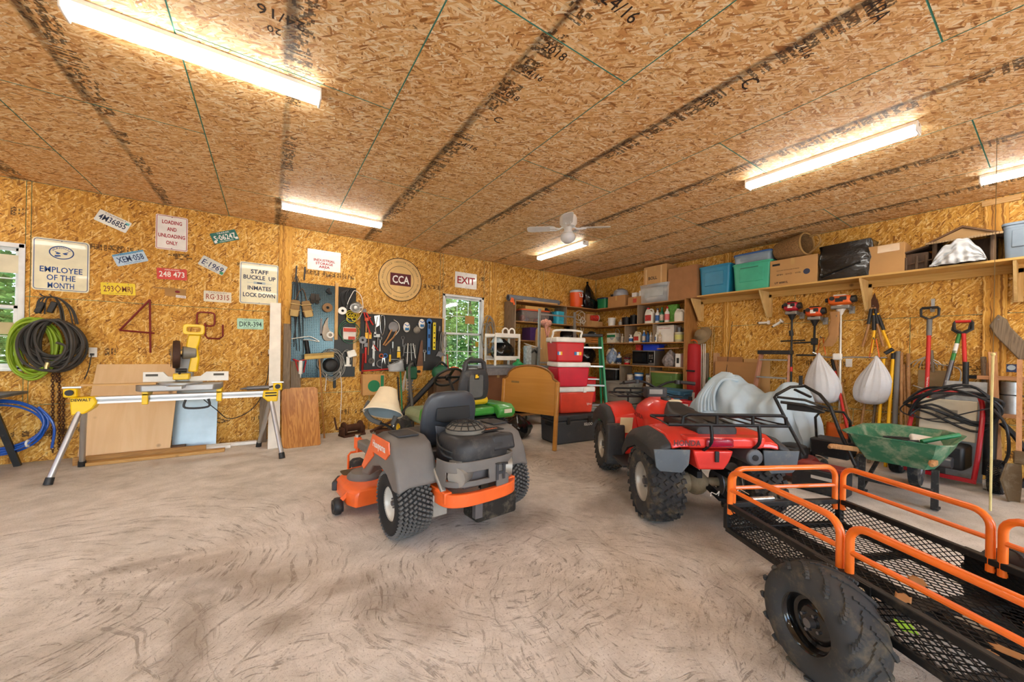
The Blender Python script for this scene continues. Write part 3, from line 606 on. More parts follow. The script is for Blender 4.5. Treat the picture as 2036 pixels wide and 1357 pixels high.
# ================================================================ boards leaning on the back wall
PLY=wood('plywood','dcb98c','cfa878',.35,.55,axis=2,ring=4,var=.35); OAKP=wood('fir_plywood','c98d45','a3652a',.6,.4,axis=2,knots=False,ring=9,var=.9)
def lean(name,label,poly,th,m,yb,zt,cat='board',x0=0,off=0):
    """flat board: outline (x,z up the board), foot at depth yb, head against the wall"""
    hgt=max(z for x,z in poly); an=math.asin(min(.6,(YA-off-th-.004-yb)/hgt)); o=G().ext(poly,th,(0,0,0)).t(name,m,label,cat,None,(x0,yb,0.002),bev=.002); o.rotation_euler=(-an,0,0); return o
ya=6.06; xL,xR=PY(150,906,ya).x,PY(337,896,ya).x; zt=WA(262,720,.02).z
lean('plywood_sheet','large pale plywood sheet behind the saw stand',[(0,0),(xR-xL,0),(xR-xL+.03,zt*1.02),(.06,zt*1.02)],.018,PLY,ya,zt,x0=xL)
G().box((0,0,.045),(1.13,.038,.09)).t('timber_board',wood('brown_timber','b08243','8a5f2c'),'long brown timber board on edge before the plywood','board',None,(xL+.56,6.02,0.001),bev=.003)
G().box((0,0,.02),(1.2,.09,.038)).t('timber_batten',wood('pale_batten','c79a58','a67a3f'),'lower timber batten flat on the floor before the plywood','board',None,(xL+.72,5.94,0.001),bev=.003)
x0,x1=WA(345,840,.05).x,WA(432,840,.05).x; z1=WA(388,797,.05).z
lean('metal_sheet','shiny galvanised metal sheet leaning under the saw stand',[(0,.0),(x1-x0,0),(x1-x0,z1+.15),(0,z1+.15)],.004,mat('sheet_zinc','9fb0ba',.4,.45,.12,4,dust=.15,dhex='c7d0d6'),6.28,z1,x0=x0)
for i,(a,b_,dz,dy) in enumerate((((362,895),(430,889),.0,6.12),((405,892),(484,878),.0,6.22))):
    A=PY(*a,dy).x; B=PY(*b_,dy).x; G().box(((B-A)/2,0,.022),(B-A+.3,.07,.04)).t('trim_length',WHT,('front length of white trim lying by the wall','rear length of white trim lying by the wall')[i],'trim board','white trim lengths on the floor',(A,dy,.001),bev=.002)
G().box((0,0,.04),(.16,.08,.08)).t('wood_block',mat('dark_timber','6f5a4a',.8),'short dark wood block beside the metal sheet','wood block',None,(PY(352,884,6.2).x,6.2,0.001),bev=.003)
zt=WA(553,604,.05).z; hL=math.hypot(zt,YA-5.8)
lean('white_board','tall white painted board leaning right of the saw stand',[(0,0),(.135,0),(.135,hL),(0,hL)],.035,mat('white_board','e6e1d6',.55,dust=.12),5.79,zt,x0=PY(532,893,5.79).x)
zt=WA(569,645,.03).z
for i,(x,y,w_,z,l) in enumerate(((562,6.15,.09,zt,'tall weathered board behind the white board'),(578,6.22,.13,WA(580,720).z,'shorter weathered board beside the pegboard'),(517,6.25,.09,.78,'grey weathered offcut left of the white board'))):
    lean('weathered_board',l,[(0,0),(w_,0),(w_,math.hypot(z,YA-y)),(0,math.hypot(z,YA-y))],.03,GREYW,y,z,x0=WA(x,760,.1).x,off=.001)
yb=5.7; x0,x1=PY(560,890,yb).x,PY(638,884,yb).x; hb=math.hypot(WA(598,785,.02).z,YA-yb-.03); wB=x1-x0
lean('table_leaf','varnished wooden table leaf with rounded lower corner',[(.06,0)]+[(wB-.02,0),(wB,.02),(wB,hb-.03),(wB-.04,hb),(.05,hb),(0,hb-.06),(0,.08),(.02,.02)],.02,OAKP,yb,.8,cat='board',x0=x0)
# push broom leaning on the pegboard
hd=WA(635,713,.2); ft=FL(645,872); t=T('push_broom','push broom standing on its handle under the pegboard','broom',(ft.x,ft.y,0)); d=hd-Vector((ft.x,ft.y,0))
G().cyl((0,0,.002),d*.99,.012,n=10).o('handle',wood('broom_handle','b9803c','9a6428',axis=2,knots=False),t)
G().box(d+V(0,0,.02),(.4,.06,.05),r=(0,-.09,0)).o('head',mat('broom_head','c9a860',.8),t,bev=.012); G().box(d+V(0,0,.06),(.4,.05,.04),r=(0,-.09,0)).o('bristles',mat('bristles','ab8f55',.95,bump=.6,bsc=80),t)
# ================================================================ mitre saw on its stand
ys=5.6; a,b_=PY(150,795,ys),PY(548,784,ys); zs=(a.z+b_.z)/2; ox=(a.x+b_.x)/2; L=b_.x-a.x; DW=mat('tool_yellow','f2c905',.4,coat=.2,dust=.08)
t=T('saw_stand','aluminium mitre saw stand with yellow ends','saw stand',(ox,ys,0))
G().ext([(-.05,zs-.035),(.05,zs-.035),(.05,zs-.012),(.038,zs),(.05,zs+.012),(.05,zs+.035),(-.05,zs+.035),(-.05,zs+.012),(-.038,zs),(-.05,zs-.012)],L,(-L/2,0,0),'yz').o('rail',ALU,t)
for s in(-1,1):
    br=G().ext([(s*(L/2+.02),.04),(s*(L/2-.15),.04),(s*(L/2-.17),-.02),(s*(L/2-.14),-.08),(s*(L/2-.08),-.13),(s*(L/2+.01),-.14)] if s<0 else [(L/2+.03,.04),(L/2-.13,.04),(L/2-.14,-.04),(L/2-.08,-.1),(L/2+.02,-.1)],.14,(0,-.075,zs),'xz').o('end_bracket',DW,t,bev=.012)
    if s<0: text('DEWALT',.028,INK,br,(-L/2+.06,-.078,zs+.014),.14,bold=.03)
    else: [G().box((L/2-.05,-.077,zs+q_),(.12,.002,.016)).o('print',INK,br) for q_ in(.012,-.022)]
    for sy,fx,fy in((-1,0,0),(1,0,0)):
        f=FL(95,965) if (s<0 and sy<0) else FL(163,928) if s<0 else FL(561,912) if sy<0 else Vector((FL(561,912).x-.25,6.0,0))
        e=Vector((f.x-ox,f.y-ys,.02)); p0=V(s*(L/2-.05),sy*.04,zs-.08); lg=G().cyl(p0,e,.026,.024,n=14).o('leg',ALU,t); G().cyl(e+(p0-e).normalized()*.05,e-V(0,0,.018),.031,.033,n=12).o('foot',BLK,lg)
    w_=G().box((s*(L/2+.02),-.02,zs+.085),(.1,.09,.09)).o('work_stop',DW,t,bev=.015); G().cyl((s*(L/2+.02),-.09,zs+.09),(s*(L/2+.02),-.07,zs+.09),.03,n=12).o('knob',BLK,w_); G().box((s*(L/2+.02),0,zs+.14),(.13,.05,.016)).o('stop_plate',ALU,w_)
for s in(-.33,.30):
    G().box((s,0,zs+.06),(.05,.2,.05)).box((s,-.085,zs-.0),(.05,.03,.12)).o('mount',DW,t,bev=.006)
G().tube(spline([(.0,-.07,zs-.03),(0,-.08,zs-.12),(.2,-.08,zs-.12),(.2,-.07,zs-.03)],5),.012,8).o('carry_handle',BLK,t)
zb=zs+.085; 
t=T('mitre_saw','yellow and grey sliding mitre saw with white fences','saw',(PY(362,770,ys).x,ys,zb))
G().ext([(-.3,-.2),(.3,-.2),(.36,-.1),(.36,.18),(-.36,.18),(-.36,-.1)],.07,(0,0,0),'xy').o('base',mat('cast_alu','a9abad',.45,.7,dust=.2),t,bev=.01)
G().cyl((0,-.06,.07),(0,-.06,.09),.19,n=32).box((0,-.3,.055),(.12,.28,.03)).o('turntable',mat('cast_alu','a9abad',.45,.7),t)
for s in(-1,1):
    kf=.33 if s<0 else .42; f=G().ext([(s*.06,.09),(s*kf,.09),(s*kf,.2),(s*kf*.5,.2),(s*kf*.38,.15),(s*.06,.14)],.03,(0,.02,0)).o('fence',WHTP,t,bev=.003); G().box((s*kf*.78,.017,.165),(.1,.003,.025)).o('decal',mat('decal_dark','4a463c',.5),f)
G().box((0,.14,.22),(.16,.1,.3)).cyl((0,.16,.12),(0,.16,.4),.05,n=14).o('pivot_post',mat('cast_alu','a9abad',.45,.7),t,bev=.01)
G().box((.0,-.02,.15),(.14,.12,.07)).o('clamp_body',DW,t,bev=.01); G().cyl((-.04,-.09,.22),(.05,-.09,.22),.025,n=12).tube([(0,-.09,.22),(0,-.16,.19)],.012,8).o('clamp_knob',BLK,t)
G().lathe([(0,-.035),(.1,-.035),(.155,-.03),(.162,0),(.155,.03),(.1,.035),(0,.035)],30,(-.05,-.02,.4),(1,.15,0)).o('blade_guard',mat('rusty_guard','4a3328',.6,.5,.3,bump=.3),t)
G().lathe([(0,-.002),(.12,-.002),(.12,.002),(0,.002)],30,(-.095,-.02,.38),(1,.15,0)).o('blade',STEEL,t)
G().cyl((.0,-.02,.42),(.12,0,.42),.075,.06,n=18).o('motor',mat('motor_grey','88857e',.5,.4,dust=.2),t,bev=.01)
G().ext([(.02,.15),(.1,.15),(.12,.3),(.1,.42),(.12,.5),(.13,.58),(.02,.58),(.0,.45),(.04,.3)],.07,(.03,-.03,.05)).o('saw_arm',DW,t,bev=.012)
g=G(); A=rrect(.19,.12,.03,3); B=rrect(.12,.055,.02,3); n=len(A); z0=.69
g.add([(a[0]+.1,-.06,a[1]+z0) for a in A]+[(a[0]+.1,-.06,a[1]+z0) for a in B]+[(a[0]+.1,.0,a[1]+z0) for a in A]+[(a[0]+.1,.0,a[1]+z0) for a in B],[q for i in range(n) for j in[(i+1)%n] for q in((i,j,n+j,n+i),(2*n+i,3*n+i,3*n+j,2*n+j),(i,2*n+i,2*n+j,j),(n+i,n+j,3*n+j,3*n+i))]); g.o('grip',DW,t,bev=.006)
G().box((-.35,-.09,.082),(.55,.07,.018),r=(0,0,.03)).t('wood_offcut',PINE,'thin pine offcut lying on the mitre saw base','wood offcut',None,(PY(362,770,ys).x-.12,ys-.02,zb)) 
a=PY(520,770,ys-.02); t=T('caulk_gun','grey caulking gun lying on the saw stand rail','caulk gun',(a.x,ys,zs+.037)); G().cyl((-.15,0,.035),(.08,0,.04),.026,n=12).cyl((-.22,0,.03),(-.15,0,.035),.006,.015,n=8).o('barrel',STEEL,t); G().tube(spline([(.08,0,.04),(.14,0,.05),(.16,0,.02)],4),.012,7).o('handle',BLK,t)
t=T('power_cable','black power cord looping under the saw stand','cord',(0,0,0)); G().tube(spline([PY(405,795,6.1),PY(430,815,6.15),PY(455,833,6.2),PY(490,822,6.25),PY(515,797,6.3),PY(530,760,6.36),PY(536,716,6.4)],7),.006,6).o('cable',BLK,t); G().box(WA(537,700,.012),(.045,.02,.07)).o('plug_box',WHTP,t,bev=.004)
# ================================================================ pegboards and hand tools
def pegm(name,hx,hole,rough,metal):
    b=N(name); tc=b.n('TexCoord').outputs['Object']; s=b.n('SeparateXYZ',{0:tc})
    fx=b.math('ABSOLUTE',b.math('SUBTRACT',b.math('FRACT',b.math('MULTIPLY',s.outputs[0],39.4)),.5)); fz=b.math('ABSOLUTE',b.math('SUBTRACT',b.math('FRACT',b.math('MULTIPLY',s.outputs[2],39.4)),.5))
    d=b.math('SQRT',b.math('ADD',b.math('MULTIPLY',fx,fx),b.math('MULTIPLY',fz,fz))); m=b.math('LESS_THAN',d,.17)
    p=b.n('BsdfPrincipled',{'Base Color':b.mix(m.outputs[0],C(hx),C(hole)),'Roughness':b.math('MULTIPLY_ADD',m,.6,rough).outputs[0],'Metallic':metal}); b.set(p,'Normal',b.n('Bump',{'Strength':.6,'Distance':.003,'Height':m.outputs[0],},invert=True)); return b.done(p)
def Z5(x,y,off=0): return WA(550+x/4.523,480+y/4.523,off)
a,b_=Z5(135,365),Z5(700,1215); o=a.copy(); o.y=YA
t=T('pegboard','glossy steel pegboard with painted sky sheen, gloves and cord reels','pegboard',(o.x,YA-.012,o.z)); w=b_.x-a.x
xs=Z5(520,600).x-a.x; z1=Z5(160,1080).z-a.z; z2=Z5(400,1225).z-a.z; xq=Z5(185,1150).x-a.x; PEGSKY=pegm('peg_sky_sheen','465a65','0a0b0c',.22,.9)  # left half of the black board: reflected sky painted as blue-grey base colour
G().ext([(0,0),(xs,0),(xs,z2),(xq,z2),(xq,z1),(0,z1)],-.004).o('panel',PEGSKY,t); G().ext([(xs+.002,0),(w,0),(w,z2),(xs+.002,z2)],-.004).o('panel',pegm('peg_black','1d1f21','050505',.35,.3),t)
G().box((xs+.025,-.02,-.4),(.045,.022,.9)).o('slat',PINEZ,t); G().box((w-.01,-.012,-1.02),(.05,.02,.52)).o('slat',PINEZ,t)
a,b_=Z5(752,645),Z5(1478,1150); o2=a; t=T('pegboard','matt black pegboard crowded with hand tools','pegboard',(a.x,YA-.012,a.z)); w2=b_.x-a.x; h2=a.z-Z5(1000,1165).z
G().box((w2/2,-.002,-h2/2),(w2,.004,h2)).o('panel',pegm('peg_matt','232426','060606',.5,0),t); G().box((w2/2,-.012,.01),(w2,.02,.03)).o('batten',PINE,t); G().box((w2+.015,-.012,-h2/2),(.03,.02,h2)).o('batten',PINEZ,t)
def HT(name,label,cat,x,y,off=.03,ry=0): p=Z5(x,y,off); return T(name,label,cat,p,rot=(0,ry,0))
def hook(t,x,z,d=.03): G().tube([(x,d,z),(x,-.02,z),(x,-.028,z+.015)],.003,5).o('hook',STEEL,t)
# leather work pouches / belt
t=HT('tool_belt','tan leather tool belt with pouches on the pegboard','tool belt',235,430,.05); hook(t,0,0)
for k,(x,z,r) in enumerate(((-.1,-.3,.1),(.06,-.3,-.22))):
    M=Matrix.Translation((x,-.01*k,z))@Matrix.Rotation(r,4,'Y')
    p_=G().at(M).box((0,-.035,.0),(.13,.06,.24),tap=.9).o('pouch',mat('pouch_suede','8d7149',.9,bump=.4,bsc=60),t,bev=.02); G().at(M).tube([(-.07,-.06,.06),(0,-.07,.055),(.07,-.06,.06)],.007,6).tube([(-.07,-.06,-.03),(0,-.075,-.035),(.07,-.06,-.03)],.007,6).box((0,-.075,-.08),(.1,.02,.09)).o('pocket',mat('pouch_tan','b59a63',.85,bump=.3),p_)
G().tube([(-.1,0,-.2),(-.05,0,-.05),(0,-.01,.01),(.03,0,-.06),(.06,0,-.2)],.014,6,flat=.4).o('strap',LEATH,t)
t=HT('bungee_cords','black bungee cords hung left of the tool belt','cord',175,300,.04); hook(t,0,0)
g=G(); R=random.Random(5)
for i in range(7): x=R.uniform(-.06,.1); g.tube(spline([(0,0,.0),(x*.6,-.01,-.15),(x,-.01,-.5),(x+R.uniform(-.05,.05),0,-.95-R.uniform(0,.25))],5),.005,5)
g.o('cords',BLK,t); 
for x in(0,.11): G().box((x,-.01,.03),(.02,.015,.2),r=(0,.05,0)).o('hook_end',BLK,t)
t=HT('clip_tool','small black metal clip tool high on the steel pegboard','tool',470,450); hook(t,0,.04); G().cyl((-.02,-.01,0),(-.02,-.03,0),.025,n=14).cyl((.02,-.01,-.03),(.02,-.03,-.03),.02,n=14).box((0,-.02,.0),(.03,.03,.1)).o('body',BLKM,t,bev=.004)
def spool(label,x,y,r,m,core): t=HT('spool',label,'spool',x,y); hook(t,0,0); G().lathe([(r*.35,0),(r,0),(r,-.012),(r*.85,-.016),(r*.85,-.05),(r,-.054),(r,-.066),(r*.35,-.066),(r*.35,0)],20,(0,0,0),(0,1,0)).o('roll',m,t); G().lathe([(r*.34,-.002),(r*.34,-.07),(r*.2,-.07),(r*.2,-.002)],14,(0,0,0),(0,1,0)).o('core',core,t)
spool('brown spool of jute twine on the pegboard',455,600,.07,mat('jute','8a6a48',.9,bump=.5,bsc=120),BLK); spool('white spool of tape with a black core',588,628,.06,WHTP,BLK)
CLR=mat('clear_bag','cfd0cc',.2,spec=.6,alpha=.55,bump=.4)
t=HT('bag_of_rolls','clear plastic bag holding white tape rolls on the pegboard','bag',460,690,.04); hook(t,0,0); G().loft([[V(q[0]*k*.5+dx,-.03+.03*k*q[1]*4,z) for q in rrect(1,.5,.2,3)] for k,z,dx in((.03,0,0),(.07,-.06,-.02),(.14,-.14,-.03),(.24,-.24,-.02),(.26,-.32,0),(.22,-.36,.02))]).o('bag',mat('bag_film','a79a8a',.3,bump=.6,bsc=25),t); G().tube([V(.03+.04*math.cos(a),-.075,-.27+.04*math.sin(a)) for a in[i*PI/8 for i in range(16)]],.016,7,closed=True).o('tape_roll',WHTP,t)
t=HT('black_cord_hank','hank of black cord looped beside the clamp lamp','cord',660,430,.04); hook(t,0,0); g=G(); R=random.Random(2)
for i in range(7): x=R.uniform(.05,.14); z=R.uniform(.28,.42); g.tube(spline([(0,0,0),(-x,-.02,-.08),(-x*1.1,-.02,-z*.6),(-x*.5,-.02,-z),(.01,-.01,-z*.6),(.01,0,-.05)],5,closed=True),.0055,6,closed=True)
g.o('loops',BLK,t)
t=HT('clamp_lamp','silver reflector clamp lamp with looped white cord','lamp',705,600,.05); hook(t,0,.28,.05); G().lathe([(.025,.03),(.03,.0),(.06,-.02),(.09,-.06),(.094,-.062),(.065,-.015),(.034,.004)],24,(0,-.03,0),(0,1,0)).o('reflector',CHR,t); G().ball((0,-.05,0),.03).o('bulb',WHTP,t); G().tube(spline([(.0,0,.28),(.09,0,.2),(.12,0,.0),(.05,0,-.18),(-.1,0,-.2),(-.12,0,.02),(-.05,0,.22)],6,closed=True),.006,6,closed=True).o('cord',WHTP,t)
t=HT('cord_hank','small hank of yellow cord below the clamp lamp','cord',672,680,.06); hook(t,0,.05,.05); coil(G(),(0,-.01,0),.06,.05,5,.006,.02,.12,seed=6).o('loops',mat('yellow_cord','d9c21c',.5),t)
t=HT('blister_bag','printed white and red plastic bag in a loop of green wire','bag',655,760,.03); hook(t,0,0); G().box((0,-.02,-.13),(.2,.03,.2)).o('pack',mat('pack_white','d7cfc8',.4,bump=.4),t,bev=.012); G().box((0,-.037,-.07),(.19,.004,.06)).box((.03,-.037,-.2),(.1,.004,.05)).o('red_print',mat('pack_red','c1412c',.5),t); coil(G(),(0,-.02,-.1),.14,.17,3,.0045,.02,.05,seed=9).o('wire',mat('green_wire','2f6a4d',.5),t)
t=HT('caulking_gun','black caulking gun with tangled white cable on the pegboard','caulk gun',270,960,.05); hook(t,0,.1,.05); G().cyl((-.01,-.03,.12),(.03,-.03,-.14),.028,n=12).o('barrel',BLKM,t); G().tube(spline([(-.2,-.03,.13),(-.06,-.05,.16),(.05,-.04,.17),(.17,-.03,.1),(.06,-.04,.12),(-.05,-.05,.12)],5),.006,6).o('cable',WHTP,t)
t=HT('sealant_gun','red trigger sealant gun with a white tube, low on the pegboard','caulk gun',215,1110,.05); hook(t,0,.08,.05); G().cyl((0,-.03,.06),(.0,-.03,-.14),.027,n=12).cyl((0,-.03,-.14),(0,-.03,-.2),.012,.004,n=8).o('tube',WHTP,t); G().tube([(-.1,-.03,.08),(-.02,-.03,.05),(.1,-.03,.09)],.012,7).tube([(-.07,-.03,.06),(-.03,-.03,-.1)],.009,6).tube([(.07,-.03,.06),(.04,-.03,-.12)],.009,6).o('frame',REDP,t)
t=HT('cord_reel','round black cord reel with grey cord loops on the pegboard','cord reel',485,1115,.05); hook(t,0,.14,.05); G().lathe([(0,-.09),(.07,-.09),(.085,-.08),(.1,-.06),(.11,-.0),(0,0)],26,(0,0,0),(0,1,0)).o('drum',BLK,t); coil(G(),(.02,-.03,.02),.17,.2,7,.006,.05,.07,seed=12).o('cord',mat('cord_grey','8d8b86',.6),t); G().tube(spline([(-.06,-.04,-.14),(-.07,-.03,-.4)],5),.005,6).tube(spline([(.13,-.04,-.1),(.16,-.03,-.35),(.15,-.03,-.9)],5),.005,6).o('tail_cord',WHTP,t)
t=HT('work_lamp','white plastic work lamp with square head on the pegboard','lamp',650,1045,.05); hook(t,0,.1,.05); G().box((.03,-.05,.06),(.14,.07,.11),r=(0,-.3,0),tap=.85).o('head',WHTP,t,bev=.012); G().box((-.02,-.03,-.06),(.05,.04,.14)).box((-.02,-.03,-.13),(.1,.05,.03)).o('stand',WHTP,t,bev=.006); coil(G(),(-.05,-.02,.02),.06,.11,2,.005,.02,.05,seed=4).o('cord',mat('cord_grey','8d8b86',.6),t)
# --- black pegboard
def strap_tool(name,label,cat,x,y,parts,off=.03,ry=0,hz=.0):
    t=HT(name,label,cat,x,y,off,ry); hook(t,0,hz)
    for nm,m,g in parts: g.o(nm,m,t)
    return t
GRIP=mat('red_grip','c5261f',.5); GRIPY=mat('yellow_grip','e8b91a',.5); GRIPB=mat('blue_grip','2b6fc0',.5); GRIPO=mat('orange_grip','d9601c',.5)
strap_tool('bolt_cutter','bolt cutter with long red handles hung above the pegboard edge','bolt cutter',790,640,[('jaws',STEEL,G().ext([(-.02,.05),(.02,.06),(.03,0),(-.03,0)],-.02)),('handle',GRIP,G().tube([(-.01,-.01,0),(.03,-.01,-.15),(.1,-.01,-.36)],.012,7)),('handle',GRIP,G().tube([(.02,-.01,0),(.1,-.01,-.14),(.14,-.01,-.2)],.012,7))],off=.05)
strap_tool('claw_hammer','claw hammer with orange and steel head','hammer',805,730,[('head',mat('orange_head','c9502a',.5,dust=.2),G().box((0,-.02,.05),(.06,.05,.05)).tube([(.03,-.02,.06),(.07,-.02,.09)],.012,6)),('handle',HANDLE,G().cyl((0,-.02,.03),(0,-.02,-.16),.014,n=8))])
strap_tool('yellow_pack_tool','tool in a yellow blister pack','blister pack',823,850,[('pack',mat('pack_yellow','f0b81e',.4),G().box((0,-.01,0),(.1,.02,.1))),('rod',HANDLE,G().cyl((.0,-.03,.12),(.0,-.03,-.32),.008,n=8))])
strap_tool('sheet_tongs','wide silver tongs near the top of the black pegboard','tongs',905,690,[('blade',CHR,G().ext([(-.05,.03),(.04,.05),(.035,-.12),(-.02,-.16)],-.006)),('jaw',GALV,G().tube([(0,-.01,.02),(-.03,-.01,-.2),(.0,-.01,-.3)],.009,6))])
strap_tool('bow_saw_frame','thin wire bow frame beside the tongs','saw',950,720,[('frame',CHR,G().tube(spline([(-.02,-.01,.08),(.03,-.01,.08),(.04,-.01,-.1),(.0,-.01,-.24),(-.03,-.01,-.1)],5,closed=True),.005,6,closed=True))])
strap_tool('pipe_clamp','grey pipe clamp hanging on the black pegboard','clamp',895,850,[('head',GALV,G().box((0,-.03,0),(.1,.05,.05)).box((-.03,-.03,.03),(.03,.05,.06))),('bar',STEEL,G().cyl((.02,-.03,.0),(.02,-.03,-.2),.013,n=8))])
strap_tool('pruning_shears','long shears with round dark blade and wooden handles','shears',1050,770,[('blade',STEEL,G().lathe([(0,-.02),(.085,-.016),(.085,-.006),(0,0)],24,(0,0,0),(0,1,0))),('handle',HANDLE,G().tube([(-.03,-.02,-.05),(-.1,-.02,-.2),(-.17,-.02,-.32)],.014,7)),('handle',HANDLE,G().tube([(.05,-.02,-.07),(0,-.02,-.18),(-.14,-.02,-.33)],.014,7)),('guard',WHTP,G().tube(spline([(0,-.02,.12),(.08,-.02,.06),(.09,-.02,-.06),(-.02,-.02,-.2)],5),.006,6))],hz=.12)
for i,(x,y,l) in enumerate(((1165,775,'left white and blue knee pad on the black pegboard'),(1300,745,'right white and blue knee pad next to the blue level'))):
    t=HT('knee_pad',l,'knee pad',x,y,.03); hook(t,0,.06); G().ball((0,-.03,0),(.06,.035,.09),14,8).o('shell',WHTP,t); G().box((0,-.055,-.03),(.07,.02,.05)).o('cap',BLUP,t,bev=.01); G().tube([(-.06,-.01,.0),(0,.01,.03),(.06,-.01,.0)],.012,6,flat=.4).tube([(-.04,-.05,.05),(0,-.065,.02),(.04,-.05,.05)],.008,6).o('strap',GRIPB,t)
t=HT('dust_mask','grey cone shaped dust mask between the knee pads','mask',1262,790,.03); hook(t,0,.05); G().lathe([(.065,0),(.05,-.03),(.02,-.055),(0,-.06)],16,(0,0,-.02),(0,1,.3)).o('cup',mat('mask_grey','8d867c',.9),t); G().tube([(-.06,0,-.02),(0,0,.06),(.06,0,-.02)],.003,5).o('strap',WHTP,t)
t=HT('spirit_level','long blue spirit level on the black pegboard','spirit level',1367,870,.04); hook(t,0,.27); G().box((0,-.012,0),(.055,.024,.6)).cyl((0,-.001,.3),(0,-.024,.3),.05,n=20).o('body',mat('level_blue','2a6db4',.4,coat=.2),t,bev=.003)
for z in(-.2,.03,.2): G().box((0,-.0255,z),(.03,.002,.07)).o('vial',mat('vial_dark','17324f',.2),t)
t=HT('spirit_level','shorter yellow spirit level right of the blue one','spirit level',1415,855,.04); hook(t,0,.22); G().box((0,-.012,0),(.05,.024,.5)).o('body',mat('level_yellow','e6cf1e',.4,coat=.2),t,bev=.003)
for z in(-.2,-.12,-.03,.06,.2): G().cyl((0,-.0245,z),(0,-.026,z),.014,n=12).o('vial',INK,t)
strap_tool('loppers','black loppers at the right end of the pegboard','loppers',1462,810,[('blade',STEEL,G().ext([(-.01,.1),(.02,.09),(.02,0),(-.02,0)],-.01)),('handle',BLK,G().tube([(-.01,-.01,0),(-.03,-.01,-.18)],.014,7)),('handle',BLK,G().tube([(.01,-.01,0),(.04,-.01,-.18)],.014,7))])
strap_tool('barn_hinge','grey metal scraper fan at the lower right of the pegboard','scraper',1475,1020,[('fan',STEEL,G().ext([(-.1,-.03),(-.05,.06),(0,.05),(.06,.02),(.1,-.03),(.03,-.02),(0,-.06),(-.04,-.03)],-.02))])
strap_tool('pliers','pliers with red and white handles','pliers',870,930,[('jaws',STEEL,G().ext([(-.02,.04),(.0,.05),(.015,0),(-.015,0)],-.012)),('handle',GRIP,G().tube([(0,-.006,0),(.05,-.006,-.06),(.08,-.006,-.1)],.009,6)),('handle',WHTP,G().tube([(0,-.006,0),(-.02,-.006,-.06),(.03,-.006,-.1)],.009,6))])
strap_tool('steel_rule','long steel rule hanging straight down','rule',872,1010,[('rule',GALV,G().box((0,-.003,0),(.035,.004,.42)))],hz=.2)
strap_tool('pulley','grey pulley block with a ring','pulley',770,900,[('wheel',STEEL,G().lathe([(.02,0),(.06,0),(.06,-.03),(.02,-.03)],18,(0,-.01,.02),(0,1,0))),('hook_shank',STEEL,G().cyl((0,-.02,-.03),(0,-.02,-.12),.012,n=8))],hz=.08)
strap_tool('grinding_disc','small grey grinding disc near the pegboard foot','disc',848,1075,[('disc',mat('abrasive','55524e',.9),G().lathe([(.012,0),(.05,0),(.05,-.012),(.012,-.012)],20,(0,-.01,0),(0,1,0)))])
t=strap_tool('scissors','scissors with blue and orange loops','scissors',960,1040,[('blade',CHR,G().ext([(-.02,-.02),(.0,-.02),(-.03,-.15)],-.004)),('blade',CHR,G().ext([(0,-.02),(.025,-.02),(.035,-.14)],-.004)),('loop',GRIPB,G().tube(arc((.03,-.006,.02),.032,0,2*PI,12)[:-1],.008,6,closed=True)),('loop',GRIPO,G().tube(arc((-.035,-.006,.015),.032,0,2*PI,12)[:-1],.008,6,closed=True))],hz=.05)
strap_tool('screwdriver','screwdriver with a long yellow handle','screwdriver',1018,1020,[('handle',GRIPY,G().cyl((0,-.02,.0),(0,-.02,-.12),.017,n=8)),('shaft',STEEL,G().cyl((0,-.02,.0),(0,-.02,.1),.005,n=6))])
strap_tool('tin_snips','small tin snips with pale handles','snips',1042,930,[('handle',mat('pale_grip','b9c6cc',.5),G().cyl((0,-.02,.05),(0,-.02,-.06),.013,n=8)),('tip',STEEL,G().cyl((0,-.02,-.06),(0,-.02,-.12),.006,n=6))])
strap_tool('utility_light','yellow and cream hand torch on the pegboard','torch',1095,990,[('body',GRIPY,G().box((0,-.02,-.06),(.05,.035,.1))),('cap',mat('cream_cap','d8cf9f',.5),G().cyl((0,-.02,.0),(0,-.02,.08),.03,.02,n=10))],hz=.1)
t=HT('wire_rack','wire tool rack holding clamps and white sticks','rack',1185,950,.04); hook(t,0,.03)
G().tube([(-.1,0,.03),(.1,0,.03),(.1,-.07,.03),(-.1,-.07,.03)],.005,6,closed=True).tube([(-.1,-.07,.03),(-.1,-.07,-.1),(.1,-.07,-.1),(.1,-.07,.03)],.005,6).o('frame',GALV,t)
for k,(x,l,m) in enumerate(((-.06,.22,STEEL),(-.02,.36,WHTP),(.03,.3,GALV),(.07,.26,WHTP))): G().cyl((x,-.04,.06),(x+.03*(k-1.5),-.05,.06-l),.008,n=6).o('clamp',m,t)
t=HT('black_pouch','black fabric pouch below the wire rack','pouch',1170,1090,.03); hook(t,0,.12); G().box((0,-.03,0),(.12,.05,.22),tap=.8).o('body',BLK,t,bev=.015); G().box((0,-.058,-.04),(.1,.01,.1)).o('pocket',BLK,t,bev=.004)
t=HT('hand_saw','old hand saw with orange wooden handle hanging down','hand saw',1305,900,.06,.0); hook(t,0,.0,.06); G().ext([(-.012,.02),(.018,.02),(.03,-.45),(-.09,-.47)],-.002).o('blade',mat('saw_blade','6d5140',.5,.6,.2),t)
G().ext([(-.11,-.45),(.03,-.44),(.02,-.58),(.0,-.62),(-.1,-.6),(-.13,-.55)],-.025,(0,.012,0)).o('handle',wood('saw_handle','e0a04a','c27f2c',axis=0,knots=False),t,bev=.008); G().ext(rrect(.07,.05,.02,3,-.05,-.54),-.03,(0,.014,0)).o('grip_hole',INK,t)
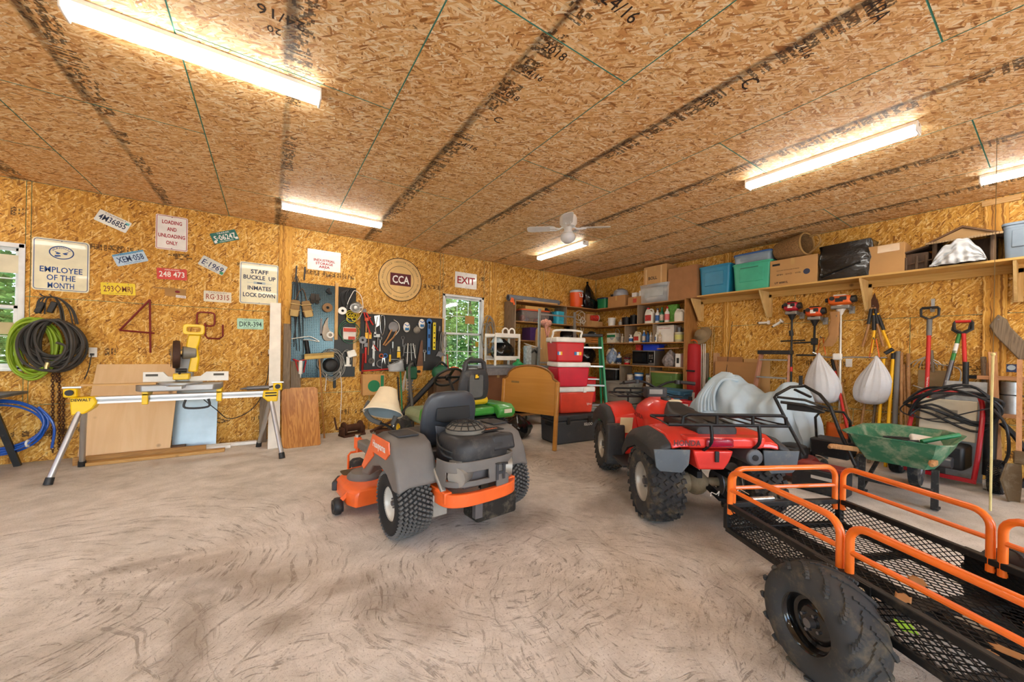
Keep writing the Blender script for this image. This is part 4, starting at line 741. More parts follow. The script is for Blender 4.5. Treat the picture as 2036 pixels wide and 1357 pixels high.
a,b_=Z5(765,1168,.06),Z5(1010,1150,.06); t=T('red_pole','thin red pole lying along the foot of the pegboard','pole',a); G().cyl((0,0,0),b_-a,.011,n=8).o('rod',GRIP,t); G().tube([(0,.05,0),(0,-.02,-.02),(0,-.025,.01)],.004,5).o('hook',STEEL,t)
a,b_=Z5(775,1010,.1),FL(712,852); t=T('red_pipe','tall dark red pipe standing by the pegboard','pipe',(b_.x,b_.y,0)); G().cyl((0,0,.002),Vector((a.x-b_.x+.01,a.y-b_.y,a.z)),.017,n=10).o('pipe',mat('pipe_red','8a1c1c',.4,.3),t); G().cyl((0,0,.0),(0,0,.03),.024,n=10).o('cap',mat('pipe_red','8a1c1c',.4),t)
# paper bag hanging below the pegboard
t=HT('paper_bag','brown paper bag with a green round print below the pegboard','paper bag',865,1200,.12); G().box((0,-.02,-.16),(.34,.14,.34),tap=1.02).o('bag',mat('kraft_paper','c4935a',.85,bump=.4,bsc=12),t,bev=.006); G().cyl((0,-.092,-.18),(0,-.0935,-.18),.095,n=28).o('print',mat('print_green','1f7a4d',.7),t); G().box((.13,-.0925,-.12),(.05,.002,.22)).o('side_print',mat('print_green','1f7a4d',.7),t)
for s in(-.07,.07): G().tube(spline([(s-.03,-.02,0),(s-.02,-.02,.05),(s+.02,-.02,.05),(s+.03,-.02,0)],4),.004,5).o('handle',mat('kraft_paper','c4935a',.85),t)
G().tube([(0,.1,.05),(0,-.03,.05),(0,-.03,.06)],.004,5).o('hook',STEEL,t)
t=HT('plastic_visor','clear plastic visor hanging over the paper bag','visor',1060,1150,.14); G().grid(lambda u,v:V(-.12+.26*u+.02*v,-.06*math.sin(PI*u)-.04*v,.06-.1*v+.1*u-.1*v*u),8,4).o('shield',mat('visor','c9ced2',.1,alpha=.5,spec=.8),t,solid=.003); G().tube([(-.12,0,.05),(.0,-.06,.12),(.15,0,.17)],.008,6).tube([(0,.14,.12),(0,-.05,.12)],.004,5).o('band',mat('cord_grey','8d8b86',.6),t)
# ================================================================ wheels and vehicles
def tyre_prof(R,W,rr):
    h=W/2; s=R-rr
    half=[(rr,-h*.78),(rr+s*.12,-h*.95),(rr+s*.45,-h),(rr+s*.75,-h*.96),(R-.012,-h*.8),(R,-h*.5),(R+.002,0)]
    return half+[(r,-z) for r,z in half[-2::-1]]
def wheel(par,c,R,W,rr,style,rim=None,out=-1,tm=None,steer=0,name='wheel',lugm=None):
    """tyre (part) with rim, hub and tread pieces; axle along local x, outer face towards out*x"""
    tm=tm or RUB; M0=Matrix.Translation(c)@Matrix.Rotation(steer,4,'Z')
    ty=G().at(M0).lathe(tyre_prof(R,W,rr),44,(0,0,0),(1,0,0)).o(name,tm,par,ang=50)
    if style:
        g=G(); n=0
        def lug(a,x,l,w,h,tw):
            M=M0@Matrix.Rotation(a,4,'X')@Matrix.Translation((x,0,R*(1-.09*(abs(x)/(W/2))**3)))@Matrix.Rotation(tw,4,'Z'); g.at(M).box((0,0,h*.2),(l,w,h*1.6),tap=.8)
        if style=='turf':
            rows=8; n=46
            for i in range(n):
                for j in range(rows):
                    x=W*(-.43+.86*j/(rows-1)); lug(2*PI*(i+(.5 if j%2 else 0))/n,x,W*.115,2*PI*R/n*.58,.014,.5 if j<rows/2 else -.5)
        elif style=='knob':
            n=26
            for i in range(n):
                for j,(x,l,w,tw) in enumerate(((-.44,.15,.04,.25),(-.27,.17,.03,-.6),(-.1,.15,.034,.7),(.08,.17,.03,-.7),(.25,.16,.034,.5),(.43,.16,.04,.2))): lug(2*PI*(i+.5*(j%2)+.13*j)/n,x*W,l*W,w,.018,tw)
        elif style=='chev':
            n=15
            for i in range(n):
                for s in(-1,1):
                    for k in range(9):
                        u=k/8; lug(2*PI*(i+(.5 if s>0 else 0)+1.5*u-.35*u*u)/n,s*W*(.03+.44*u),W*.085,.026,.0065,s*(.3+.7*(1-u)))
        elif style=='rib':
            for j in(-.3,-.1,.1,.3): g.at(M0).lathe([(R-.004,j*W-.012),(R+.006,j*W-.01),(R+.006,j*W+.01),(R-.004,j*W+.012)],36,(0,0,0),(1,0,0))
        g.at(None); tr=g.o('tread',lugm or tm,ty,ang=30); tr['kind']='stuff'
    rim=rim or ALU; o=out; h=W/2
    G().at(M0).lathe([(rr,-h*.8),(rr+.008,-h*.84),(rr-.004,-h*.74),(rr*.9,-h*.6),(rr*.86,0),(rr*.9,h*.6),(rr-.004,h*.74),(rr+.008,h*.84),(rr,h*.8)],36,(0,0,0),(1,0,0)).lathe([(rr*.88,o*h*.35),(rr*.75,o*h*.3),(rr*.62,o*h*.42),(rr*.4,o*h*.5),(rr*.3,o*h*.46),(0,o*h*.46)],30,(0,0,0),(1,0,0)).o('rim',rim,ty)
    hb=G().at(M0).cyl((o*h*.4,0,0),(o*h*.72,0,0),rr*.2,rr*.16,n=14)
    for k in range(4): a=k*PI/2+.4; hb.cyl((o*h*.44,rr*.36*math.cos(a),rr*.36*math.sin(a)),(o*h*.6,rr*.36*math.cos(a),rr*.36*math.sin(a)),rr*.06,n=6)
    hb.o('hub',STEEL,ty); return ty
def ring_band(secs): return G().loft(secs)
# ---------------------------------------------------------------- orange zero-turn mower
MW=(1.285,2.69,0); MZ=.094; Mi=(Matrix.Translation(MW)@Matrix.Rotation(MZ,4,'Z')).inverted()
HGR=mat('mower_grey','6b6763',.55,dust=.22,dhex='8d8375'); HOR=mat('mower_orange','ec6526',.38,coat=.2,dust=.16); DKG=mat('dark_grey_plastic','35363a',.5,dust=.2)
t=T('zero_turn_mower','orange and grey zero-turn mower seen from behind','mower',MW,MZ)
for s in(-1,1):
    wheel(t,(s*.45,0,.245),.232,.25,.115,'turf',mat('pale_rim','d8d4ca',.4,.2,dust=.15),s,mat('tyre_dark','1d1d1d',.9),lugm=mat('turf_lug','5a5957',.85,dust=.3,dhex='77716a'))
    # side pods over the wheels
    pr=[(-.2,.43),(-.215,.40),(-.1,.385),(.02,.47),(.16,.50),(.32,.46),(.42,.36),(.6,.33),(.55,.42),(.5,.55),(.38,.665),(.3,.70),(.02,.705),(-.08,.67),(-.16,.55)]
    pod=G().loft([[V(s*x,y if k else y,z-(.0 if k else .03) ) for y,z in pr] for x,k in((.28,1),(.5,1),(.575,0))]).o('wheel_pod',HGR,t,bev=.022,seg=3)
    G().at(None).ext([(-.03,.72),(.3,.72),(.35,.64),(.29,.585),(.02,.585),(-.05,.64)] if s<0 else [(.1,.62),(.4,.62),(.44,.55),(.12,.55)],.012*s,(s*.572,0,-.03),'yz').ext([(.35,.64),(.29,.585),(.27,.56),(.5,.4),(.55,.42)],.012*s,(s*.572,0,-.03),'yz').o('orange_flash',HOR,pod,bev=.003)
    if s<0:
        text('Husqvarna',.05,INKW,pod,(-.586,.15,.622),.26,M=Matrix.Rotation(-PI/2,4,'Z'),bold=.02)
    G().box((s*.42,.1,.712),(.16,.2,.012)).o('pod_tray',DKG,pod,bev=.004)
    # frame rail, arm, caster
    G().bar((s*.28,-.35,.33),(s*.28,.7,.33),.06,.08).bar((s*.28,.7,.33),(s*.4,1.18,.41),.06,.08).o('frame_rail',HOR,t,bev=.008)
    G().box((s*.4,1.0,.42),(.1,.28,.08)).o('arm_cover',HGR,t,bev=.015)
    cs=G().cyl((s*.42,1.22,.36),(s*.42,1.22,.47),.034,n=16).bar((s*.4,1.05,.42),(s*.42,1.22,.42),.06,.07).o('caster_post',HOR,t,bev=.004); G().cyl((s*.42,1.22,.47),(s*.42,1.22,.495),.026,n=14).o('cap',CHR,cs)
    fk=[(s*.42-.085,1.22,.13),(s*.42-.085,1.22,.3),(s*.42-.065,1.22,.325),(s*.42+.065,1.22,.325),(s*.42+.085,1.22,.3),(s*.42+.085,1.22,.13)]
    G().tube(fk,.011,6).cyl((s*.42,1.22,.32),(s*.42,1.22,.37),.02,n=10).cyl((s*.42-.1,1.22,.13),(s*.42+.1,1.22,.13),.011,n=8).o('fork',HOR,cs); wheel(t,(s*.42,1.22,.13),.13,.12,.05,None,mat('pale_rim','d8d4ca'),s,name='caster_wheel')
# deck
dk=G().loft([[V(x*k,y if y<.8 else y,z) for x,y in((-.65,.46),(-.69,.56),(-.69,.92),(-.56,1.1),(-.3,1.14),(.3,1.14),(.56,1.1),(.69,.92),(.69,.56),(.65,.46))] for z,k in((.075,1.0),(.16,1.0),(.195,.985),(.215,.93))]).o('cutting_deck',HOR,t,bev=.015)
for x in(-.48,0,.48): c_=G().lathe([(.15,.2),(.15,.235),(.12,.265),(.04,.275),(0,.275)],24,(x,.78,0)).o('belt_cover',HGR,dk); G().cyl((x,.78,.27),(x,.78,.3),.018,n=10).o('spindle_bolt',CHR,dk)
G().ext(rrect(.16,.16,.03,3),.004,(-.55,.97,.214),'xy').o('deck_decal',mat('decal_olive','4a3f25',.5),dk)
G().box((-.665,.96,.14),(.05,.18,.08),r=(0,0,-.5)).o('deck_bumper',DKG,dk,bev=.012)
for x,y in((-.745,.62),(.745,.62),(-.45,1.22),(.45,1.22)):
    G().bar((x*.9,y*.96,.17),(x,y,.09),.04,.03).o('wheel_bracket',HOR,dk); wheel(t,(x,y,.068),.066,.075,.02,None,BLK,1 if x>0 else -1,BLK,name='anti_scalp_wheel')
G().box((0,.75,.36),(.5,.62,.03)).box((0,1.08,.4),(.5,.05,.1),r=(.6,0,0)).o('foot_plate',HGR,t,bev=.012)
# seat
SBK=mat('seat_shell','3c4149',.42,coat=.15,dust=.12); st=G().loft([[V(x,y,z) for x,y,z in((-w_,y0,z0),(-w_*.7,y0-.035,z0+dz),(w_*.7,y0-.035,z0+dz),(w_,y0,z0),(w_*.92,y0+.06,z0),(0,y0+.045,z0),(-w_*.92,y0+.06,z0))] for w_,y0,z0,dz in((.2,.2,.56,0),(.255,.17,.66,0),(.265,.14,.78,0),(.25,.12,.9,0),(.21,.115,.97,0),(.15,.125,1.005,0))]).o('seat_back',SBK,t,bev=.02,sub=1)
G().box((0,.42,.585),(.5,.46,.11)).o('seat_cushion',mat('seat_vinyl','3e3d3d',.6,dust=.35,dhex='8a7d6b'),t,bev=.045,seg=3)
G().ext([(-.15,.88),(.15,.88),(.16,.78),(.08,.755),(-.08,.755),(-.16,.78)],.01,(0,.078,0)).o('back_recess',mat('recess_black','15171a',.55),st,bev=.008); G().ext([(-.16,.74),(-.07,.72),(.07,.72),(.16,.74),(.15,.64),(.08,.68),(-.08,.68),(-.14,.62)],.014,(0,.086,0)).o('back_rib',mat('rib_dark','555c66',.45),st,bev=.006); G().bar((-.08,.11,.62),(.0,.11,.69),.03,.02).bar((.08,.11,.62),(0,.11,.69),.03,.02).o('back_brace',mat('rib_dark','23262b',.5),st)
G().box((0,.25,.5),(.4,.3,.08)).o('seat_mount',HGR,t,bev=.01)
# engine
ENG=mat('engine_black','26272a',.5,dust=.35,dhex='7c7468'); e=G().loft([[V(x*k,-.2+y*k,z) for x,y in rrect(.46,.42,.1,4)] for z,k in((.52,.96),(.6,1.0),(.66,1.0),(.71,.9),(.725,.8))]).o('engine_shroud',ENG,t,bev=.008)
G().lathe([(.15,.72),(.15,.75),(.14,.765),(.1,.79),(.04,.8),(0,.8)],28,(-.03,-.15,0)).o('engine_screen',mat('screen_grey','6a675f',.6,dust=.3),t)
g=G()
for k in range(16): a=k*PI/8; g.tube([(-.03+.15*math.cos(a),-.15+.15*math.sin(a),.755),(-.03+.1*math.cos(a),-.15+.1*math.sin(a),.797),(-.03+.03*math.cos(a),-.15+.03*math.sin(a),.806)],.004,5)
for r_,z in((.15,.757),(.115,.786),(.07,.803)): g.tube([(-.03+r_*math.cos(i*PI/14),-.15+r_*math.sin(i*PI/14),z) for i in range(28)],.004,5,closed=True)
q=g.o('screen_guard',BLK,t); q['kind']='stuff'
G().box((.15,-.33,.66),(.22,.16,.12),r=(-.12,0,0),tap=.9).o('air_filter_cover',ENG,t,bev=.02); G().box((.1,-.24,.735),(.28,.1,.008)).o('label_panel',INK,t,bev=.004); text('Kawasaki',.03,mat('ink_orange','e07a4a',.5),t,(.1,-.24,.7398),.2,M=Matrix.Rotation(-PI/2,4,'X'))
for s in(-1,1): G().cyl((s*.1,-.3,.48),(s*.24,-.38,.47),.07,n=14).box((s*.2,-.34,.55),(.1,.08,.05)).o('cylinder_head',mat('head_alu','a7a49c',.5,.7,.2,dust=.25),t)
G().box((0,-.2,.45),(.36,.36,.16)).o('crankcase',STEEL,t,bev=.02)
G().tube(spline([(-.22,-.1,.66),(-.26,-.25,.6),(-.1,-.4,.56),(.05,-.42,.53),(.16,-.44,.52)],6),.009,7).tube(spline([(-.2,-.02,.7),(-.27,-.2,.65),(-.16,-.38,.6),(.02,-.41,.55)],6),.007,7).o('fuel_hoses',BLK,t)
# rear guard with slots and orange bumper
def band(z0,z1,r0,n=20,x=.30,y0=-.2,y1=-.43,th=.012):
    o=[]
    for i in range(n+1):
        u=-1+2*i/n; c_=max(0,math.cos(u*PI/2)); sn=math.sin(u*PI/2); xx=x*math.copysign(abs(sn)**.75,sn); yy=y0+(y1-y0)*c_**.5; o.append((xx,yy))
    return o
pb=band(0,0,0); g=G()
def strip_(z0,z1,i0,i1,rr=0): 
    pts=pb[i0:i1+1]; g.loft([[V(x,y,z0),V(x,y,z1),V(x*.96,y+.014,z1),V(x*.96,y+.014,z0)] for x,y in pts])
strip_(.50,.575,0,20); strip_(.40,.44,0,20); strip_(.44,.5,0,2); strip_(.44,.5,10,13); strip_(.44,.5,18,20); strip_(.34,.40,11,14)
gd=g.o('engine_guard',HGR,t,bev=.006); G().ext([(.03,.41),(.05,.41),(.05,.45),(.09,.45),(.09,.41),(.11,.41),(.11,.52),(.09,.52),(.09,.47),(.05,.47),(.05,.52),(.03,.52)],-.004,(.03,-.436,0)).o('crown_mark',DKG,gd)
g=G(); g.loft([[V(x*1.06,y*1.0-.012,.27),V(x*1.06,y-.012,.36),V(x*1.0,y+.03,.36),V(x*1.0,y+.03,.27)] for x,y in pb]); g.o('rear_bumper',HOR,t,bev=.008)
G().box((.1,-.31,.2),(.36,.2,.16)).o('muffler',mat('muffler','2b2824',.8,.4,dust=.4),t,bev=.02); G().box((-.08,-.41,.22),(.06,.04,.1)).o('hitch_plate',STEEL,t)
for s in(-1,1): G().box((s*.27,-.12,.24),(.12,.2,.16)).cyl((s*.2,-.12,.24),(s*.33,0,.24),.05,n=12).bar((s*.29,-.3,.36),(s*.29,-.1,.55),.04,.03).o('hydro_drive',mat('head_alu','a7a49c',.5,.7,.2,dust=.25),t,bev=.01)
# lap bars
for s in(-1,1):
    LP=[Mi@PY(*q) for q in((790,868,2.98),(778,852,3.05),(757,842,3.15),(738,834,3.2),(727,817,3.22),(735,798,3.22))]
    lv=G().tube(spline(LP if s<0 else [(s*.34,.38,.6),(s*.36,.55,.72),(s*.3,.7,.86),(s*.15,.72,.9)],6),.011,8).o('lap_bar',BLKM,t)
    G().tube(spline(LP[2:] if s<0 else [(s*.3,.7,.86),(s*.22,.71,.88),(s*.15,.72,.9)],6),.021,9).o('foam_grip',mat('foam_grey','55534f',.9,dust=.2),lv)
a_,b_=Mi@PY(777,852,3.1),Mi@PY(787,828,3.1); lv=G().cyl(a_-V(0,0,.1),b_,.01,n=8).o('brake_lever',CHR,t); G().cyl(a_.lerp(b_,.3),b_,.019,n=10).o('foam_grip',mat('foam_grey','55534f',.9),lv)
# bucket hat on the lever
hp=PY(767,797,3.16); h=T('bucket_hat','cream canvas bucket hat hung on the mower lever','hat',hp,rot=(-.36,.3,0))
CRM=mat('cream_canvas','d8c6a4',.9,bump=.25,bsc=80); G().lathe([(.0,.115),(.045,.112),(.075,.1),(.098,.02),(.108,.0),(.125,-.05),(.158,-.11)],26).o('crown_and_brim',CRM,h,solid=.004,soff=-1); G().lathe([(.1,.0),(.117,-.05),(.148,-.108)],26).o('lining',mat('hat_lining','7d8b90',.9),h); G().tube([V(.158*math.cos(i*PI/13),.158*math.sin(i*PI/13),-.11) for i in range(26)],.004,5,closed=True).o('hem',mat('hat_hem','e9dcc3',.9),h)
# ---------------------------------------------------------------- green lawn tractor behind
JD=mat('tractor_green','3f9a3a',.4,coat=.3,dust=.2); JY=mat('tractor_yellow','e9c021',.45)
t=T('lawn_tractor','green lawn tractor with black seat behind the orange mower','mower',(2.12,4.12,0),.1)
for s in(-1,1):
    wheel(t,(s*.38,.0,.25),.25,.22,.11,'turf',JY,s); wheel(t,(s*.36,1.22,.19),.19,.15,.09,'rib',JY,s)
    fd=G().ext([(-.3,.62),(-.3,.56),(-.24,.5),(-.2,.56),(.2,.56),(.35,.45),(.42,.45),(.38,.6),(.2,.68),(-.22,.68)],s*.26,(s*.24,0,0),'yz').o('fender',JD,t,bev=.025,seg=3)
    G().box((s*.37,-.305,.6),(.12,.004,.05)).o('decal',NOTE,fd)
G().box((0,.1,.6),(.5,.6,.1)).o('rear_deck',JD,t,bev=.03); G().box((0,.1,.42),(.42,.7,.24)).o('chassis',BLKM,t)
sb=G().loft([[V(x,y0,z0) for x in(-w_,)]+[V(-w_*.75,y0-.03,z0),V(w_*.75,y0-.03,z0),V(w_,y0,z0),V(w_*.9,y0+.07,z0),V(-w_*.9,y0+.07,z0)] for w_,y0,z0 in((.19,-.05,.7),(.23,-.08,.8),(.225,-.1,.95),(.2,-.11,1.06),(.16,-.11,1.12))]).o('seat_back',DKG,t,bev=.02,sub=1)
G().box((0,.12,.72),(.46,.42,.1)).o('seat_cushion',JY,t,bev=.04); G().ext(rrect(.2,.3,.05,4,0,.92),-.01,(0,-.128,0)).o('back_recess',mat('seat_grey','5a5b5a',.6,dust=.2),sb,bev=.004)
G().box((0,-.14,1.03),(.07,.012,.07)).o('badge',BLK,sb,bev=.012); G().ext([(-.025,1.01),(.022,1.015),(.025,1.035),(.0,1.045),(.02,1.055),(-.02,1.055),(-.025,1.03)],-.003,(0,-.146,0)).o('emblem',JY,sb)
G().ext(rrect(.2,.05,.02,3,0,.735),-.012,(0,-.075,0)).o('yellow_pad',mat('pad_yellow','cfa648',.7),sb); G().tube([(-.15,-.09,1.08),(-.13,-.09,1.2),(-.09,-.09,1.225),(.09,-.09,1.225),(.13,-.09,1.2),(.15,-.09,1.08)],.03,9).o('grab_bar',DKG,sb); G().ext([(-.13,1.06),(.13,1.06),(.1,.78),(-.1,.78)],-.006,(0,-.124,0)).o('back_panel',mat('seat_dark','2b2c2d',.5),sb,bev=.003)
hd=G().loft([[V(x*k,y,z) for x,z in((-.26,.3),(-.26,.42),(-.2,.47),(.2,.47),(.26,.42),(.26,.3))] for y,k in((.62,1),(.75,1),(1.3,.95),(1.52,.8))]).o('hood',mat('hood_pale','8d9a78',.55,dust=.3),t,bev=.03); G().box((0,.62,.58),(.3,.12,.24)).o('dash',BLK,t,bev=.03)
sw=G().at(Matrix.Translation((-.02,.52,.98))@Matrix.Rotation(-.7,4,'X')).tube([V(.19*math.cos(i*PI/16),.19*math.sin(i*PI/16),0) for i in range(32)],.016,8,closed=True).o('steering_wheel',BLK,t); G().at(Matrix.Translation((-.02,.52,.98))@Matrix.Rotation(-.7,4,'X')).cyl((0,0,-.02),(0,0,.02),.05,n=14).bar((-.18,0,0),(.18,0,0),.04,.015).bar((0,-.18,0),(0,0,0),.04,.015).cyl((0,0,-.25),(0,0,0),.02,n=8).o('spokes',BLK,sw)
dk=G().loft([[V(x*k,.62+y*k,z) for x,y in rrect(1.0,.6,.22,5)] for z,k in((.1,1),(.2,1),(.23,.9))]).o('mower_deck',JD,t)
# ---------------------------------------------------------------- red quad bike
AW=(2.985,1.645,0); AZ=math.atan2(-.535,.845); t=T('quad_bike','red four-wheeled quad bike with black racks','quad bike',AW,AZ)
AR=mat('quad_red','de3226',.35,coat=.35,dust=.12,dhex='e0806a'); ABK=mat('quad_black','2c2d2f',.65,dust=.3,dhex='7d776d'); MUD=mat('muddy_tyre','313030',.9,dust=.42,dhex='a08a66',bump=.2); ARM=mat('quad_rim','b9b5aa',.4,.5,dust=.3)
for s in(-1,1):
    wheel(t,(s*.385,0,.30),.285,.26,.15,'knob',ARM,s,MUD); wheel(t,(s*.40,1.27,.285),.27,.21,.15,'knob',ARM,s,MUD)
    # rear fender: red top, black flare, mud flap
    pr=[(-.33,.66),(-.32,.70),(-.2,.745),(.1,.755),(.3,.70),(.42,.55),(.38,.50),(.27,.60),(.08,.67),(-.2,.665)]
    f=G().loft([[V(s*x,y,z-dz) for y,z in pr] for x,dz in((.14,-.005),(.34,.0),(.40,.012))]).o('rear_fender',AR,t,bev=.012); fl=G().loft([[V(s*x,y,z-dz) for y,z in pr] for x,dz in((.402,.012),(.47,.035),(.53,.1))]).o('fender_flare',ABK,f,bev=.012)
    G().ext([(s*.27,.63),(s*.54,.63),(s*.52,.5),(s*.49,.47),(s*.33,.46),(s*.28,.52)],.012,(0,-.345,.02)).o('mud_flap',mat('flap_grey','555d63',.8,dust=.3),f,bev=.004)
    # front fender
    pr=[(.84,.42),(.80,.30),(.86,.28),(.94,.55),(1.1,.66),(1.3,.66),(1.5,.56),(1.56,.58),(1.5,.7),(1.3,.78),(1.08,.77),(.92,.68)]
    f=G().loft([[V(s*x,y,z-dz) for y,z in pr] for x,dz in((.2,-.02),(.36,.0),(.44,.015))]).o('front_fender',AR,t,bev=.012); G().loft([[V(s*x,y,z-dz) for y,z in pr] for x,dz in((.442,.015),(.5,.03),(.53,.08))]).o('fender_flare',ABK,f,bev=.012)
    G().box((s*.46,.83,.4),(.2,.1,.42),tap=.9).o('splash_guard',ABK,t,bev=.02); G().box((s*.4,.65,.28),(.2,.4,.03)).o('footwell',ABK,t,bev=.008)
    hb=G().tube(spline([(0,.92,.98),(s*.12,.92,1.04),(s*.22,.9,1.05),(s*.36,.84,1.04)],6),.012,8).o('handlebar',BLKM,t); G().cyl((s*.25,.89,1.05),(s*.38,.835,1.04),.019,n=12).o('grip',BLK,hb); G().tube([(s*.26,.91,1.05),(s*.3,.95,1.04),(s*.4,.9,1.02)],.007,6).cyl((s*.22,.9,1.03),(s*.22,.9,1.07),.03,n=10).o('brake_lever',BLK,hb)
for x,z,m in((-.2,.66,0),): text('HONDA',.04,mat('ink_dark_red','4a1010',.5),t,(-.3,-.352,.7),.2,bold=.03)
# warning label on left front fender, tank, seat
G().box((-.36,.795,.6),(.13,.006,.17),r=(.25,0,0)).o('warning_label',mat('label_paper','e7d3a2',.6),t); G().ext([(-.41,.66),(-.31,.66),(-.31,.65),(-.41,.65)],-.002,(0,.785,0)).o('label_print',INK,t)
tk=G().loft([[V(x*k,y,z0+(z-.6)*kz) for x,z in((-.2,.5),(-.24,.62),(-.2,.78),(-.09,.86),(.09,.86),(.2,.78),(.24,.62),(.2,.5))] for y,k,kz,z0 in((.42,.72,.85,.58),(.6,1,1,.62),(.8,1.02,1.05,.64),(.98,.9,.9,.64),(1.1,.7,.6,.66))]).o('tank_cover',AR,t,bev=.012,sub=1)
G().cyl((0,.68,.88),(0,.68,.91),.05,n=16).o('fuel_cap',BLK,t); G().box((.06,.62,.885),(.12,.09,.006),r=(.1,0,-.1)).o('tank_label',NOTE,t); text('HONDA',.05,mat('ink_tank','5b1d20',.5),t,(-.262,.72,.72),.24,M=Matrix.Rotation(-PI/2,4,'Z')@Matrix.Rotation(.25,4,'X'),bold=.03)
G().loft([[V(x*k,y,z) for x,z in((-.17,.66),(-.18,.78),(-.12,zt),(.12,zt),(.18,.78),(.17,.66))] for y,k,zt in((-.22,.9,.83),(-.05,1,.85),(.2,1,.83),(.38,.85,.845),(.52,.55,.9))]).o('seat',mat('seat_black','232223',.5,dust=.2),t,bev=.02,sub=1)
G().box((0,.95,.93),(.22,.14,.12)).box((0,1.0,.86),(.12,.12,.14)).o('instrument_pod',ABK,t,bev=.02); G().box((-.02,.875,.945),(.14,.006,.05)).o('gauge',mat('gauge_grey','77746c',.3),t); G().cyl((.1,.85,.9),(.1,.83,.84),.002,n=5).ball((.1,.83,.83),(.018,.012,.03),8,6).o('key_fob',YEL,t)
# tail: lamp, tool box, muffler
G().loft([[V(x,y,z) for x,z in((-.28,z0),(-.3,.74),(.3,.74),(.28,z0))] for y,z0 in((-.34,.66),(-.1,.64))]).o('tail_panel',AR,t,bev=.02); G().box((-.06,-.352,.705),(.2,.03,.065)).o('tail_lamp',mat('lamp_red','8e0a2e',.12,coat=.8),t,bev=.015)
G().ext([(-.24,.64),(.06,.64),(.03,.56),(-.01,.5),(-.2,.5),(-.22,.56)],.22,(0,-.33,0)).o('tool_box',AR,t,bev=.012); G().box((-.07,-.337,.6),(.03,.015,.08)).o('latch',BLK,t,bev=.004)
mf=G().cyl((.2,-.36,.6),(.2,.1,.6),.062,n=22).o('muffler',mat('muffler_grey','63666a',.5,.5,dust=.25),t,bev=.012); G().cyl((.2,-.365,.6),(.2,-.355,.6),.022,n=12).o('outlet',INK,mf)
# racks
def rack(y0,y1,w_,z,up,name):
    g=G(); c=[(-w_,y0,z),(w_,y0,z),(w_*.95,y1,z),(-w_*.95,y1,z)]; g.tube(c,.012,8,closed=True)
    for i in range(1,7): x=-w_+2*w_*i/7; g.tube([(x,y0,z),(x*.95,y1,z)],.007,6)
    o=g.o(name,BLKM,t); s_=-1 if y0<y1 and y0<0 else 1; ye=y0 if y0<.5 else y1
    G().tube([(-w_*.78,ye,z),(-w_*.76,ye,z+up*.8),(-w_*.68,ye,z+up),(w_*.68+.2*w_,ye,z+up),(w_*.95,ye,z+up*.8),(w_*.97,ye,z)],.012,8).tube([(-w_*.2,ye,z),(-w_*.2,ye,z+up)],.011,8).tube([(w_*.4,ye,z),(w_*.4,ye,z+up)],.011,8).o('rack_rail',BLKM,o)
    for x in(-w_*.3,w_*.5): G().tube(spline([(x,ye,z),(x,ye-.01,z-.12),(x-.03,ye+.05,z-.2),(x-.03,ye+.1,z-.22)],4),.012,8).o('rack_stay',BLKM,o)
rack(-.36,.02,.44,.835,.075,'rear_rack'); rack(1.08,1.5,.36,.87,.05,'front_rack')
# running gear
G().cyl((-.3,0,.3),(.3,0,.3),.035,n=12).ball((-.05,.0,.3),(.1,.11,.1)).cyl((-.2,0,.3),(-.12,0,.3),.08,n=16).o('rear_axle',mat('dirty_alu','8a7c60',.8,.3,dust=.5),t); G().lathe([(.05,-.004),(.11,-.004),(.11,.004),(.05,.004)],26,(.13,0,.3),(1,0,0)).o('brake_disc',STEEL,t)
for x in(-.12,): 
    G().cyl((x+.08,-.02,.3),(x+.06,.1,.62),.03,n=12).o('shock_body',BLKM,t); G().tube([V(x+.08+.045*math.cos(k*.9),-.02+.12*k/48+.045*math.sin(k*.9),.32+.26*k/48) for k in range(49)],.007,6).o('shock_spring',BLKM,t)
G().box((0,.55,.42),(.3,.5,.3)).o('engine',mat('engine_dark','3a3936',.7,.4,dust=.3),t,bev=.03); G().bar((-.12,-.2,.42),(-.12,1.4,.4),.04,.05).bar((.12,-.2,.42),(.12,1.4,.4),.04,.05).bar((0,.0,.28),(0,.5,.3),.08,.06).o('frame',BLKM,t); G().bar((.0,-.3,.27),(.02,-.02,.29),.05,.02).o('tow_hitch',BLKM,t); G().box((0,1.5,.5),(.4,.05,.3)).tube([(-.2,1.55,.35),(-.2,1.62,.6),(.2,1.62,.6),(.2,1.55,.35)],.015,8).o('front_guard',BLKM,t)
# ---------------------------------------------------------------- orange-railed mesh trailer
u=Vector((.895,-.446,0)); v_=Vector((.446,.895,0)); t=T('mesh_trailer','black steel mesh trailer with orange tube rails','trailer',(2.43,1.165,0),math.atan2(u.y,u.x))
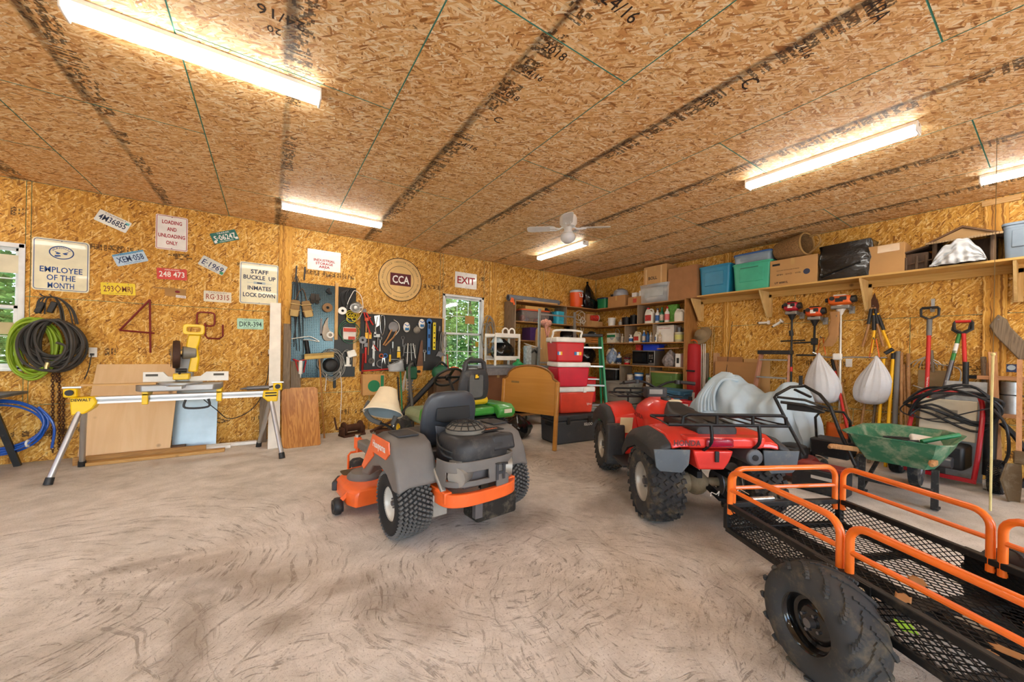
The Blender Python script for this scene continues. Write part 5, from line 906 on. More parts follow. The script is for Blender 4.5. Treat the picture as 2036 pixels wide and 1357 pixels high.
# local: x across (0..W), y back = negative
Wd,Ln,zt,zb=.80,1.44,.40,.25; FR=mat('trailer_black','1e1d1c',.5,.3,dust=.2); RO=mat('rail_orange','f4741f',.35,coat=.3)
g=G()
for a,b2 in(((0,0),(Wd,0)),((Wd,0),(Wd,-Ln)),((Wd,-Ln),(0,-Ln)),((0,-Ln),(0,0))):
    for z in(zt,zb): g.bar((*a,z),(*b2,z),.032,.032)
for x in(0,Wd):
    for y in(0,-Ln): g.bar((x,y,zb),(x,y,zt),.034,.034)
for y in(-.36,-.72,-1.08): g.bar((0,y,zb-.01),(Wd,y,zb-.01),.03,.03)
g.bar((Wd/2,0,zb-.02),(Wd/2,-Ln,zb-.02),.04,.04); fr=g.o('frame',FR,t,bev=.004)
MSH=mat('mesh_black','121212',.5,.4)
def mesh_panel(o,ex,ey,nx,ny,name):
    """expanded metal: crossing strands"""
    g=G(); o,ex,ey=Vector(o),Vector(ex),Vector(ey); n=ex.cross(ey).normalized(); k=ny/nx
    for sgn in(1,-1):
        for i in range(-ny,nx+1):
            p0=Vector((i/nx,0)); p1=Vector(((i+ny)/nx,1))
            t0=max(0,(0-p0.x)/(p1.x-p0.x)); t1=min(1,(1-p0.x)/(p1.x-p0.x))
            if t1-t0<.02: continue
            a=p0.lerp(p1,t0); b2=p0.lerp(p1,t1)
            if sgn<0: a=Vector((1-a.x,a.y)); b2=Vector((1-b2.x,b2.y))
            g.bar(o+ex*a.x+ey*a.y,o+ex*b2.x+ey*b2.y,.0036,.004,up=n)
    m=g.o(name,MSH,t,ang=0); m['kind']='stuff'; return m
mesh_panel((0,0,zb),(0,-Ln,0),(0,0,zt-zb),38,6,'side_mesh'); mesh_panel((Wd,0,zb),(0,-Ln,0),(0,0,zt-zb),38,6,'side_mesh'); mesh_panel((0,0,zb),(Wd,0,0),(0,0,zt-zb),21,6,'front_mesh'); mesh_panel((0,-Ln,zb),(Wd,0,0),(0,0,zt-zb),21,6,'rear_mesh'); mesh_panel((0,0,zb+.005),(0,-Ln,0),(Wd,0,0),26,20,'floor_mesh')
def rail(a,b2,label=None):
    a,b2=Vector(a),Vector(b2); d=(b2-a).normalized(); r=.07; h=.225; L_=(b2-a).length; Z=V(0,0,1); pts=[a+Z*(-.05),a+Z*(h-r)]
    for i in range(1,6): q=PI/2*i/5; pts.append(a+d*(r-r*math.cos(q))+Z*(h-r+r*math.sin(q)))
    for i in range(0,6): q=PI/2*i/5; pts.append(b2-d*(r-r*math.sin(q))+Z*(h-r+r*math.cos(q)))
    pts+=[b2+Z*(h-r),b2+Z*(-.05)]
    o=G().tube(pts,.0165,10).o('guard_rail',RO,t); G().tube([a+Z*.105,b2+Z*.105],.0125,8).o('rail_crossbar',RO,o); return o
for x,o in((.0,-.0),(Wd,.0)):
    rail((x,-.02,zt),(x,-.70,zt)); rail((x,-.74,zt),(x,-1.42,zt))
rail((.035,.0,zt),(Wd-.035,.0,zt)); rail((.035,-Ln,zt),(Wd-.035,-Ln,zt))
for x in(0,Wd):
    s=-1 if x==0 else 1
    pl=G().box((x+s*.02,-.72,zt-.06),(.008,.24,.15)).o('joining_plate',FR,t)
    for yy in(-.63,-.81): G().ball((x+s*.024,yy,zt-.02),(.01,.018,.018),10,6).o('bolt',CHR,pl)
    wheel(t,(x+s*.155,-.76,.228),.222,.19,.11,'chev',mat('trailer_rim','131313',.15,.3,coat=.6),s,mat('trailer_tyre','333536',.75,dust=.33,dhex='a8946a'))
G().cyl((-.16,-.76,.235),(Wd+.16,-.76,.235),.018,n=10).bar((.04,-.76,.24),(Wd-.04,-.76,.24),.05,.03).o('axle',FR,t); G().bar((Wd/2,-.1,zb-.05),(Wd/2,.42,.27),.045,.045).o('drawbar',FR,t,bev=.004); G().cyl((Wd/2,.4,.25),(Wd/2,.4,.33),.012,n=10).tube([(Wd/2-.05,.38,.31),(Wd/2,.4,.34),(Wd/2+.05,.36,.31)],.006,6).o('hitch_pin',CHR,t)
G().cyl((.18,.02,.42),(.34,.03,.42),.016,n=10).o('latch_pin',CHR,t)
# leaves and a green tag lying in the trailer
LFM=mat('dead_leaf','a97b4b',.85,bump=.3); R=random.Random(3); Mt=Matrix.Translation((2.43,1.165,0))@Matrix.Rotation(math.atan2(u.y,u.x),4,'Z')
for i,(x,y,l) in enumerate(((.3,-.72,'curled brown leaf in the trailer near its left wheel'),(.52,-.62,'brown leaf in the middle of the trailer bed'),(.62,-.95,'brown oak leaf near the right side of the trailer'),(.25,-1.0,'small rust brown leaf low in the trailer'),(.34,-1.02,'tan leaf beside the rust brown one in the trailer'))):
    p=Mt@V(x,y,zb+.016); s=R.uniform(.03,.05); G().grid(lambda a,b2:V((a-.5)*2.2*s*(1-.3*math.sin(9*b2)),(b2-.5)*1.5*s,.5*s*((a-.5)**2+.5*math.sin(5*a)*.2)+.1*s),6,6).t('dry_leaf',LFM,l,'leaf','dry leaves in the trailer',p,R.uniform(0,6),solid=.001)
G().box((0,0,.002),(.07,.05,.003)).t('green_tag',mat('lime_tag','8fd01e',.5),'lime green tag lying under the trailer mesh edge','tag',None,Mt@V(.12,-.86,zb+.01),.5)
# ================================================================ storage corner
RB=-PI/2
def K(x,y): return 1120+x/4.847,520+y/4.847
def kb(x,y,d=.2): return PX(*K(x,y),XB-d)          # measured point in the shelves on the right wall
def ka(x,y,d=.2): return PY(*K(x,y),YA-d)
SHW=wood('shelf_ply','b98a55','96683a',.6,axis=1,knots=False); SHX=wood('shelf_ply_x','b98a55','96683a',.6,axis=0,knots=False); SHG=wood('shelf_grey_ply','9a8670','75624d',.6,axis=2,knots=False)
t=T('corner_shelving','wooden corner shelving unit packed with boxes and bottles','shelving',(XB,YA,0))
LV=(2.375,1.965,1.585,1.115,.68,.22); D=.4
for z in LV:
    G().box((-1.32-.005,-D/2,z-.01),(2.64,D,.02)).o('shelf_board',SHX,t); G().box((-D/2,-D-(2.585-D)/2,z-.01),(D,2.585-D,.02)).o('shelf_board',SHW,t)
G().box((-2.65,-D/2,1.19),(.02,D,2.38)).o('end_panel',SHG,t); G().box((-D/2,-2.59,1.19),(D,.022,2.38)).o('end_panel',wood('end_ply','b07d45','8d5f30',.5,axis=2,knots=False),t)
for y,a,b_ in((4.87,1.97,2.36),(5.19,1.59,1.95),(4.5,1.59,1.95),(5.3,.68,1.1),(4.55,.68,1.1),(4.9,.22,.66)): G().box((-D/2,y-YA,(a+b_)/2),(D-.01,.02,b_-a-.005)).o('divider',SHG,t)
for x,a,b_ in((-1.3,1.97,2.36),(-1.0,1.59,1.95)): G().box((x,-D/2,(a+b_)/2),(.02,D-.01,b_-a-.005)).o('divider',SHG,t)
# --- builders
def cbox(name,label,p,w,d,h,m=None,rz=RB,cat='box',tape=True,flaps=False):
    t=T(name,label,cat,p,rz); G().box((0,0,h/2),(w,d,h)).o('carton',m or CARD,t,bev=.004)
    if tape: G().box((0,0,h+.0006),(.05,d*.98,.001)).box((0,-d/2-.0006,h-.05),(.05,.001,.1)).o('tape',TAPE,t)
    if flaps: G().box((-w*.25,-d/2-.05,h-.01),(w*.48,.12,.005),r=(.5,0,0)).o('flap',m or CARD,t)
    return t
def tote(name,label,p,w,d,h,m,lid,rz=RB,cat='storage bin',tap=1.12):
    t=T(name,label,cat,p,rz); G().loft([[V(a*k,b_*k2,z) for a,b_ in rrect(w/tap,d/tap,.04,3)] for z,k,k2 in((0.001,1,1),(h-.05,tap*.985,tap*.985),(h-.05,tap,tap),(h-.02,tap,tap))]).o('tub',m,t,bev=.004)
    if lid: G().loft([[V(a*k,b_*k,z) for a,b_ in rrect(w+.02,d+.02,.05,3)] for z,k in((h-.02,1),(h,1),(h+.006,.97),(h+.004,.9))]).o('lid',lid,t)
    G().box((0,-d/2+.012,h*.55),(w*.62,.02,h*.5)).o('front_rib',m,t,bev=.008)
    for s in(-1,1): G().box((s*(w/2+.004),0,h-.06),(.02,d*.4,.03)).o('handle',m,t,bev=.006)
    return t
def bottle(label,p,r,h,m,cap,lab=None,spray=False,cat='bottle',rz=RB):
    t=T('bottle',label,cat,p,rz); n=h*.72; G().lathe([(0,.001),(r*.92,.001),(r,.012),(r,n*.86),(r*.85,n*.95),(r*.4,n*1.06),(r*.36,h*.9),(0,h*.9)],16).o('body',m,t)
    if spray: G().cyl((0,0,h*.88),(0,0,h*.94),r*.42,n=10).box((0,-r*.3,h*.97),(r*.5,r*1.6,h*.08)).o('sprayer',cap,t,bev=.004)
    else: G().cyl((0,0,h*.88),(0,0,h),r*.42,n=12).o('cap',cap,t)
    if lab: G().lathe([(r*1.01,n*.22),(r*1.01,n*.74)],16).o('label_wrap',lab,t)
    return t
def jug(label,p,w,d,h,m,cap,lab=None,rz=RB):
    t=T('jug',label,'jug',p,rz); G().loft([[V(x*k+dx,y*k2,z) for x,y in rrect(w,d,d*.3,3)] for z,k,k2,dx in((.001,.95,.95,0),(.02,1,1,0),(h*.6,1,1,0),(h*.75,.85,.85,-w*.03),(h*.86,.35,.5,-w*.22),(h*.92,.28,.4,-w*.22))]).o('body',m,t); G().cyl((-w*.22,0,h*.9),(-w*.22,0,h),d*.2,n=12).o('cap',cap,t)
    G().tube(spline([(-w*.1,0,h*.86),(w*.15,0,h*.9),(w*.38,0,h*.8),(w*.42,0,h*.55)],5),d*.13,7).o('handle',m,t)
    if lab: G().box((0,-d/2-.001,h*.36),(w*.7,.004,h*.36)).o('label_wrap',lab,t)
    return t
def tub(label,p,r,h,m,lid,lab=None,handle=False,name='tub',cat='tub',rz=RB):
    t=T(name,label,cat,p,rz); G().lathe([(0,.001),(r*.88,.001),(r,h*.96),(0,h*.96)],20).o('body',m,t)
    if lid: G().lathe([(r*1.05,h*.92),(r*1.06,h),(r*.9,h*1.02),(0,h*1.02)],20).o('lid',lid,t)
    if lab: G().lathe([(r*.93+.001,h*.25),(r*.99+.001,h*.75)],20).o('label_wrap',lab,t)
    if handle: G().tube(spline([(-r*1.03,0,h*.85),(-r*.8,-r*.9,h*.5),(r*.8,-r*.9,h*.5),(r*1.03,0,h*.85)],5),.004,6).o('handle',WHTP,t)
    return t
def bag(name,label,p,w,d,h,m,seed=1,knot=True,cat='bag',rz=0,droop=0):
    """slumped plastic sack with creases"""
    R=random.Random(seed); ph=[R.uniform(0,6) for _ in range(8)]; t=T(name,label,cat,p,rz); secs=[]
    for j in range(15):
        v=j/14; k=(math.sin(PI*min(1,.12+v*.9))**.45)*(1-.55*v**3) if v<1 else .1
        ring=[]
        for i in range(36):
            a=2*PI*i/36; n_=1+.07*math.sin(3*a+ph[0]+4*v)+.05*math.sin(7*a+ph[1]-6*v)+.035*math.sin(13*a+ph[2]+9*v)
            ring.append(V(w/2*k*n_*math.cos(a)+droop*v,d/2*k*n_*math.sin(a),.001+h*v*(1+.03*math.sin(4*a+ph[3]))))
        secs.append(ring)
    G().loft(secs).o('sack',m,t)
    if knot: G().lathe([(.1*w,h*.93),(.05*w,h*1.0),(.09*w,h*1.06),(.02,h*1.1),(0,h*1.08)],12,(droop,0,0)).o('knot',m,t)
    return t
OPQ=mat('opaque_jug','e4e0d2',.35); BEIGE=mat('beige_plastic','d8cdb3',.45); CLRP=mat('clear_plastic','c9cfd0',.15,spec=.6,alpha=.45); NAVY=mat('navy_plastic','22345f',.4); TEALP=mat('teal_plastic','1f86ad',.4); MINT=mat('mint_plastic','43b793',.42); LBL=mat('label_mixed','c8b9a9',.5,var=.5,sc=40); LBLR=mat('label_red','b4322c',.5,var=.5,sc=30); LBLB=mat('label_blue','2a5b9c',.5,var=.4,sc=30); GRNP=mat('green_plastic','1f7a48',.45); OLIV=mat('olive_tote','5b7a3c',.5); GRYT=mat('grey_tote','8d8a80',.55,dust=.12); CORD=mat('cream_cord','ddd4c0',.6)
# --- on top, back-wall side
zT=LV[0]+.001
a=PY(1010,581,YA-.2); b_=PY(1110,590,YA-.2); t=T('foam_roll','grey rolled foam mat lying on the shelving top','foam roll',(a.x,a.y,zT+.066)); G().lathe([(.045,0),(.064,0),(.064,b_.x-a.x),(.045,b_.x-a.x),(.045,0)],24,(0,0,0),(1,0,.0)).o('roll',mat('foam_blue_grey','6b7078',.8),t)
G().box((0,0,.0),(.06,.01,.09),r=(0,.4,0)).box((.04,0,-.04),(.03,.01,.1),r=(0,-.3,0)).t('flagging_ribbon',mat('orange_ribbon','e0601f',.6),'orange flagging ribbon hanging off the shelving end','ribbon',None,PY(1018,597,YA-D-.003))
G().box((0,0,.01),(.9,.18,.02)).t('thin_board',PINE,'thin pine board lying under the grey foam roll edge','board',None,(4.7,YA-.32,zT))
p=PY(1146,597,YA-.2); t=T('drink_cooler','round orange drinks cooler with white lid on the shelving','cooler',(p.x,p.y,zT)); G().lathe([(0,.001),(.125,.001),(.14,.03),(.15,.36),(0,.36)],26).o('tub',mat('cooler_orange','ea5a1e',.4),t); G().lathe([(.155,.35),(.157,.39),(.13,.41),(0,.415)],26).o('lid',mat('cooler_grey_lid','b9c0c4',.4),t); G().tube([(-.06,-.15,.32),(-.06,-.18,.3),(-.06,-.18,.24),(.02,-.18,.24),(.02,-.18,.3),(.02,-.15,.32)],.01,7).o('handle',WHTP,t); G().cyl((.03,-.14,.05),(.03,-.18,.05),.015,n=8).o('tap',WHTP,t)
p=PY(1172,606,YA-.25); bag('bin_bag','tall black bin bag beside the orange drinks cooler',(p.x-.02,p.y,zT),.34,.3,.58,BAGB,2,droop=-.06)
bag('bin_bag','dark slumped bag in the top corner of the shelving',(6.33,YA-.2,zT),.42,.32,.4,BAGB,5)
# --- on top, right-wall side
p=kb(395,440,.25); tote('storage_box','small green box with dark blue lid on the shelving top',(p.x,p.y,zT),.27,.24,.24,GRNP,NAVY,tap=1.08)
p=kb(552,430,.22); cbox('cardboard_box','long low cardboard box on the shelving top',(p.x,p.y,zT),.47,.3,.24); t=T('wrapped_fan','clear-wrapped dome standing on the long low carton','wrapped item',(p.x,p.y-.0,zT+.241),RB); G().lathe([(.0,.001),(.16,.001),(.17,.05),(.14,.13),(.06,.17),(0,.175)],20).o('wrap',mat('wrap_grey','8f9196',.25,bump=.6,bsc=20),t); G().cyl((0,-.1,.1),(0,-.14,.1),.035,n=14).o('label_disc',WHTP,t); G().box((-.2,0,.035),(.1,.12,.07)).o('side_piece',BLK,t,bev=.01)
p=kb(725,405,.22); t=cbox('cardboard_box','small cardboard carton with a red print on the shelving top',(p.x,p.y,zT),.36,.25,.17); G().box((0,-.1262,.09),(.09,.001,.09)).o('print',mat('print_red','b8442e',.6),t)
for i,(x,h,l) in enumerate(((700,.1,'small white pot on the red-printed carton'),(770,.12,'white box on the red-printed carton'))): q=kb(x,330,.22); cbox('white_pot' if i==0 else 'white_box',l,(q.x,q.y,zT+.171),.12,.12,h,WHTP,tape=False,cat='pot' if i==0 else 'box')
p=kb(920,390,.22); t=tote('clear_storage_box','clear storage box of white towels on the shelving top',(p.x,p.y,zT),.66,.36,.36,mat('clear_bright','dfe3e2',.2,alpha=.35),mat('clear_bright','dfe3e2'),tap=1.06); 
for k,(x,z,m) in enumerate(((-.15,.09,WHTP),(.1,.1,mat('towel_grey','8f99a3',.9)),(-.05,.2,WHTP),(.16,.23,WHTP),(-.16,.25,mat('towel_tan','c9a66a',.9)))): G().ball((x,0,z),(.14,.13,.055),12,7).o('towel',m,t)
cb=cbox('cardboard_box','cardboard carton marked in black on the clear storage box',(p.x+.02,p.y,zT+.37),.52,.32,.36,CARD2); text('BOLL',.06,INK,cb,(-.05,-.1612,.12),.2,bold=.03); G().box((.14,-.1606,.16),(.03,.001,.36)).box((-.2,-.1606,.16),(.03,.001,.3)).o('handle_print',mat('card_pale','d9b785',.8),cb)
p=kb(1190,355,.2); cbox('cardboard_box','tall plain cardboard carton at the end of the shelving',(p.x,p.y,zT),.57,.34,.6,mat('card_dark','a5754a',.8),tape=False)
# --- level at 1.97
z=LV[1]+.001
q=PY(1035,634,YA-.2)
t=tote('storage_box','clear box with an orange lid on the shelving by the window',(4.62,YA-.22,z),.74,.3,.25,mat('clear_dark','8a7f7c',.2,alpha=.6),mat('lid_orange','cf5526',.5),rz=0,tap=1.05); 
for k in range(6): G().ball((-.28+.11*k,-.03,.08),(.06,.08,.07),8,6).o('contents',(LBLR,LBLB,CARD,RED,BLK,LBL)[k],t)
cbox('board_game','flat wooden games box on the orange-lidded box',(4.6,YA-.22,z+.262),.5,.26,.06,mat('game_tan','bd9553',.7),0,tape=False)
tote('storage_box','turquoise plastic basket by the shelving divider',(5.35,YA-.2,z),.28,.26,.3,mat('turquoise','35a7c4',.4),None,rz=0)
bag('dark_bundle','dark folded bundle behind the straw bag',(5.02,YA-.18,z),.34,.28,.34,mat('dark_cloth','23262b',.8),8,False,'bundle')
p=ka(170,600,.2); t=T('cord_tangle','tangle of cream cord on the middle of the shelving','cord',(p.x,p.y,z)); coil(G(),(0,0,.11),.1,.1,6,.008,.1,.2,seed=5).o('loops',CORD,t)
p=ka(245,600,.15); cbox('cardboard_box','upright cardboard carton in the shelf corner',(p.x,p.y,z),.3,.22,.3,CARD2,0); p=ka(350,612,.28); cbox('cardboard_box','low cardboard carton under the red paper bucket',(min(p.x,6.4),p.y,z),.36,.2,.13,CARD2,0)
p=ka(360,555,.28); t=T('paper_bucket','red and white paper bucket with lid lying on a carton','bucket',(min(p.x,6.4),p.y,z+.211),0); G().lathe([(0,-.1),(.055,-.1),(.075,.1)],20,(-.02,0,0),(1,-.2,0)).o('bucket',mat('bucket_red','c63326',.5,var=.6,sc=25),t); G().lathe([(.08,.1),(.08,.115),(0,.115)],20,(-.02,0,0),(1,-.2,0)).o('lid',WHTP,t)
p=kb(455,605,.2); tub('white plastic tub with lid beside the paper bucket',(p.x,5.72,z),.085,.19,WHTP,WHTP,None,True)
p=kb(552,595,.25); bottle('small clear jar left of the black pots',(p.x,p.y,z),.045,.13,CLRP,WHTP); 
for i,(x,r,h,l) in enumerate(((608,.1,.17,'round black cooking pot on the second shelf'),(682,.085,.2,'black lidded camp pot next to the divider'))):
    p=kb(x,590,.22); t=tub(l,(p.x,p.y,z),r,h,BLKM,BLK,name='cooking_pot',cat='pot'); G().cyl((0,0,h*1.02),(0,0,h*1.15),.015,n=8).o('knob',BLK,t)
p=kb(835,580,.22); jug('large white jug with a red label on the second shelf',(p.x,p.y,z),.2,.13,.33,OPQ,RED,LBLR)
p=kb(907,572,.25); bottle('blue and white bottle beside the red-labelled jug',(p.x,p.y,z),.045,.3,WHTP,NAVY,LBLB)
p=kb(950,572,.25); bottle('green bottle on the second shelf',(p.x,p.y,z),.045,.31,mat('green_bottle','1f6a4a',.25),GRNP,LBL)
p=kb(1000,570,.27); bottle('white bottle with a pink label on the second shelf',(p.x,p.y,z),.047,.31,WHTP,RED,mat('label_pink','dd6f72',.5))
p=kb(1065,562,.2); cbox('seed_bag','bright green packet standing on the second shelf',(p.x,p.y,z),.19,.09,.35,mat('packet_green','4f8f2c',.4,var=.5,sc=20),tape=False,cat='packet')
p=kb(1125,560,.28); jug('short white jug at the right end of the second shelf',(p.x,p.y,z),.19,.13,.25,OPQ,WHTP); bag('folded_cloth','dark cloth stuffed behind the right-hand white jug',(XB-.1,kb(1130,560,.1).y+.03,z),.16,.14,.32,mat('dark_cloth','23262b',.8),3,False,'cloth')
# --- level at 1.59
z=LV[2]+.001
cbox('purple_box','purple storage box on the shelving behind the white cart',(4.72,YA-.22,z),.5,.3,.27,mat('purple_plastic','4b2f6b',.4),0,tape=False,cat='storage bin'); cbox('cardboard_box','small cardboard carton beside the purple box',(5.15,YA-.25,z),.26,.22,.26,CARD,0)
bag('bin_bag','black bag on the third shelf behind the galvanised frame',(5.65,YA-.2,z),.5,.34,.32,BAGB,11)
p=ka(290,770,.25); t=T('slatted_crate','small orange wooden crate in the shelf corner','crate',(min(p.x,6.25),YA-.3,z)); 
for k in range(3): G().box((0,-.1,.03+.055*k),(.32,.012,.042)).o('slat',mat('crate_orange','bf7a35',.7),t); G().box((0,.1,.03+.055*k),(.32,.012,.042)).o('slat',mat('crate_orange','bf7a35',.7),t)
for s in(-1,1): G().box((s*.15,0,.08),(.012,.2,.15)).o('end_board',mat('crate_orange','bf7a35',.7),t)
t=T('baseball_cap','black cap with a pale badge on the orange crate','cap',(min(p.x,6.25)+.05,YA-.3,z+.155)); G().ball((0,0,0),(.12,.12,.12),16,8,0,.5).ext(rrect(.2,.14,.06,4,0,-.14),.008,(0,0,.004),'xy').o('crown',BLK,t); G().box((0,-.119,.05),(.04,.006,.04)).o('badge',mat('badge_pale','aeb6c0',.5),t)
p=kb(405,775,.22); t=cbox('white_carton','white and green carton on the third shelf',(p.x,5.63,z),.24,.2,.22,mat('carton_white','d9d4c2',.6),tape=False); G().box((0,-.1012,.15),(.235,.001,.06)).o('green_band',GRNP,t)
p=kb(497,775,.22); t=T('glass_bowl','clear plastic bowl with a twisted wire on the third shelf','bowl',(p.x,p.y,z),RB); G().lathe([(0,.001),(.08,.001),(.12,.12),(.125,.13),(.115,.125),(.075,.012),(0,.012)],22).o('bowl',CLRP,t); coil(G(),(0,0,.13),.06,.07,4,.008,.05,.2,seed=2).o('wire',GALV,t)
for i,(x,r,h,m,c,lb,l) in enumerate(((570,.035,.2,BEIGE,WHTP,LBL,'tall beige tube bottle left of the third-shelf divider'),(615,.035,.24,WHTP,WHTP,LBL,'white bottle right of the third-shelf divider'),(652,.045,.17,WHTP,WHTP,LBLB,'squat white bottle with blue label'),(777,.04,.25,mat('blue_bottle','3a74b8',.3),WHTP,LBL,'blue bottle next to the beige jug'),(815,.035,.23,mat('teal_bottle','1d4f86',.3),BLK,LBLB,'dark blue spray bottle on the third shelf'),(845,.03,.21,WHTP,BEIGE,LBL,'thin white bottle left of the second divider'))): p=kb(x,770,.25); bottle(l,(p.x,p.y,z),r,h,m,c,lb,spray=i in(2,4))
p=kb(718,768,.22); jug('cream jug with a dark label on the third shelf',(p.x,p.y,z),.17,.12,.24,BEIGE,BEIGE,LBLR); p=kb(888,765,.3); jug('small white jug with navy label before the white carton',(p.x,p.y,z),.1,.08,.2,OPQ,WHTP,LBLB); p=kb(930,765,.3); bottle('tan bottle before the white carton',(p.x,p.y,z),.04,.21,mat('tan_bottle','b9a98a',.5),BEIGE,LBL)
p=kb(1010,765,.16); t=cbox('white_carton','large white carton with red lettering on the third shelf',(p.x,p.y,z),.4,.26,.33,mat('carton_bright','e3ded6',.6),tape=False); text('FARM RAISED',.025,INKR,t,(0,-.1312,.27),.25)
p=kb(1118,762,.28); t=tub('clear tub with a pale yellow label at the shelf end',(p.x,p.y,z),.085,.18,mat('tub_beige','b7b08e',.4),mat('lid_clear','cfc9ae',.4),mat('label_lime','d3d07a',.5)); t2=T('coffee_mug','dark metal mug on the clear tub','mug',(p.x,p.y,z+.185),RB); G().lathe([(0,0.001),(.04,.001),(.042,.09),(.038,.09),(.036,.01),(0,.01)],16).o('cup',STEEL,t2); G().tube(arc((.05,0,.045),.025,-PI/2,PI/2,6),.005,6).o('handle',STEEL,t2)
# --- level at 1.115
z=LV[3]+.001
bag('bin_bag','large black bag low in the shelf corner',(6.2,YA-.25,z),.5,.36,.42,BAGB,14); p=kb(385,990,.25); bag('clear_bag','clear bag of bright packets on the fourth shelf',(p.x,5.62,z),.3,.26,.36,mat('bag_pink_blue','7f8fa8',.3,var=.7,sc=14,bump=.5),6,False)
p=kb(470,985,.25); t=jug('big cream jug on the fourth shelf',(p.x,p.y,z),.24,.2,.36,BEIGE,BLK); G().box((0,-.102,.15),(.09,.002,.05)).o('mark',INK,t); p=kb(537,985,.25); bottle('white and blue bottle beside the big cream jug',(p.x,p.y,z),.055,.26,WHTP,LBLB,LBLB)
p=kb(615,990,.25); tub('red can on the fourth shelf',(p.x,p.y,z),.07,.16,RED,STEEL,LBL); p=kb(655,990,.3); t=T('cable_tangle','dark cables tangled beside the microwave','cable',(p.x,p.y,z),RB); g=G(); R=random.Random(9)
for k in range(5): g.tube(spline([(-.25-.05*k,-.02,.02),(-.1,-.03-.01*k,.08+.03*k),(.02,0,.14+.02*k),(.05,.05,.05)],5),.006,6)
g.o('cables',BLK,t)
p=kb(818,1000,.2); t=T('microwave','silver microwave oven with black door on the fourth shelf','microwave',(p.x,p.y,z),RB); G().box((0,0,.155),(.53,.34,.3)).o('case',mat('micro_steel','8d8b88',.35,.7),t,bev=.006); d_=G().box((-.06,-.175,.16),(.38,.02,.25)).o('door',mat('micro_black','101113',.15),t,bev=.004); G().box((-.07,-.187,.16),(.28,.004,.17)).o('door_glass',mat('micro_glass','1d1f22',.05),d_); G().box((.195,-.174,.17),(.12,.02,.22)).o('control_panel',mat('micro_black','101113',.15),t); G().cyl((.195,-.19,.09),(.195,-.18,.09),.02,n=12).o('dial',STEEL,t)
for i in range(6): G().box((.17+.05*(i%2),-.186,.15+.03*(i//2)),(.03,.004,.018)).o('button',GRYP,t)
q=kb(745,845,.2); cbox('red_box','small red and white box on the microwave',(q.x,q.y,z+.307),.13,.16,.12,LBLR,tape=False); q=kb(870,845,.2); t=T('blue_box','bright blue open box on the microwave','box',(q.x,q.y,z+.307),RB); G().box((0,0,.055),(.36,.2,.11)).o('carton',mat('bright_blue','1b3fc4',.4),t,bev=.004); G().box((.02,-.02,.115),(.42,.25,.012)).o('lid',mat('bright_blue','1b3fc4',.4),t)
p=kb(1030,1005,.25); bag('patterned_bag','grey patterned bag next to the microwave',(p.x,p.y,z),.34,.26,.32,mat('camo_bag','8d8482',.8,var=.7,sc=18),4,False); p=kb(1132,1008,.25); t=cbox('white_carton','narrow white carton with a black mark at the shelf end',(p.x,p.y,z),.1,.2,.25,WHTP,tape=False); G().box((0,-.1012,.12),(.05,.001,.1)).o('print',INK,t)
q=kb(1050,830,.2); G().box((0,0,.012),(.46,.3,.022),r=(0,-.03,0)).t('loose_board',HANDX,'loose reddish board above the patterned bag','board',None,(q.x,q.y,z+.335),RB)
# --- level at .68 and floor
z=LV[4]+.001
p=kb(485,1115,.22); tote('storage_tote','black tote under a crumpled clear sheet',(p.x,p.y,z),.45,.34,.33,BLK,mat('crumpled_film','c4c3bd',.3,bump=.8,bsc=16))
for i,(x,r,h,m,lb,l) in enumerate(((648,.075,.24,BEIGE,LBL,'cream paint tin on the low shelf'),(728,.09,.27,WHTP,LBLB,'white tub with blue label on the low shelf'),(830,.07,.26,WHTP,LBL,'white canister by the low divider'))): p=kb(x,1120,.22); tub(l,(p.x,p.y,z),r,h,m,BLUP if i==1 else STEEL,lb)
p=kb(1012,1140,.22); tote('storage_tote','olive green tote with a tan lid at the low shelf end',(p.x,p.y,z),.58,.36,.33,OLIV,mat('lid_tan','b98d5a',.5))
def front(x,y,xf): q=PX(*K(x,y),xf); return q.x,q.y
x_,y_=front(585,1200,5.95); tote('storage_tote','large grey tote on the floor before the shelving',(x_,y_,.381),.62,.42,.4,GRYT,GRYT); tote('storage_tote','lower grey tote hidden under the large grey one',(x_,y_,0),.62,.42,.365,GRYT,GRYT)
x_,y_=front(1030,1220,5.95); tote('storage_tote','large blue tote on the floor before the shelving',(x_,y_,.331),.62,.42,.4,mat('blue_tote','3f708f',.5),mat('blue_tote','3f708f',.5)); tote('storage_tote','lower dark tote under the blue one',(x_,y_,0),.62,.42,.315,mat('dark_tote','2d3a36',.5),mat('dark_tote','2d3a36',.5))
p=PY(1180,740,5.25); t=T('red_chest','big red cooler chest behind the step ladder','cooler',(5.25,5.45,0.351),-.3); G().box((0,0,.24),(.6,.4,.46)).o('body',RED,t,bev=.03); G().box((0,0,.49),(.62,.42,.05)).o('lid',RED,t,bev=.015)
tote('storage_tote','plain grey tote under the red cooler chest',(5.25,5.45,0),.64,.42,.335,GRYT,GRYT,rz=-.3)
x_,y_=front(400,1330,5.55); tub('green bucket on the floor by the step ladder',(x_,y_,0),.14,.32,GRNP,None,None,True,'bucket','bucket'); bag('orange_flowers','orange artificial flowers in the green bucket',(x_,y_,.05),.2,.2,.36,mat('orange_bloom','c9762c',.8,var=.6,sc=20),3,False,'flowers')
x_,y_=front(1135,1310,5.6); cbox('battery_box','black printed battery box near the blue tote',(x_,y_,0),.22,.2,.3,mat('box_black_print','3a3330',.5,var=.6,sc=18),tape=False)
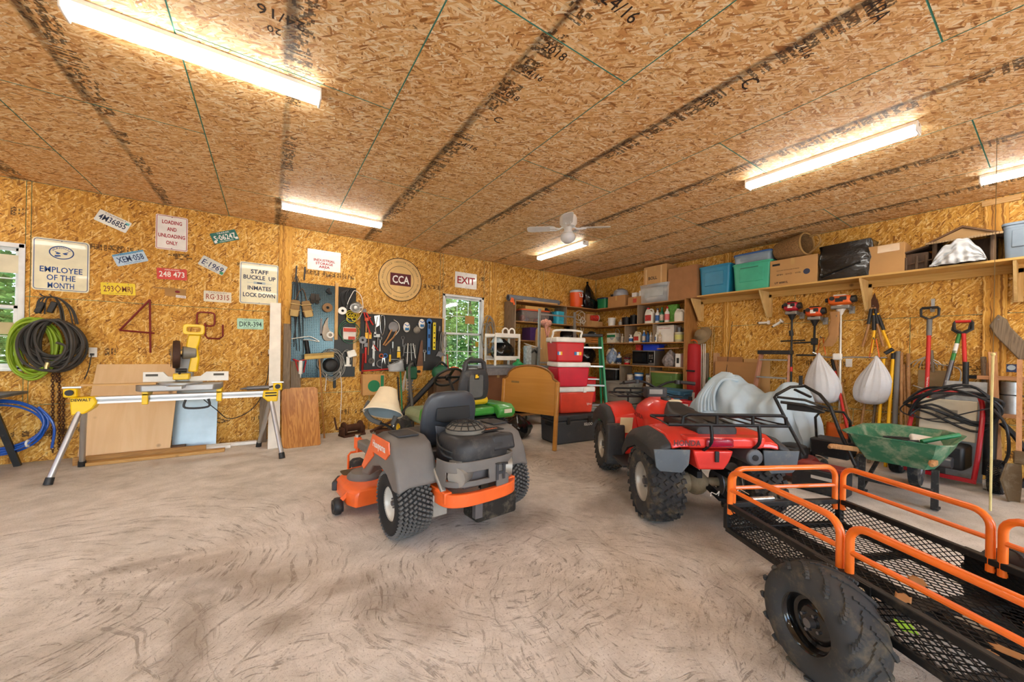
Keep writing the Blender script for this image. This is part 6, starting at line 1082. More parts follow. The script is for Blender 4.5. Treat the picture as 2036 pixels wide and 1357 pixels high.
# ================================================================ tall work table, cart, frame, coolers
t=T('tall_table','tall metal-topped work table behind the headboard','table',(3.62,5.63,0)); zt=1.10
G().box((0,0,zt-.02),(1.5,.62,.04)).o('top',mat('table_metal','8f979c',.4,.6,dust=.2),t,bev=.006); G().box((0,-.27,zt-.1),(1.42,.02,.12)).o('apron',GALV,t)
for sx in(-1,1):
    for sy in(-1,1): G().box((sx*.68,sy*.25,(zt-.04)/2),(.06,.06,zt-.04)).o('leg',GALV,t)
G().box((0,0,.2),(1.3,.5,.02)).o('lower_shelf',SHX,t)
cbox('crate_box','large brown carton standing under the tall table',(3.33,5.66,.211),.6,.46,.78,mat('crate_brown','8a5a3a',.7),0); bag('bin_bag','black bag slumped under the tall table',(3.98,5.66,.211),.44,.44,.55,BAGB,17)
zz=zt+.001; c=PY(1000,690,5.6)
t=T('utility_cart','small white utility cart standing on the tall table','cart',(c.x,5.62,zz))
for sx in(-1,1):
    for sy in(-1,1): G().box((sx*.25,sy*.17,.26),(.03,.03,.52)).o('post',WHT,t)
for z in(.1,.5): s_=G().box((0,0,z),(.53,.37,.015)).o('tray',WHT,t); [G().box((0,q_*.18,z+.03),(.53,.012,.07)).o('tray_lip',WHT,s_,bev=.003) for q_ in(-1,1)]
bag('bin_bag','black bag stuffed into the white utility cart',(c.x+.0,5.62,zz+.109),.46,.31,.36,BAGB,21,False)
t=T('walker_handles','white plastic hoops on top of the utility cart','handles',(c.x+.12,5.62,zz+.508))
for x in(-.06,.08): G().tube([(x-.06,0,.03)]+arc((x,0,.1),.06,PI,0,8)+[(x+.06,0,.03)],.014,8).o('hoop',WHTP,t)
G().box((.0,0,.018),(.3,.1,.03)).o('base',WHTP,t,bev=.01)
t=T('hard_hat','pale blue hard hat in the utility cart','hat',(c.x-.16,5.54,zz+.43)); G().ball((0,0,-.03),(.1,.12,.1),16,8,0,.5).cyl((0,0,-.03),(0,0,-.022),.125,n=20).o('shell',mat('pale_blue','a9bcc6',.4),t)
t=T('cord_coil','coils of grey cord hanging on the post beside the window','cord',WA(972,672,.06)); coil(G(),(0,0,0),.1,.3,7,.008,.05,.12,seed=5).o('loops',mat('cord_grey','8d8b86',.6),t); G().tube([(0,.06,.3),(0,-.04,.3),(0,-.05,.32)],.005,5).o('hook',STEEL,t)
f0=PY(1071,720,5.45); f1=PY(1141,720,5.45); t=T('galvanised_frame','galvanised upright frame standing on the tall table','frame',(f0.x,5.45,zz)); w_=f1.x-f0.x; hh=PY(1071,614,5.45).z-zz
for x in(0,w_): G().box((x,0,hh/2),(.045,.03,hh)).o('upright',GALV,t)
G().box((w_/2,0,hh-.1),(w_,.025,.03)).box((w_/2,0,.05),(w_,.025,.03)).o('crossbar',GALV,t)
bp=(f0.x+.1,5.6,zz); t=T('straw_bag','tall striped straw parcel with a pink bow','parcel',(f0.x+.31,5.66,zz)); G().loft([[V(x*k,y*k,z) for x,y in rrect(.4,.2,.06,4)] for z,k in((.001,.8),(.3,.95),(.5,1),(.68,.95),(.72,.8))]).o('basket',mat('straw','b98f5a',.85,var=.3,sc=4,stretch=(12,12,.4)),t); G().ball((-.03,-.06,.8),(.07,.05,.1),14,8).ball((-.1,-.07,.82),(.07,.04,.06),10,6).ball((.04,-.07,.82),(.07,.04,.06),10,6).box((.0,-.11,.64),(.04,.015,.2),r=(0,.25,0)).box((-.06,-.11,.64),(.04,.015,.2),r=(0,-.25,0)).o('bow',mat('pink_bow','c98f7d',.7,var=.5,sc=60,bump=.4),t)
t=T('storage_can','grey plastic bin with folded lid on the tall table','bin',(f0.x-.03,5.66,zz)); G().lathe([(0,.001),(.13,.001),(.15,.3),(.16,.31),(.16,.33),(0,.33)],22).o('body',GRYT,t); G().box((.02,-.04,.36),(.28,.2,.015),r=(.2,.2,0)).o('lid',mat('paper_white','d8d6cc',.6),t); G().tube([(-.12,-.14,.22),(-.04,-.17,.28),(.02,-.16,.24)],.02,7).o('hand_grip',BLK,t)
for i,(x,l) in enumerate(((1046,'grey and white carton beside the grey bin'),)): q=PY(x,715,5.5); cbox('white_carton',l,(q.x,5.46,zz),.11,.1,.36,mat('carton_greyblue','aebabd',.5,var=.4,sc=20),0,tape=False)
q=PY(1030,715,5.4); t=T('green_funnel','green plastic funnel lying on the tall table','funnel',(q.x,5.4,zz)); G().lathe([(.0,0.001),(.1,.001),(.1,.03),(.06,.06),(.03,.08),(.025,.12),(0,.12)],18).o('cone',mat('bright_green','15924f',.4),t); G().box((.1,0,.012),(.16,.1,.02)).o('handle',mat('bright_green','15924f',.4),t,bev=.008)
# headboard
A=Vector((2.93,4.72,0)); B=Vector((3.27,3.80,0)); L=(B-A).length; an=math.atan2(B.y-A.y,B.x-A.x); t=T('headboard','honey-coloured wooden bed headboard leaning on the coolers','headboard',A,rot=(-.06,0,an)); HB=wood('headboard_honey','c98d3f','b0752c',.35,.35,axis=0,knots=False,ring=3,var=.4)
ar=[(.03,.48),(L-.05,.48),(L-.02,.93),(L-.1,.98)]+[(L/2+L*.4*math.cos(a),.98+.17*math.sin(a)) for a in[PI*i/14 for i in range(1,14)]]+[(.1,.98),(.02,.93)]
G().ext(ar,.022,(0,0,0)).o('panel',HB,t,bev=.004); HD=wood('headboard_edge','8a5a22','6d4416',.5,.4,axis=2,knots=False)
G().tube([V(x,.011,z) for x,z in ar[2:]],.018,8).o('edge_moulding',HD,t)
for x in(.03,L-.03): G().box((x,.012,.47),(.055,.05,.94)).o('leg',HB,t,bev=.012)
G().box((L/2,.012,.5),(L-.08,.03,.06)).o('rail',HB,t,bev=.004); G().box((L*.25,-.002,.9),(.14,.002,.03)).o('pencil_note',mat('pencil','8a6a3a',.8),t)
# coolers stacked right of the headboard
cx,cy=3.80,4.22; t=T('hard_cooler','large charcoal hard cooler at the foot of the cooler stack','cooler',(cx+.1,cy,0),-.08); IG=mat('cooler_charcoal','3d4045',.55,dust=.15)
G().box((0,0,.17),(.78,.42,.34),tap=1.03).o('body',IG,t,bev=.03); G().box((0,0,.385),(.81,.45,.085)).o('lid',IG,t,bev=.02); text('IGLOO',.04,INKW,t,(.18,-.2225,.27),.16,bold=.03)
for x in(-.2,.2): G().box((x,-.225,.34),(.06,.02,.1)).o('latch',BLK,t,bev=.006)
for s in(-1,1): G().box((s*.4,0,.28),(.04,.16,.05)).o('handle',BLK,t,bev=.01)
def cooler(label,x,y,z,w_,d,h,m,hl=False,lm=None,rz=-.25):
    t=T('picnic_cooler',label,'cooler',(x,y,z),rz); lm=lm or WHTP; G().box((0,0,h*.4+.001),(w_*.9,d*.9,h*.8),tap=1.1).o('body',m,t,bev=.025); G().box((0,0,h*.9),(w_*1.04,d*1.04,h*.2)).o('lid',lm,t,bev=.02)
    if hl: G().tube(spline([(-w_*.52,-.0,h*.78),(-w_*.5,-.05,h*1.1),(-w_*.42,-.08,h*1.28),(w_*.42,-.08,h*1.28),(w_*.5,-.05,h*1.1),(w_*.52,0,h*.78)],5),.016,8).o('handle',WHTP,t)
    return t
c1=cooler('orange-red picnic cooler with white lid at the bottom of the stack',cx+.14,cy+.02,.43,.6,.38,.4,mat('cooler_coral','e0452b',.4)); text('Igloo',.03,INKW,c1,(.2,-.2,.14),.08)
G().box((.12,-.2,.35),(.05,.02,.07)).o('latch',WHTP,c1,bev=.004)
cooler('crimson picnic cooler with white lid in the middle of the stack',cx+.07,cy+.02,.832,.54,.38,.37,mat('cooler_crimson','c8102e',.4))
c3=cooler('red picnic cooler with raised white handle on top of the stack',cx-.0,cy+.02,1.204,.48,.36,.37,RED,True)
for i,(x,w_) in enumerate(((-.18,.08),(.12,.12))):
    for k in range(3): G().box((x+w_*(k-1)/3,-.176,.13),(w_/3-.003,.006,.05)).o('sticker',(BLUP,WHTP,YEL)[k],c3)
# green fibreglass step ladder
q=Vector((4.47,4.36,0)); t=T('step_ladder','green fibreglass step ladder with aluminium steps','ladder',q,-.72); FG=mat('ladder_green','1f8a5c',.4); hz=1.62
for s in(-1,1): G().bar((s*.27,-.32,0),(s*.16,.0,hz),.03,.07).o('front_rail',FG,t); G().bar((s*.25,.38,0),(s*.14,.04,hz-.02),.025,.05).o('rear_rail',FG,t)
for k in range(5): f=(k+.7)/5.3; z=hz*f; G().box((0,-.32+.32*f,z),(2*(.27-.11*f),.08,.025)).o('step',ALU,t)
G().box((0,.02,hz+.02),(.38,.14,.05)).o('top_cap',BLK,t,bev=.012); G().bar((-.24,.3,.4),(.24,.3,.4),.03,.02).bar((-.2,.2,.9),(.2,.2,.9),.03,.02).o('rear_brace',ALU,t)
# floor clutter by the back wall, left of the tractor
p=FL(700,866); t=T('rusty_winch','rusty steel hand winch on the floor','winch',(p.x,p.y,0),.3)
G().lathe([(.03,-.14),(.1,-.14),(.1,-.12),(.055,-.11),(.055,.11),(.1,.12),(.1,.14),(.03,.14)],18,(0,0,.12),(1,0,0)).o('drum',RUST,t); G().box((0,0,.015),(.34,.2,.03)).box((-.16,0,.07),(.02,.16,.14)).box((.16,0,.07),(.02,.16,.14)).o('base',RUST,t); G().tube([(-.17,0,.12),(-.24,0,.12),(-.25,.06,.3)],.014,8).o('crank',RUST,t)
p=FL(775,862); t=T('trailer_jack','rusty jack parts heaped on the floor','jack',(p.x,p.y,0),-.4); G().tube(spline([(-.3,0,.03),(-.1,.05,.12),(.1,.02,.2),(.25,-.05,.05)],5),.022,8).box((.0,.08,.04),(.5,.06,.06)).cyl((-.2,-.08,.04),(.2,-.02,.04),.035,n=10).o('jack_body',RUST,t); coil(G(),(-.05,-.15,.03),.12,.08,4,.01,.02,.1,'xy',seed=3).o('chain_heap',RUST,t)
p=PY(835,790,6.0); t=T('leaf_blower','green leaf blower with long black tube leaning right of the paper bag','leaf blower',(2.35,6.0,.0)); G().tube([V(-.75,-.05,.02),V(-.4,0,.4),V(.1,.1,.85)],[.03,.045,.05],12).o('tube',BLK,t); G().ball((.2,.12,.95),(.16,.12,.14)).o('housing',mat('blower_green','1c5b3c',.45),t); G().tube(spline([(.1,.1,1.05),(.2,.1,1.14),(.32,.1,1.05)],5),.02,8).o('handle',BLK,t)
for i,(px,y0,m,nm,l) in enumerate(((795,735,GRNP,'garden_pole','green pole leaning below the pegboard'),(868,745,mat('pole_orange','b5552a',.5),'garden_pole','rust orange pole leaning below the window'),(790,750,BLKM,'garden_pole','black pole leaning next to the green one'),(888,705,mat('pole_pink','b04a44',.5),'garden_pole','thin pink-red rod leaning below the window'))):
    a=WA(px,y0,.15); G().cyl((0,-.1,.002),(0,.1,a.z),.014,n=8).t(nm,m,l,'pole',None,(a.x,YA-.28,0))
p=PY(893,758,5.9); t=T('canvas_seat_bag','brown canvas bag hanging over the bench under the window','bag',(2.75,6.12,0)); G().box((0,0,.4),(.7,.4,.8)).o('crate',mat('crate_dark','57402b',.8),t); G().ball((0,-.05,.86),(.3,.2,.16)).o('sack',mat('sack_brown','6b4f3a',.9,bump=.5),t); G().tube(spline([(-.2,-.1,.95),(0,-.15,1.05),(.2,-.1,.95)],5),.02,8).o('strap',GRIPO,t)
# ================================================================ right wall: long bracket shelf and what stands on it
zs=2.405; ya=3.825; yb=-2.6
t=T('wall_shelf','long pine shelf on triangular brackets along the right wall','shelf',(XB,0,0)); PNK=wood('pine_bright','dcb56c','c79a4e',.6,axis=1)
G().box((-.18,(ya+yb)/2,zs-.012),(.36,ya-yb,.024)).o('board',PNK,t); G().box((-.02,(ya+yb)/2,zs-.07),(.035,ya-yb,.09)).o('ledger',PNK,t)
BRK=wood('bracket_pine','e0c086','cda865',.6,axis=2,knots=False)
for y in(3.74,2.63,1.46,.28,-.9): b_=G().ext([(0,zs-.026),(-.31,zs-.026),(-.31,zs-.05),(-.05,zs-.42),(0,zs-.42)],.022,(-.036,y,0)).o('bracket',BRK,t); G().box((-.02,y,zs-.25),(.035,.07,.36)).o('wall_cleat',BRK,b_)
zw=zs+.001
def SH(px,py,d=.3): return PX(px,py,XB-d)
def span(x0,x1,py,d=.3): a,b_=SH(x0,py,d),SH(x1,py,d); return (a.y+b_.y)/2,abs(a.y-b_.y)
def hgt(px,y0,y1,d=.3): return SH(px,y0,d).z-SH(px,y1,d).z
y,w=span(1392,1453,560); tote('storage_tote','teal blue tote without lid on the wall shelf',(XB-.19,y,zw),w,.3,hgt(1420,531,587),TEALP,TEALP)
y,w=span(1457,1537,560); h=hgt(1490,527,580); mt=tote('storage_tote','mint green tote with marker writing on the wall shelf',(XB-.19,y,zw),w-.02,.31,h,MINT,MINT); G().box((-.03,-.153,h-.075),(w*.45,.002,.012)).o('marker_scrawl',mat('marker','2f6a58',.6),mt)
tote('storage_box','clear box with blue lid on the mint tote',(XB-.19,y,zw+h+.008),w-.04,.3,.15,mat('clear_blue','9fb4c4',.2,alpha=.6),mat('lid_blue','2f5f9e',.35,coat=.3),tap=1.05)
y,w=span(1533,1627,545); h=hgt(1580,521,574); cb=cbox('cardboard_box','printed cardboard carton under the wicker basket',(XB-.18,y,zw),w,.32,h,CARD2); text('8MM · DVD · VHS',.022,INK,cb,(-.05,-.1612,h*.42),.3); text('UT 60001L',.028,INK,cb,(-.14,-.1612,h*.12),.17,bold=.03); text('PACK FOR MOVING AND STORAGE',.012,INK,cb,(-.06,-.1612,h*.58),.28); G().cyl((.17,-.1606,h*.42),(.17,-.162,h*.42),.04,n=20).o('round_print',mat('print_navy','3a4158',.7),cb); G().box((-w*.36,-.1606,h*.82),(.1,.001,.03)).o('header_print',INK,cb)
WIC=mat('wicker','8f6c42',.85,var=.4,sc=60,bump=.9,bsc=90); bt=T('wicker_basket','brown wicker basket lying on its side with its mouth to the room','basket',(XB-.2,y,zw+h+.002),RB)
G().lathe([(.05,0),(.12,.02),(.145,.12),(.15,.3),(.155,.42)],26,(-.25,0,.15),(1,-.25,.06)).o('body',WIC,bt,solid=.012); G().tube([V(.155*math.cos(i*PI/13),.155*math.sin(i*PI/13),0) for i in range(26)],.013,7,closed=True).o('rim',mat('wicker_rim','a9854f',.8,bump=.6),bt,loc=(.152,-.1,.175),rot=(0,PI/2-.06,-.245)); G().tube(spline([(.17,-.05,.04),(.3,-.08,.16),(.26,-.06,.28),(.17,-.05,.28)],6),.013,7).o('handle',mat('wicker_rim','a9854f',.8),bt)
y,w=span(1629,1736,520); h=hgt(1690,487,558); t=T('bagged_suitcase','suitcase wrapped in shiny black plastic on the wall shelf','suitcase',(XB-.18,y,zw),RB)
R=random.Random(8); ph=[R.uniform(0,6) for _ in range(6)]
G().loft([[V(x*(w/1.0)*(1-.02*math.sin(7*z_/h+ph[0]))+ .012*math.sin(19*yy+ph[1]+z_*25),yy*.33*(1+.04*math.sin(11*x+z_*30+ph[2])),z_) for x,yy in rrect(1,1,.12,6)] for z_ in[h*i/12+.001 for i in range(13)]]).o('wrap',BAGB,t,bev=.02)
G().tube(spline([(-w*.45,-.17,.05),(-.1,-.175,.1),(w*.3,-.172,.19)],6),.012,6).o('fold',BAGB,t)
y,w=span(1728,1800,515); h=hgt(1765,489,546); cb=cbox('cardboard_box','square cardboard carton sealed with clear tape beside the stable',(XB-.17,y,zw),w,.33,h,CARD2,tape=False); G().box((.02,-.1652,h-.05),(w*.6,.001,.09)).o('tape',mat('tape_shiny','cfae7d',.2,coat=.5),cb)
# wooden stable model with a cloth
y,w=span(1850,1985,490); t=T('model_stable','rustic wooden model stable with gabled roof on the wall shelf','model',(XB-.18,y,zw),RB); TWG=mat('twig','5e4a38',.85,var=.4,bump=.5); STB=wood('stable_wood','5f4630','3f2c1c',1,axis=2,knots=False)
hS=.36
G().box((0,.13,hS*.42),(w*.9,.015,hS*.84)).o('back_board',STB,t); 
for x in(-w*.43,w*.43):
    for yy in(-.12,.1): G().cyl((x,yy,.001),(x,yy,hS*.85),.02,n=8).o('post',TWG,t)
rf=G().ext([(-w*.56,hS*.74),(0,hS*1.12),(w*.56,hS*.74),(w*.56,hS*.79),(0,hS*1.18),(-w*.56,hS*.79)],.34,(0,-.18,0)).o('roof',mat('roof_bark','6a4e37',.9,bump=.6,bsc=30),t)
g=G()
for i in range(26): x=-w*.54+w*1.08*i/25; g.ball((x,-.185,hS*.77),(.017,.012,.014),6,4)
k_=g.o('gable_trim',mat('straw_trim','a58a66',.9),rf); k_['kind']='stuff'
G().ext([(-w*.5,hS*.78),(w*.5,hS*.78),(0,hS*1.1)],.01,(0,-.16,0)).o('gable_board',mat('gable_ply','a98658',.8),rf)
G().box((-w*.72,.0,.1),(w*.38,.22,.2)).o('side_shed',STB,t); G().box((-w*.74,0,.24),(w*.46,.3,.015),r=(0,-.25,0)).o('shed_roof',TWG,t)
for x in(-w*.9,-w*.72,-w*.56): G().cyl((x,-.14,.001),(x,-.14,.16),.012,n=7).o('fence_post',TWG,t)
G().cyl((-w*.95,-.14,.07),(-w*.45,-.14,.1),.008,n=6).o('fence_rail',TWG,t)
wc=span(1852,1962,510)[1]; yc=span(1852,1962,510)[0]
def cloth(u,v): 
    x=-wc/2+wc*u; hh=.26*(1-abs(2*u-1.05)**2.6*.98); hh=max(.012,hh*(1+.06*math.sin(13*u)+.04*math.sin(29*u))); return V(x,-.185-.05*v*(1-.5*abs(2*u-1))+.02*math.sin(17*u+6*v)*v+.012*math.sin(37*u-4*v)*v+.01*math.sin(23*v+9*u),hh*(1-v)+.004+.014*math.sin(11*u+5*v)*math.sin(PI*v))
G().grid(cloth,60,20).grid(lambda u,v:V(cloth(u,0).x,-.185+.2*v,max(.012,cloth(u,0).z-.06*v*v)),60,4).t('white_cloth',mat('white_cloth','cfd3d6',.8,bump=.3,bsc=20),'crumpled white cloth draped in front of the model stable','cloth',None,(XB-.2,yc,zw),RB,solid=.004)
y,w=span(1995,2090,480,.25); t=tote('round_tub','blue-grey tub cut by the right edge of the picture',(XB-.19,y,zw),w,.32,.36,mat('tub_bluegrey','7f90a0',.4),mat('tub_bluegrey','7f90a0',.4),cat='tub')
# ================================================================ powered trimmers on the wall
def R4(x,y,off=0): return WB(1380+x/4.848,560+y/4.848,off)
def R5(x,y,off=0): return WB(1700+x/4.524,560+y/4.524,off)
def trimmer(label,hd,end,hm,style,hw):
    p=R4(*hd,.13); e=R4(*end,.13)-p; dy=-(e.y); e=V(dy,0,e.z); t=T('string_trimmer',label,'trimmer',p,RB)
    bd=G().loft([[V(x*k+dx,yy*k,z) for x,yy in rrect(hw,.16,.05,3)] for z,k,dx in((-.06,.6,0),(-.03,.95,0),(.03,1,0),(.07,.85,.0))]).o('engine_cover',hm,t,bev=.01)
    G().cyl((hw*.3,-.02,.01),(hw*.62,-.02,.02),.055,.045,n=14).o('air_filter',BLK,t); G().cyl((-hw*.5,-.03,.02),(-hw*.58,-.03,.02),.03,n=10).o('starter_knob',BLK,t); G().box((0,-.082,.01),(hw*.3,.006,.05)).o('decal',(WHTP if style<3 else BLK),t)
    G().box((hw*.02,.0,-.085),(hw*.75,.14,.05)).o('crankcase',mat('crank_grey','8f8d88',.5,.5),t,bev=.012); G().box((hw*.16,-.084,.03),(hw*.28,.012,.05)).o('cover_vent',BLK,t,bev=.006); G().cyl((-hw*.28,-.07,.035),(-hw*.28,-.095,.035),.028,n=12).o('primer',BLK,t); G().box((-hw*.02,0,.075),(hw*.5,.1,.03)).o('fuel_tank',WHTP if style==3 else BLK,t,bev=.01)
    G().lathe([(.075,-.06),(.06,-.1),(.035,-.15),(.02,-.19)],14).o('clutch_cone',BLK if style<3 else WHTP,t); G().cyl((0,0,-.15),e,.0135 if style<3 else .0145,n=10).o('shaft',{1:BLK,2:BLKM,3:mat('shaft_pale','cfcac0',.35,.5)}[style],t)
    G().tube([(.09,.13,-.13),(.09,.0,-.13),(.09,-.05,-.12)],.006,6).box((.09,.12,-.12),(.06,.02,.1)).o('wall_bracket',GALV,t)
    return t,e
t,e=trimmer('red brush trimmer hung leftmost on the right wall',(945,250),(935,985),mat('trimmer_red','b51a2c',.35,coat=.3),1,.2)
G().cyl((-.01,0,-.35),(0,0,-.43),.028,n=10).o('collar',BLK,t); G().cyl((-.14,0,-.51),(.17,0,-.5),.011,n=8).o('side_handle',BLK,t); G().cyl((0,0,-.9),(0,0,-.97),.022,n=10).o('red_coupler',GRIP,t)
t,e=trimmer('orange and black trimmer with a loop handle, second on the right wall',(1165,300),(1155,700),mat('trimmer_orange','d9531e',.4),2,.21)
G().tube(arc((-.1,0,-.62),.11,0,2*PI,18,'xy',.05)[:-1],.013,8,closed=True).o('loop_handle',BLK,t); G().box((0,0,-.42),(.08,.05,.1)).o('trigger_grip',BLK,t,bev=.015); G().cyl((-.25,-.02,-.44),(-.02,-.02,-.43),.012,n=8).o('side_handle',BLK,t)
t,e=trimmer('orange brush cutter with white engine base and long pale shaft',(1415,190),(1404,1250),mat('cutter_orange','e2661f',.4),3,.27)
G().tube(spline([(-.3,-.02,-.71),(-.18,-.02,-.77),(-.02,-.02,-.78),(.15,-.02,-.77),(.47,-.02,-.775)],5),.012,8).o('bike_handle',CHR,t); G().box((-.02,-.02,-.77),(.1,.06,.09)).o('handle_clamp',WHTP,t,bev=.015); G().cyl((.45,-.03,-.72),(.52,-.01,-.66),.024,n=10).o('grip',BLK,t)
p=R4(1350,445,.2); t=T('paper_roll','crumpled brown paper bag hung over the brush cutter handle','paper bag',p,RB); G().loft([[V(x*k+dx,yy*k,z) for x,yy in rrect(.12,.05,.02,3)] for z,k,dx in((-.26,.9,-.07),(-.2,1.05,-.04),(-.1,.9,-.0),(0,1,-.01),(.1,.85,.01),(.22,.9,.0))]).o('bag',mat('kraft_brown','a97c4e',.85,bump=.7,bsc=15),t); G().tube([(.03,.2,.15),(.03,-.03,.15),(.03,-.03,.17)],.004,5).o('hook',STEEL,t)
p=R4(745,395,.03); 
for i,(dx,a) in enumerate(((-.09,0),(.1,.6))): t=T('hose_valve',('straight white plastic valve on the right wall','angled white plastic valve on the right wall')[i],'valve',p+V(0,-dx,-.02*i),RB); t.rotation_euler=(0,-a,RB); G().cyl((-.08,-.02,0),(.06,-.02,0),.018,n=10).box((.06,-.02,.0),(.02,.05,.06)).o('body',WHTP,t); G().cyl((-.08,-.02,0),(-.1,-.02,0),.012,n=8).o('nozzle',BLK,t); G().tube([(.02,.03,.0),(.02,-.0,.0)],.006,5).o('screw',STEEL,t)
# drawstring bags
def strapbag(label,top,x0,x1,y0,y1,seed):
    a=R4(x0,y1,.16); b_=R4(x1,y1,.16); p=R4(*top,.16); hh=R4(top[0],y0,.16).z-R4(top[0],y1,.16).z; w=abs(a.y-b_.y); base=R4((x0+x1)/2,y1,.16)
    t=T('drawstring_bag',label,'bag',(base.x,base.y,base.z),RB); R=random.Random(seed); ph=[R.uniform(0,6) for _ in range(4)]; secs=[]
    KP=spline([V(x_,0,v_) for v_,x_ in((0,.3),(.03,.62),(.1,.88),(.24,1.0),(.42,.97),(.6,.78),(.76,.5),(.88,.26),(.95,.13),(1,.07))],4)
    for q in KP:
        k,v=q.x,q.z; A_=.012+.05*v
        secs.append([V(w/2*k*(1+.035*math.sin(5*a_+ph[0]+3*v)+A_*math.sin(19*a_+ph[1]+2*v)+.02*math.sin(9*a_+ph[2]-5*v))*math.cos(a_)+.03*math.sin(3*v+ph[3]),.14*k*(1+.05*math.sin(7*a_+ph[1])+A_*math.sin(17*a_))*math.sin(a_),hh*v*(1+.02*math.sin(3*a_+ph[2])*(1-v))) for a_ in[2*PI*i/56 for i in range(56)]])
    G().loft(secs).o('sack',mat('white_sack','d3d3d6',.45,var=.1,sc=3,bump=.5,bsc=18,alpha=.96),t)
    for dx in(-.012,.02): G().tube(spline([(dx*3,-.01,hh*.97),(dx*2,-.0,hh+.1),(dx,.02,hh+.22)],4),.009,6,flat=.4).o('drawstring',GRIPO,t)
    G().tube([(0,.16,hh+.22),(0,-.01,hh+.22),(0,-.02,hh+.24)],.006,5).o('hook',STEEL,t)
strapbag('long white drawstring bag hung below the orange trimmers',(1215,690),1040,1380,690,1170,4); strapbag('pear-shaped white drawstring bag hung below the loppers',(1740,715),1540,1900,715,1185,9)
def stick(name,label,cat,a,b_,r,m,ends=None,flat=None):
    """pole from foot a to head b in world space"""
    a=Vector(a); b_=Vector(b_); t=T(name,label,cat,a); g=G()
    (g.bar((0,0,0),b_-a,flat[0],flat[1]) if flat else g.cyl((0,0,0),b_-a,r,n=10)); g.o('shaft',m,t)
    for nm,f0,f1,rr,mm in ends or(): G().cyl((b_-a)*f0,(b_-a)*f1,rr,n=10).o(nm,mm,t)
    return t
# loppers pair
for i,(x,l) in enumerate(((1700,'long wooden handled loppers hung right of the trimmers'),(1790,'second pair of loppers with yellow and black handles'))):
    p=R4(1730+25*i,250+60*i,.05); t=T('hedge_loppers',l,'loppers',p,RB); G().ext([(-.02,.0),(.02,.0),(.03,.1),(.01,.19),(-.02,.1)],-.02).o('blade',RUST,t); 
    for s in(-1,1): hd=G().tube([(s*.015,-.01,0),(s*.045+.03*i,-.01,-.25),(s*.1+.06*i,-.01,-.52)],.015,8).o('handle',HANDLE if i==0 else YEL,t); G().cyl((s*.02,-.01,-.02),(s*.045+.03*i,-.01,-.22),.02,n=8).o('ferrule',BLK,hd)
    G().tube([(0,.05,.02),(0,-.03,.02)],.005,5).o('hook',STEEL,t)
# ladder, cardboard, rods, red case
a=R4(620,1010,.45); 
t=T('wooden_step_ladder','old wooden step ladder with a black top leaning on the wall','ladder',(XB-.42,R4(755,900,.3).y,0),RB); LW=wood('ladder_pink','b98468','9a6750',.8,axis=2,knots=False); hz=R4(780,690,.2).z
for s in(-1,1): G().bar((s*.27,-.12,0),(s*.185,.2,hz),.025,.07).o('rail',LW,t)
for k in range(5): f=(k+.8)/5.2; G().box((0,-.12+.32*f,hz*f),(2*(.26-.085*f),.1,.022)).o('step',GALV if k>2 else LW,t)
G().box((0,.2,hz+.01),(.44,.14,.06)).o('top_cap',BLK,t,bev=.008)
for i,(x0,x1,y0,of,l) in enumerate(((205,640,770,.1,'large flat sheet of cardboard behind the covered motorbike'),(480,735,745,.06,'upper cardboard sheet leaning behind the wooden ladder'),(225,470,725,.04,'rearmost cardboard sheet against the wall'))):
    A,B=R4(x0,y0,of),R4(x1,y0,of); w=A.y-B.y; o=G().box((w/2,.004,A.z/2),(w,.006,A.z)).t('cardboard_sheet',(CARD,CARD2,mat('card_dark','a5754a',.8))[i],l,'cardboard',None,(XB-of-.0,A.y,0.001),RB); 
p=WB(1377,760,.2); t=T('canopy_bag','tall red canopy bag standing by the shelving end','bag',(XB-.2,p.y,0),RB); hb=WB(1377,684,.2).z; G().loft([[V(x*k,yy*k,z) for x,yy in rrect(.25,.22,.08,4)] for z,k in((.001,.95),(.05,1),(hb*.5,1.03),(hb*.9,1),(hb*.97,.92),(hb,.75))]).o('case',mat('canopy_red','a8141c',.7,bump=.3),t,bev=.01); G().box((.03,-.13,hb*.68),(.16,.02,.03)).o('strap',BLK,t); G().box((.06,-.118,.5),(.1,.006,.34)).o('label_panel',mat('label_white','d9d6d0',.5),t); G().tube(arc((0,0,hb-.02),.09,0,PI,8),.012,6).o('orange_rim',GRIPO,t)
p=R4(80,520,.14); t=T('sun_hat','wide tan sun hat hung on poles by the shelving','hat',p,RB); G().lathe([(0,.11),(.07,.1),(.09,.06),(.1,.0),(.17,-.015),(.18,-.012)],24,(0,-.02,0),(-.2,-1,.5)).o('crown_and_brim',mat('hat_tan','8d7a5d',.9,bump=.3),t,solid=.004); G().tube([(0,.14,.03),(0,-.01,.03)],.005,5).o('hook',STEEL,t)
for i,(x,l) in enumerate(((68,'left of the three thin white poles'),(88,'middle of the three thin white poles'),(104,'right one of the three thin white poles'))): A=R4(x,1000,.12); B=R4(x+3,600,.08); stick('tent_pole',l,'pole',(A.x,A.y,0.002),B,.011,mat('pole_white','ddd5c2',.5))
A=R4(135,1000,.15); B=R4(180,420,.04); stick('fishing_rod','fishing rod with a green float leaning on the wall','fishing rod',(A.x,A.y,.002),B,.006,mat('cork','c9a670',.6),[('float',.46,.5,.03,mat('bright_green','15924f',.4)),('handle',0,.2,.014,mat('cork','c9a670',.6))])
A=R4(245,1000,.2); B=R4(370,385,.03); stick('whip_rod','thin dark rod leaning across the cardboard','rod',(A.x,A.y,.002),B,.004,BLK)
for i,(x,l,m) in enumerate(((115,'brown plank standing by the thin white poles',GREYW),(215,'narrow brown plank next to the fishing rod',HANDLE))): A=R4(x,1000,.06); B=R4(x,690,.03); stick('plank',l,'plank',(A.x,A.y,.002),B,.03,m,flat=(.1,.02))
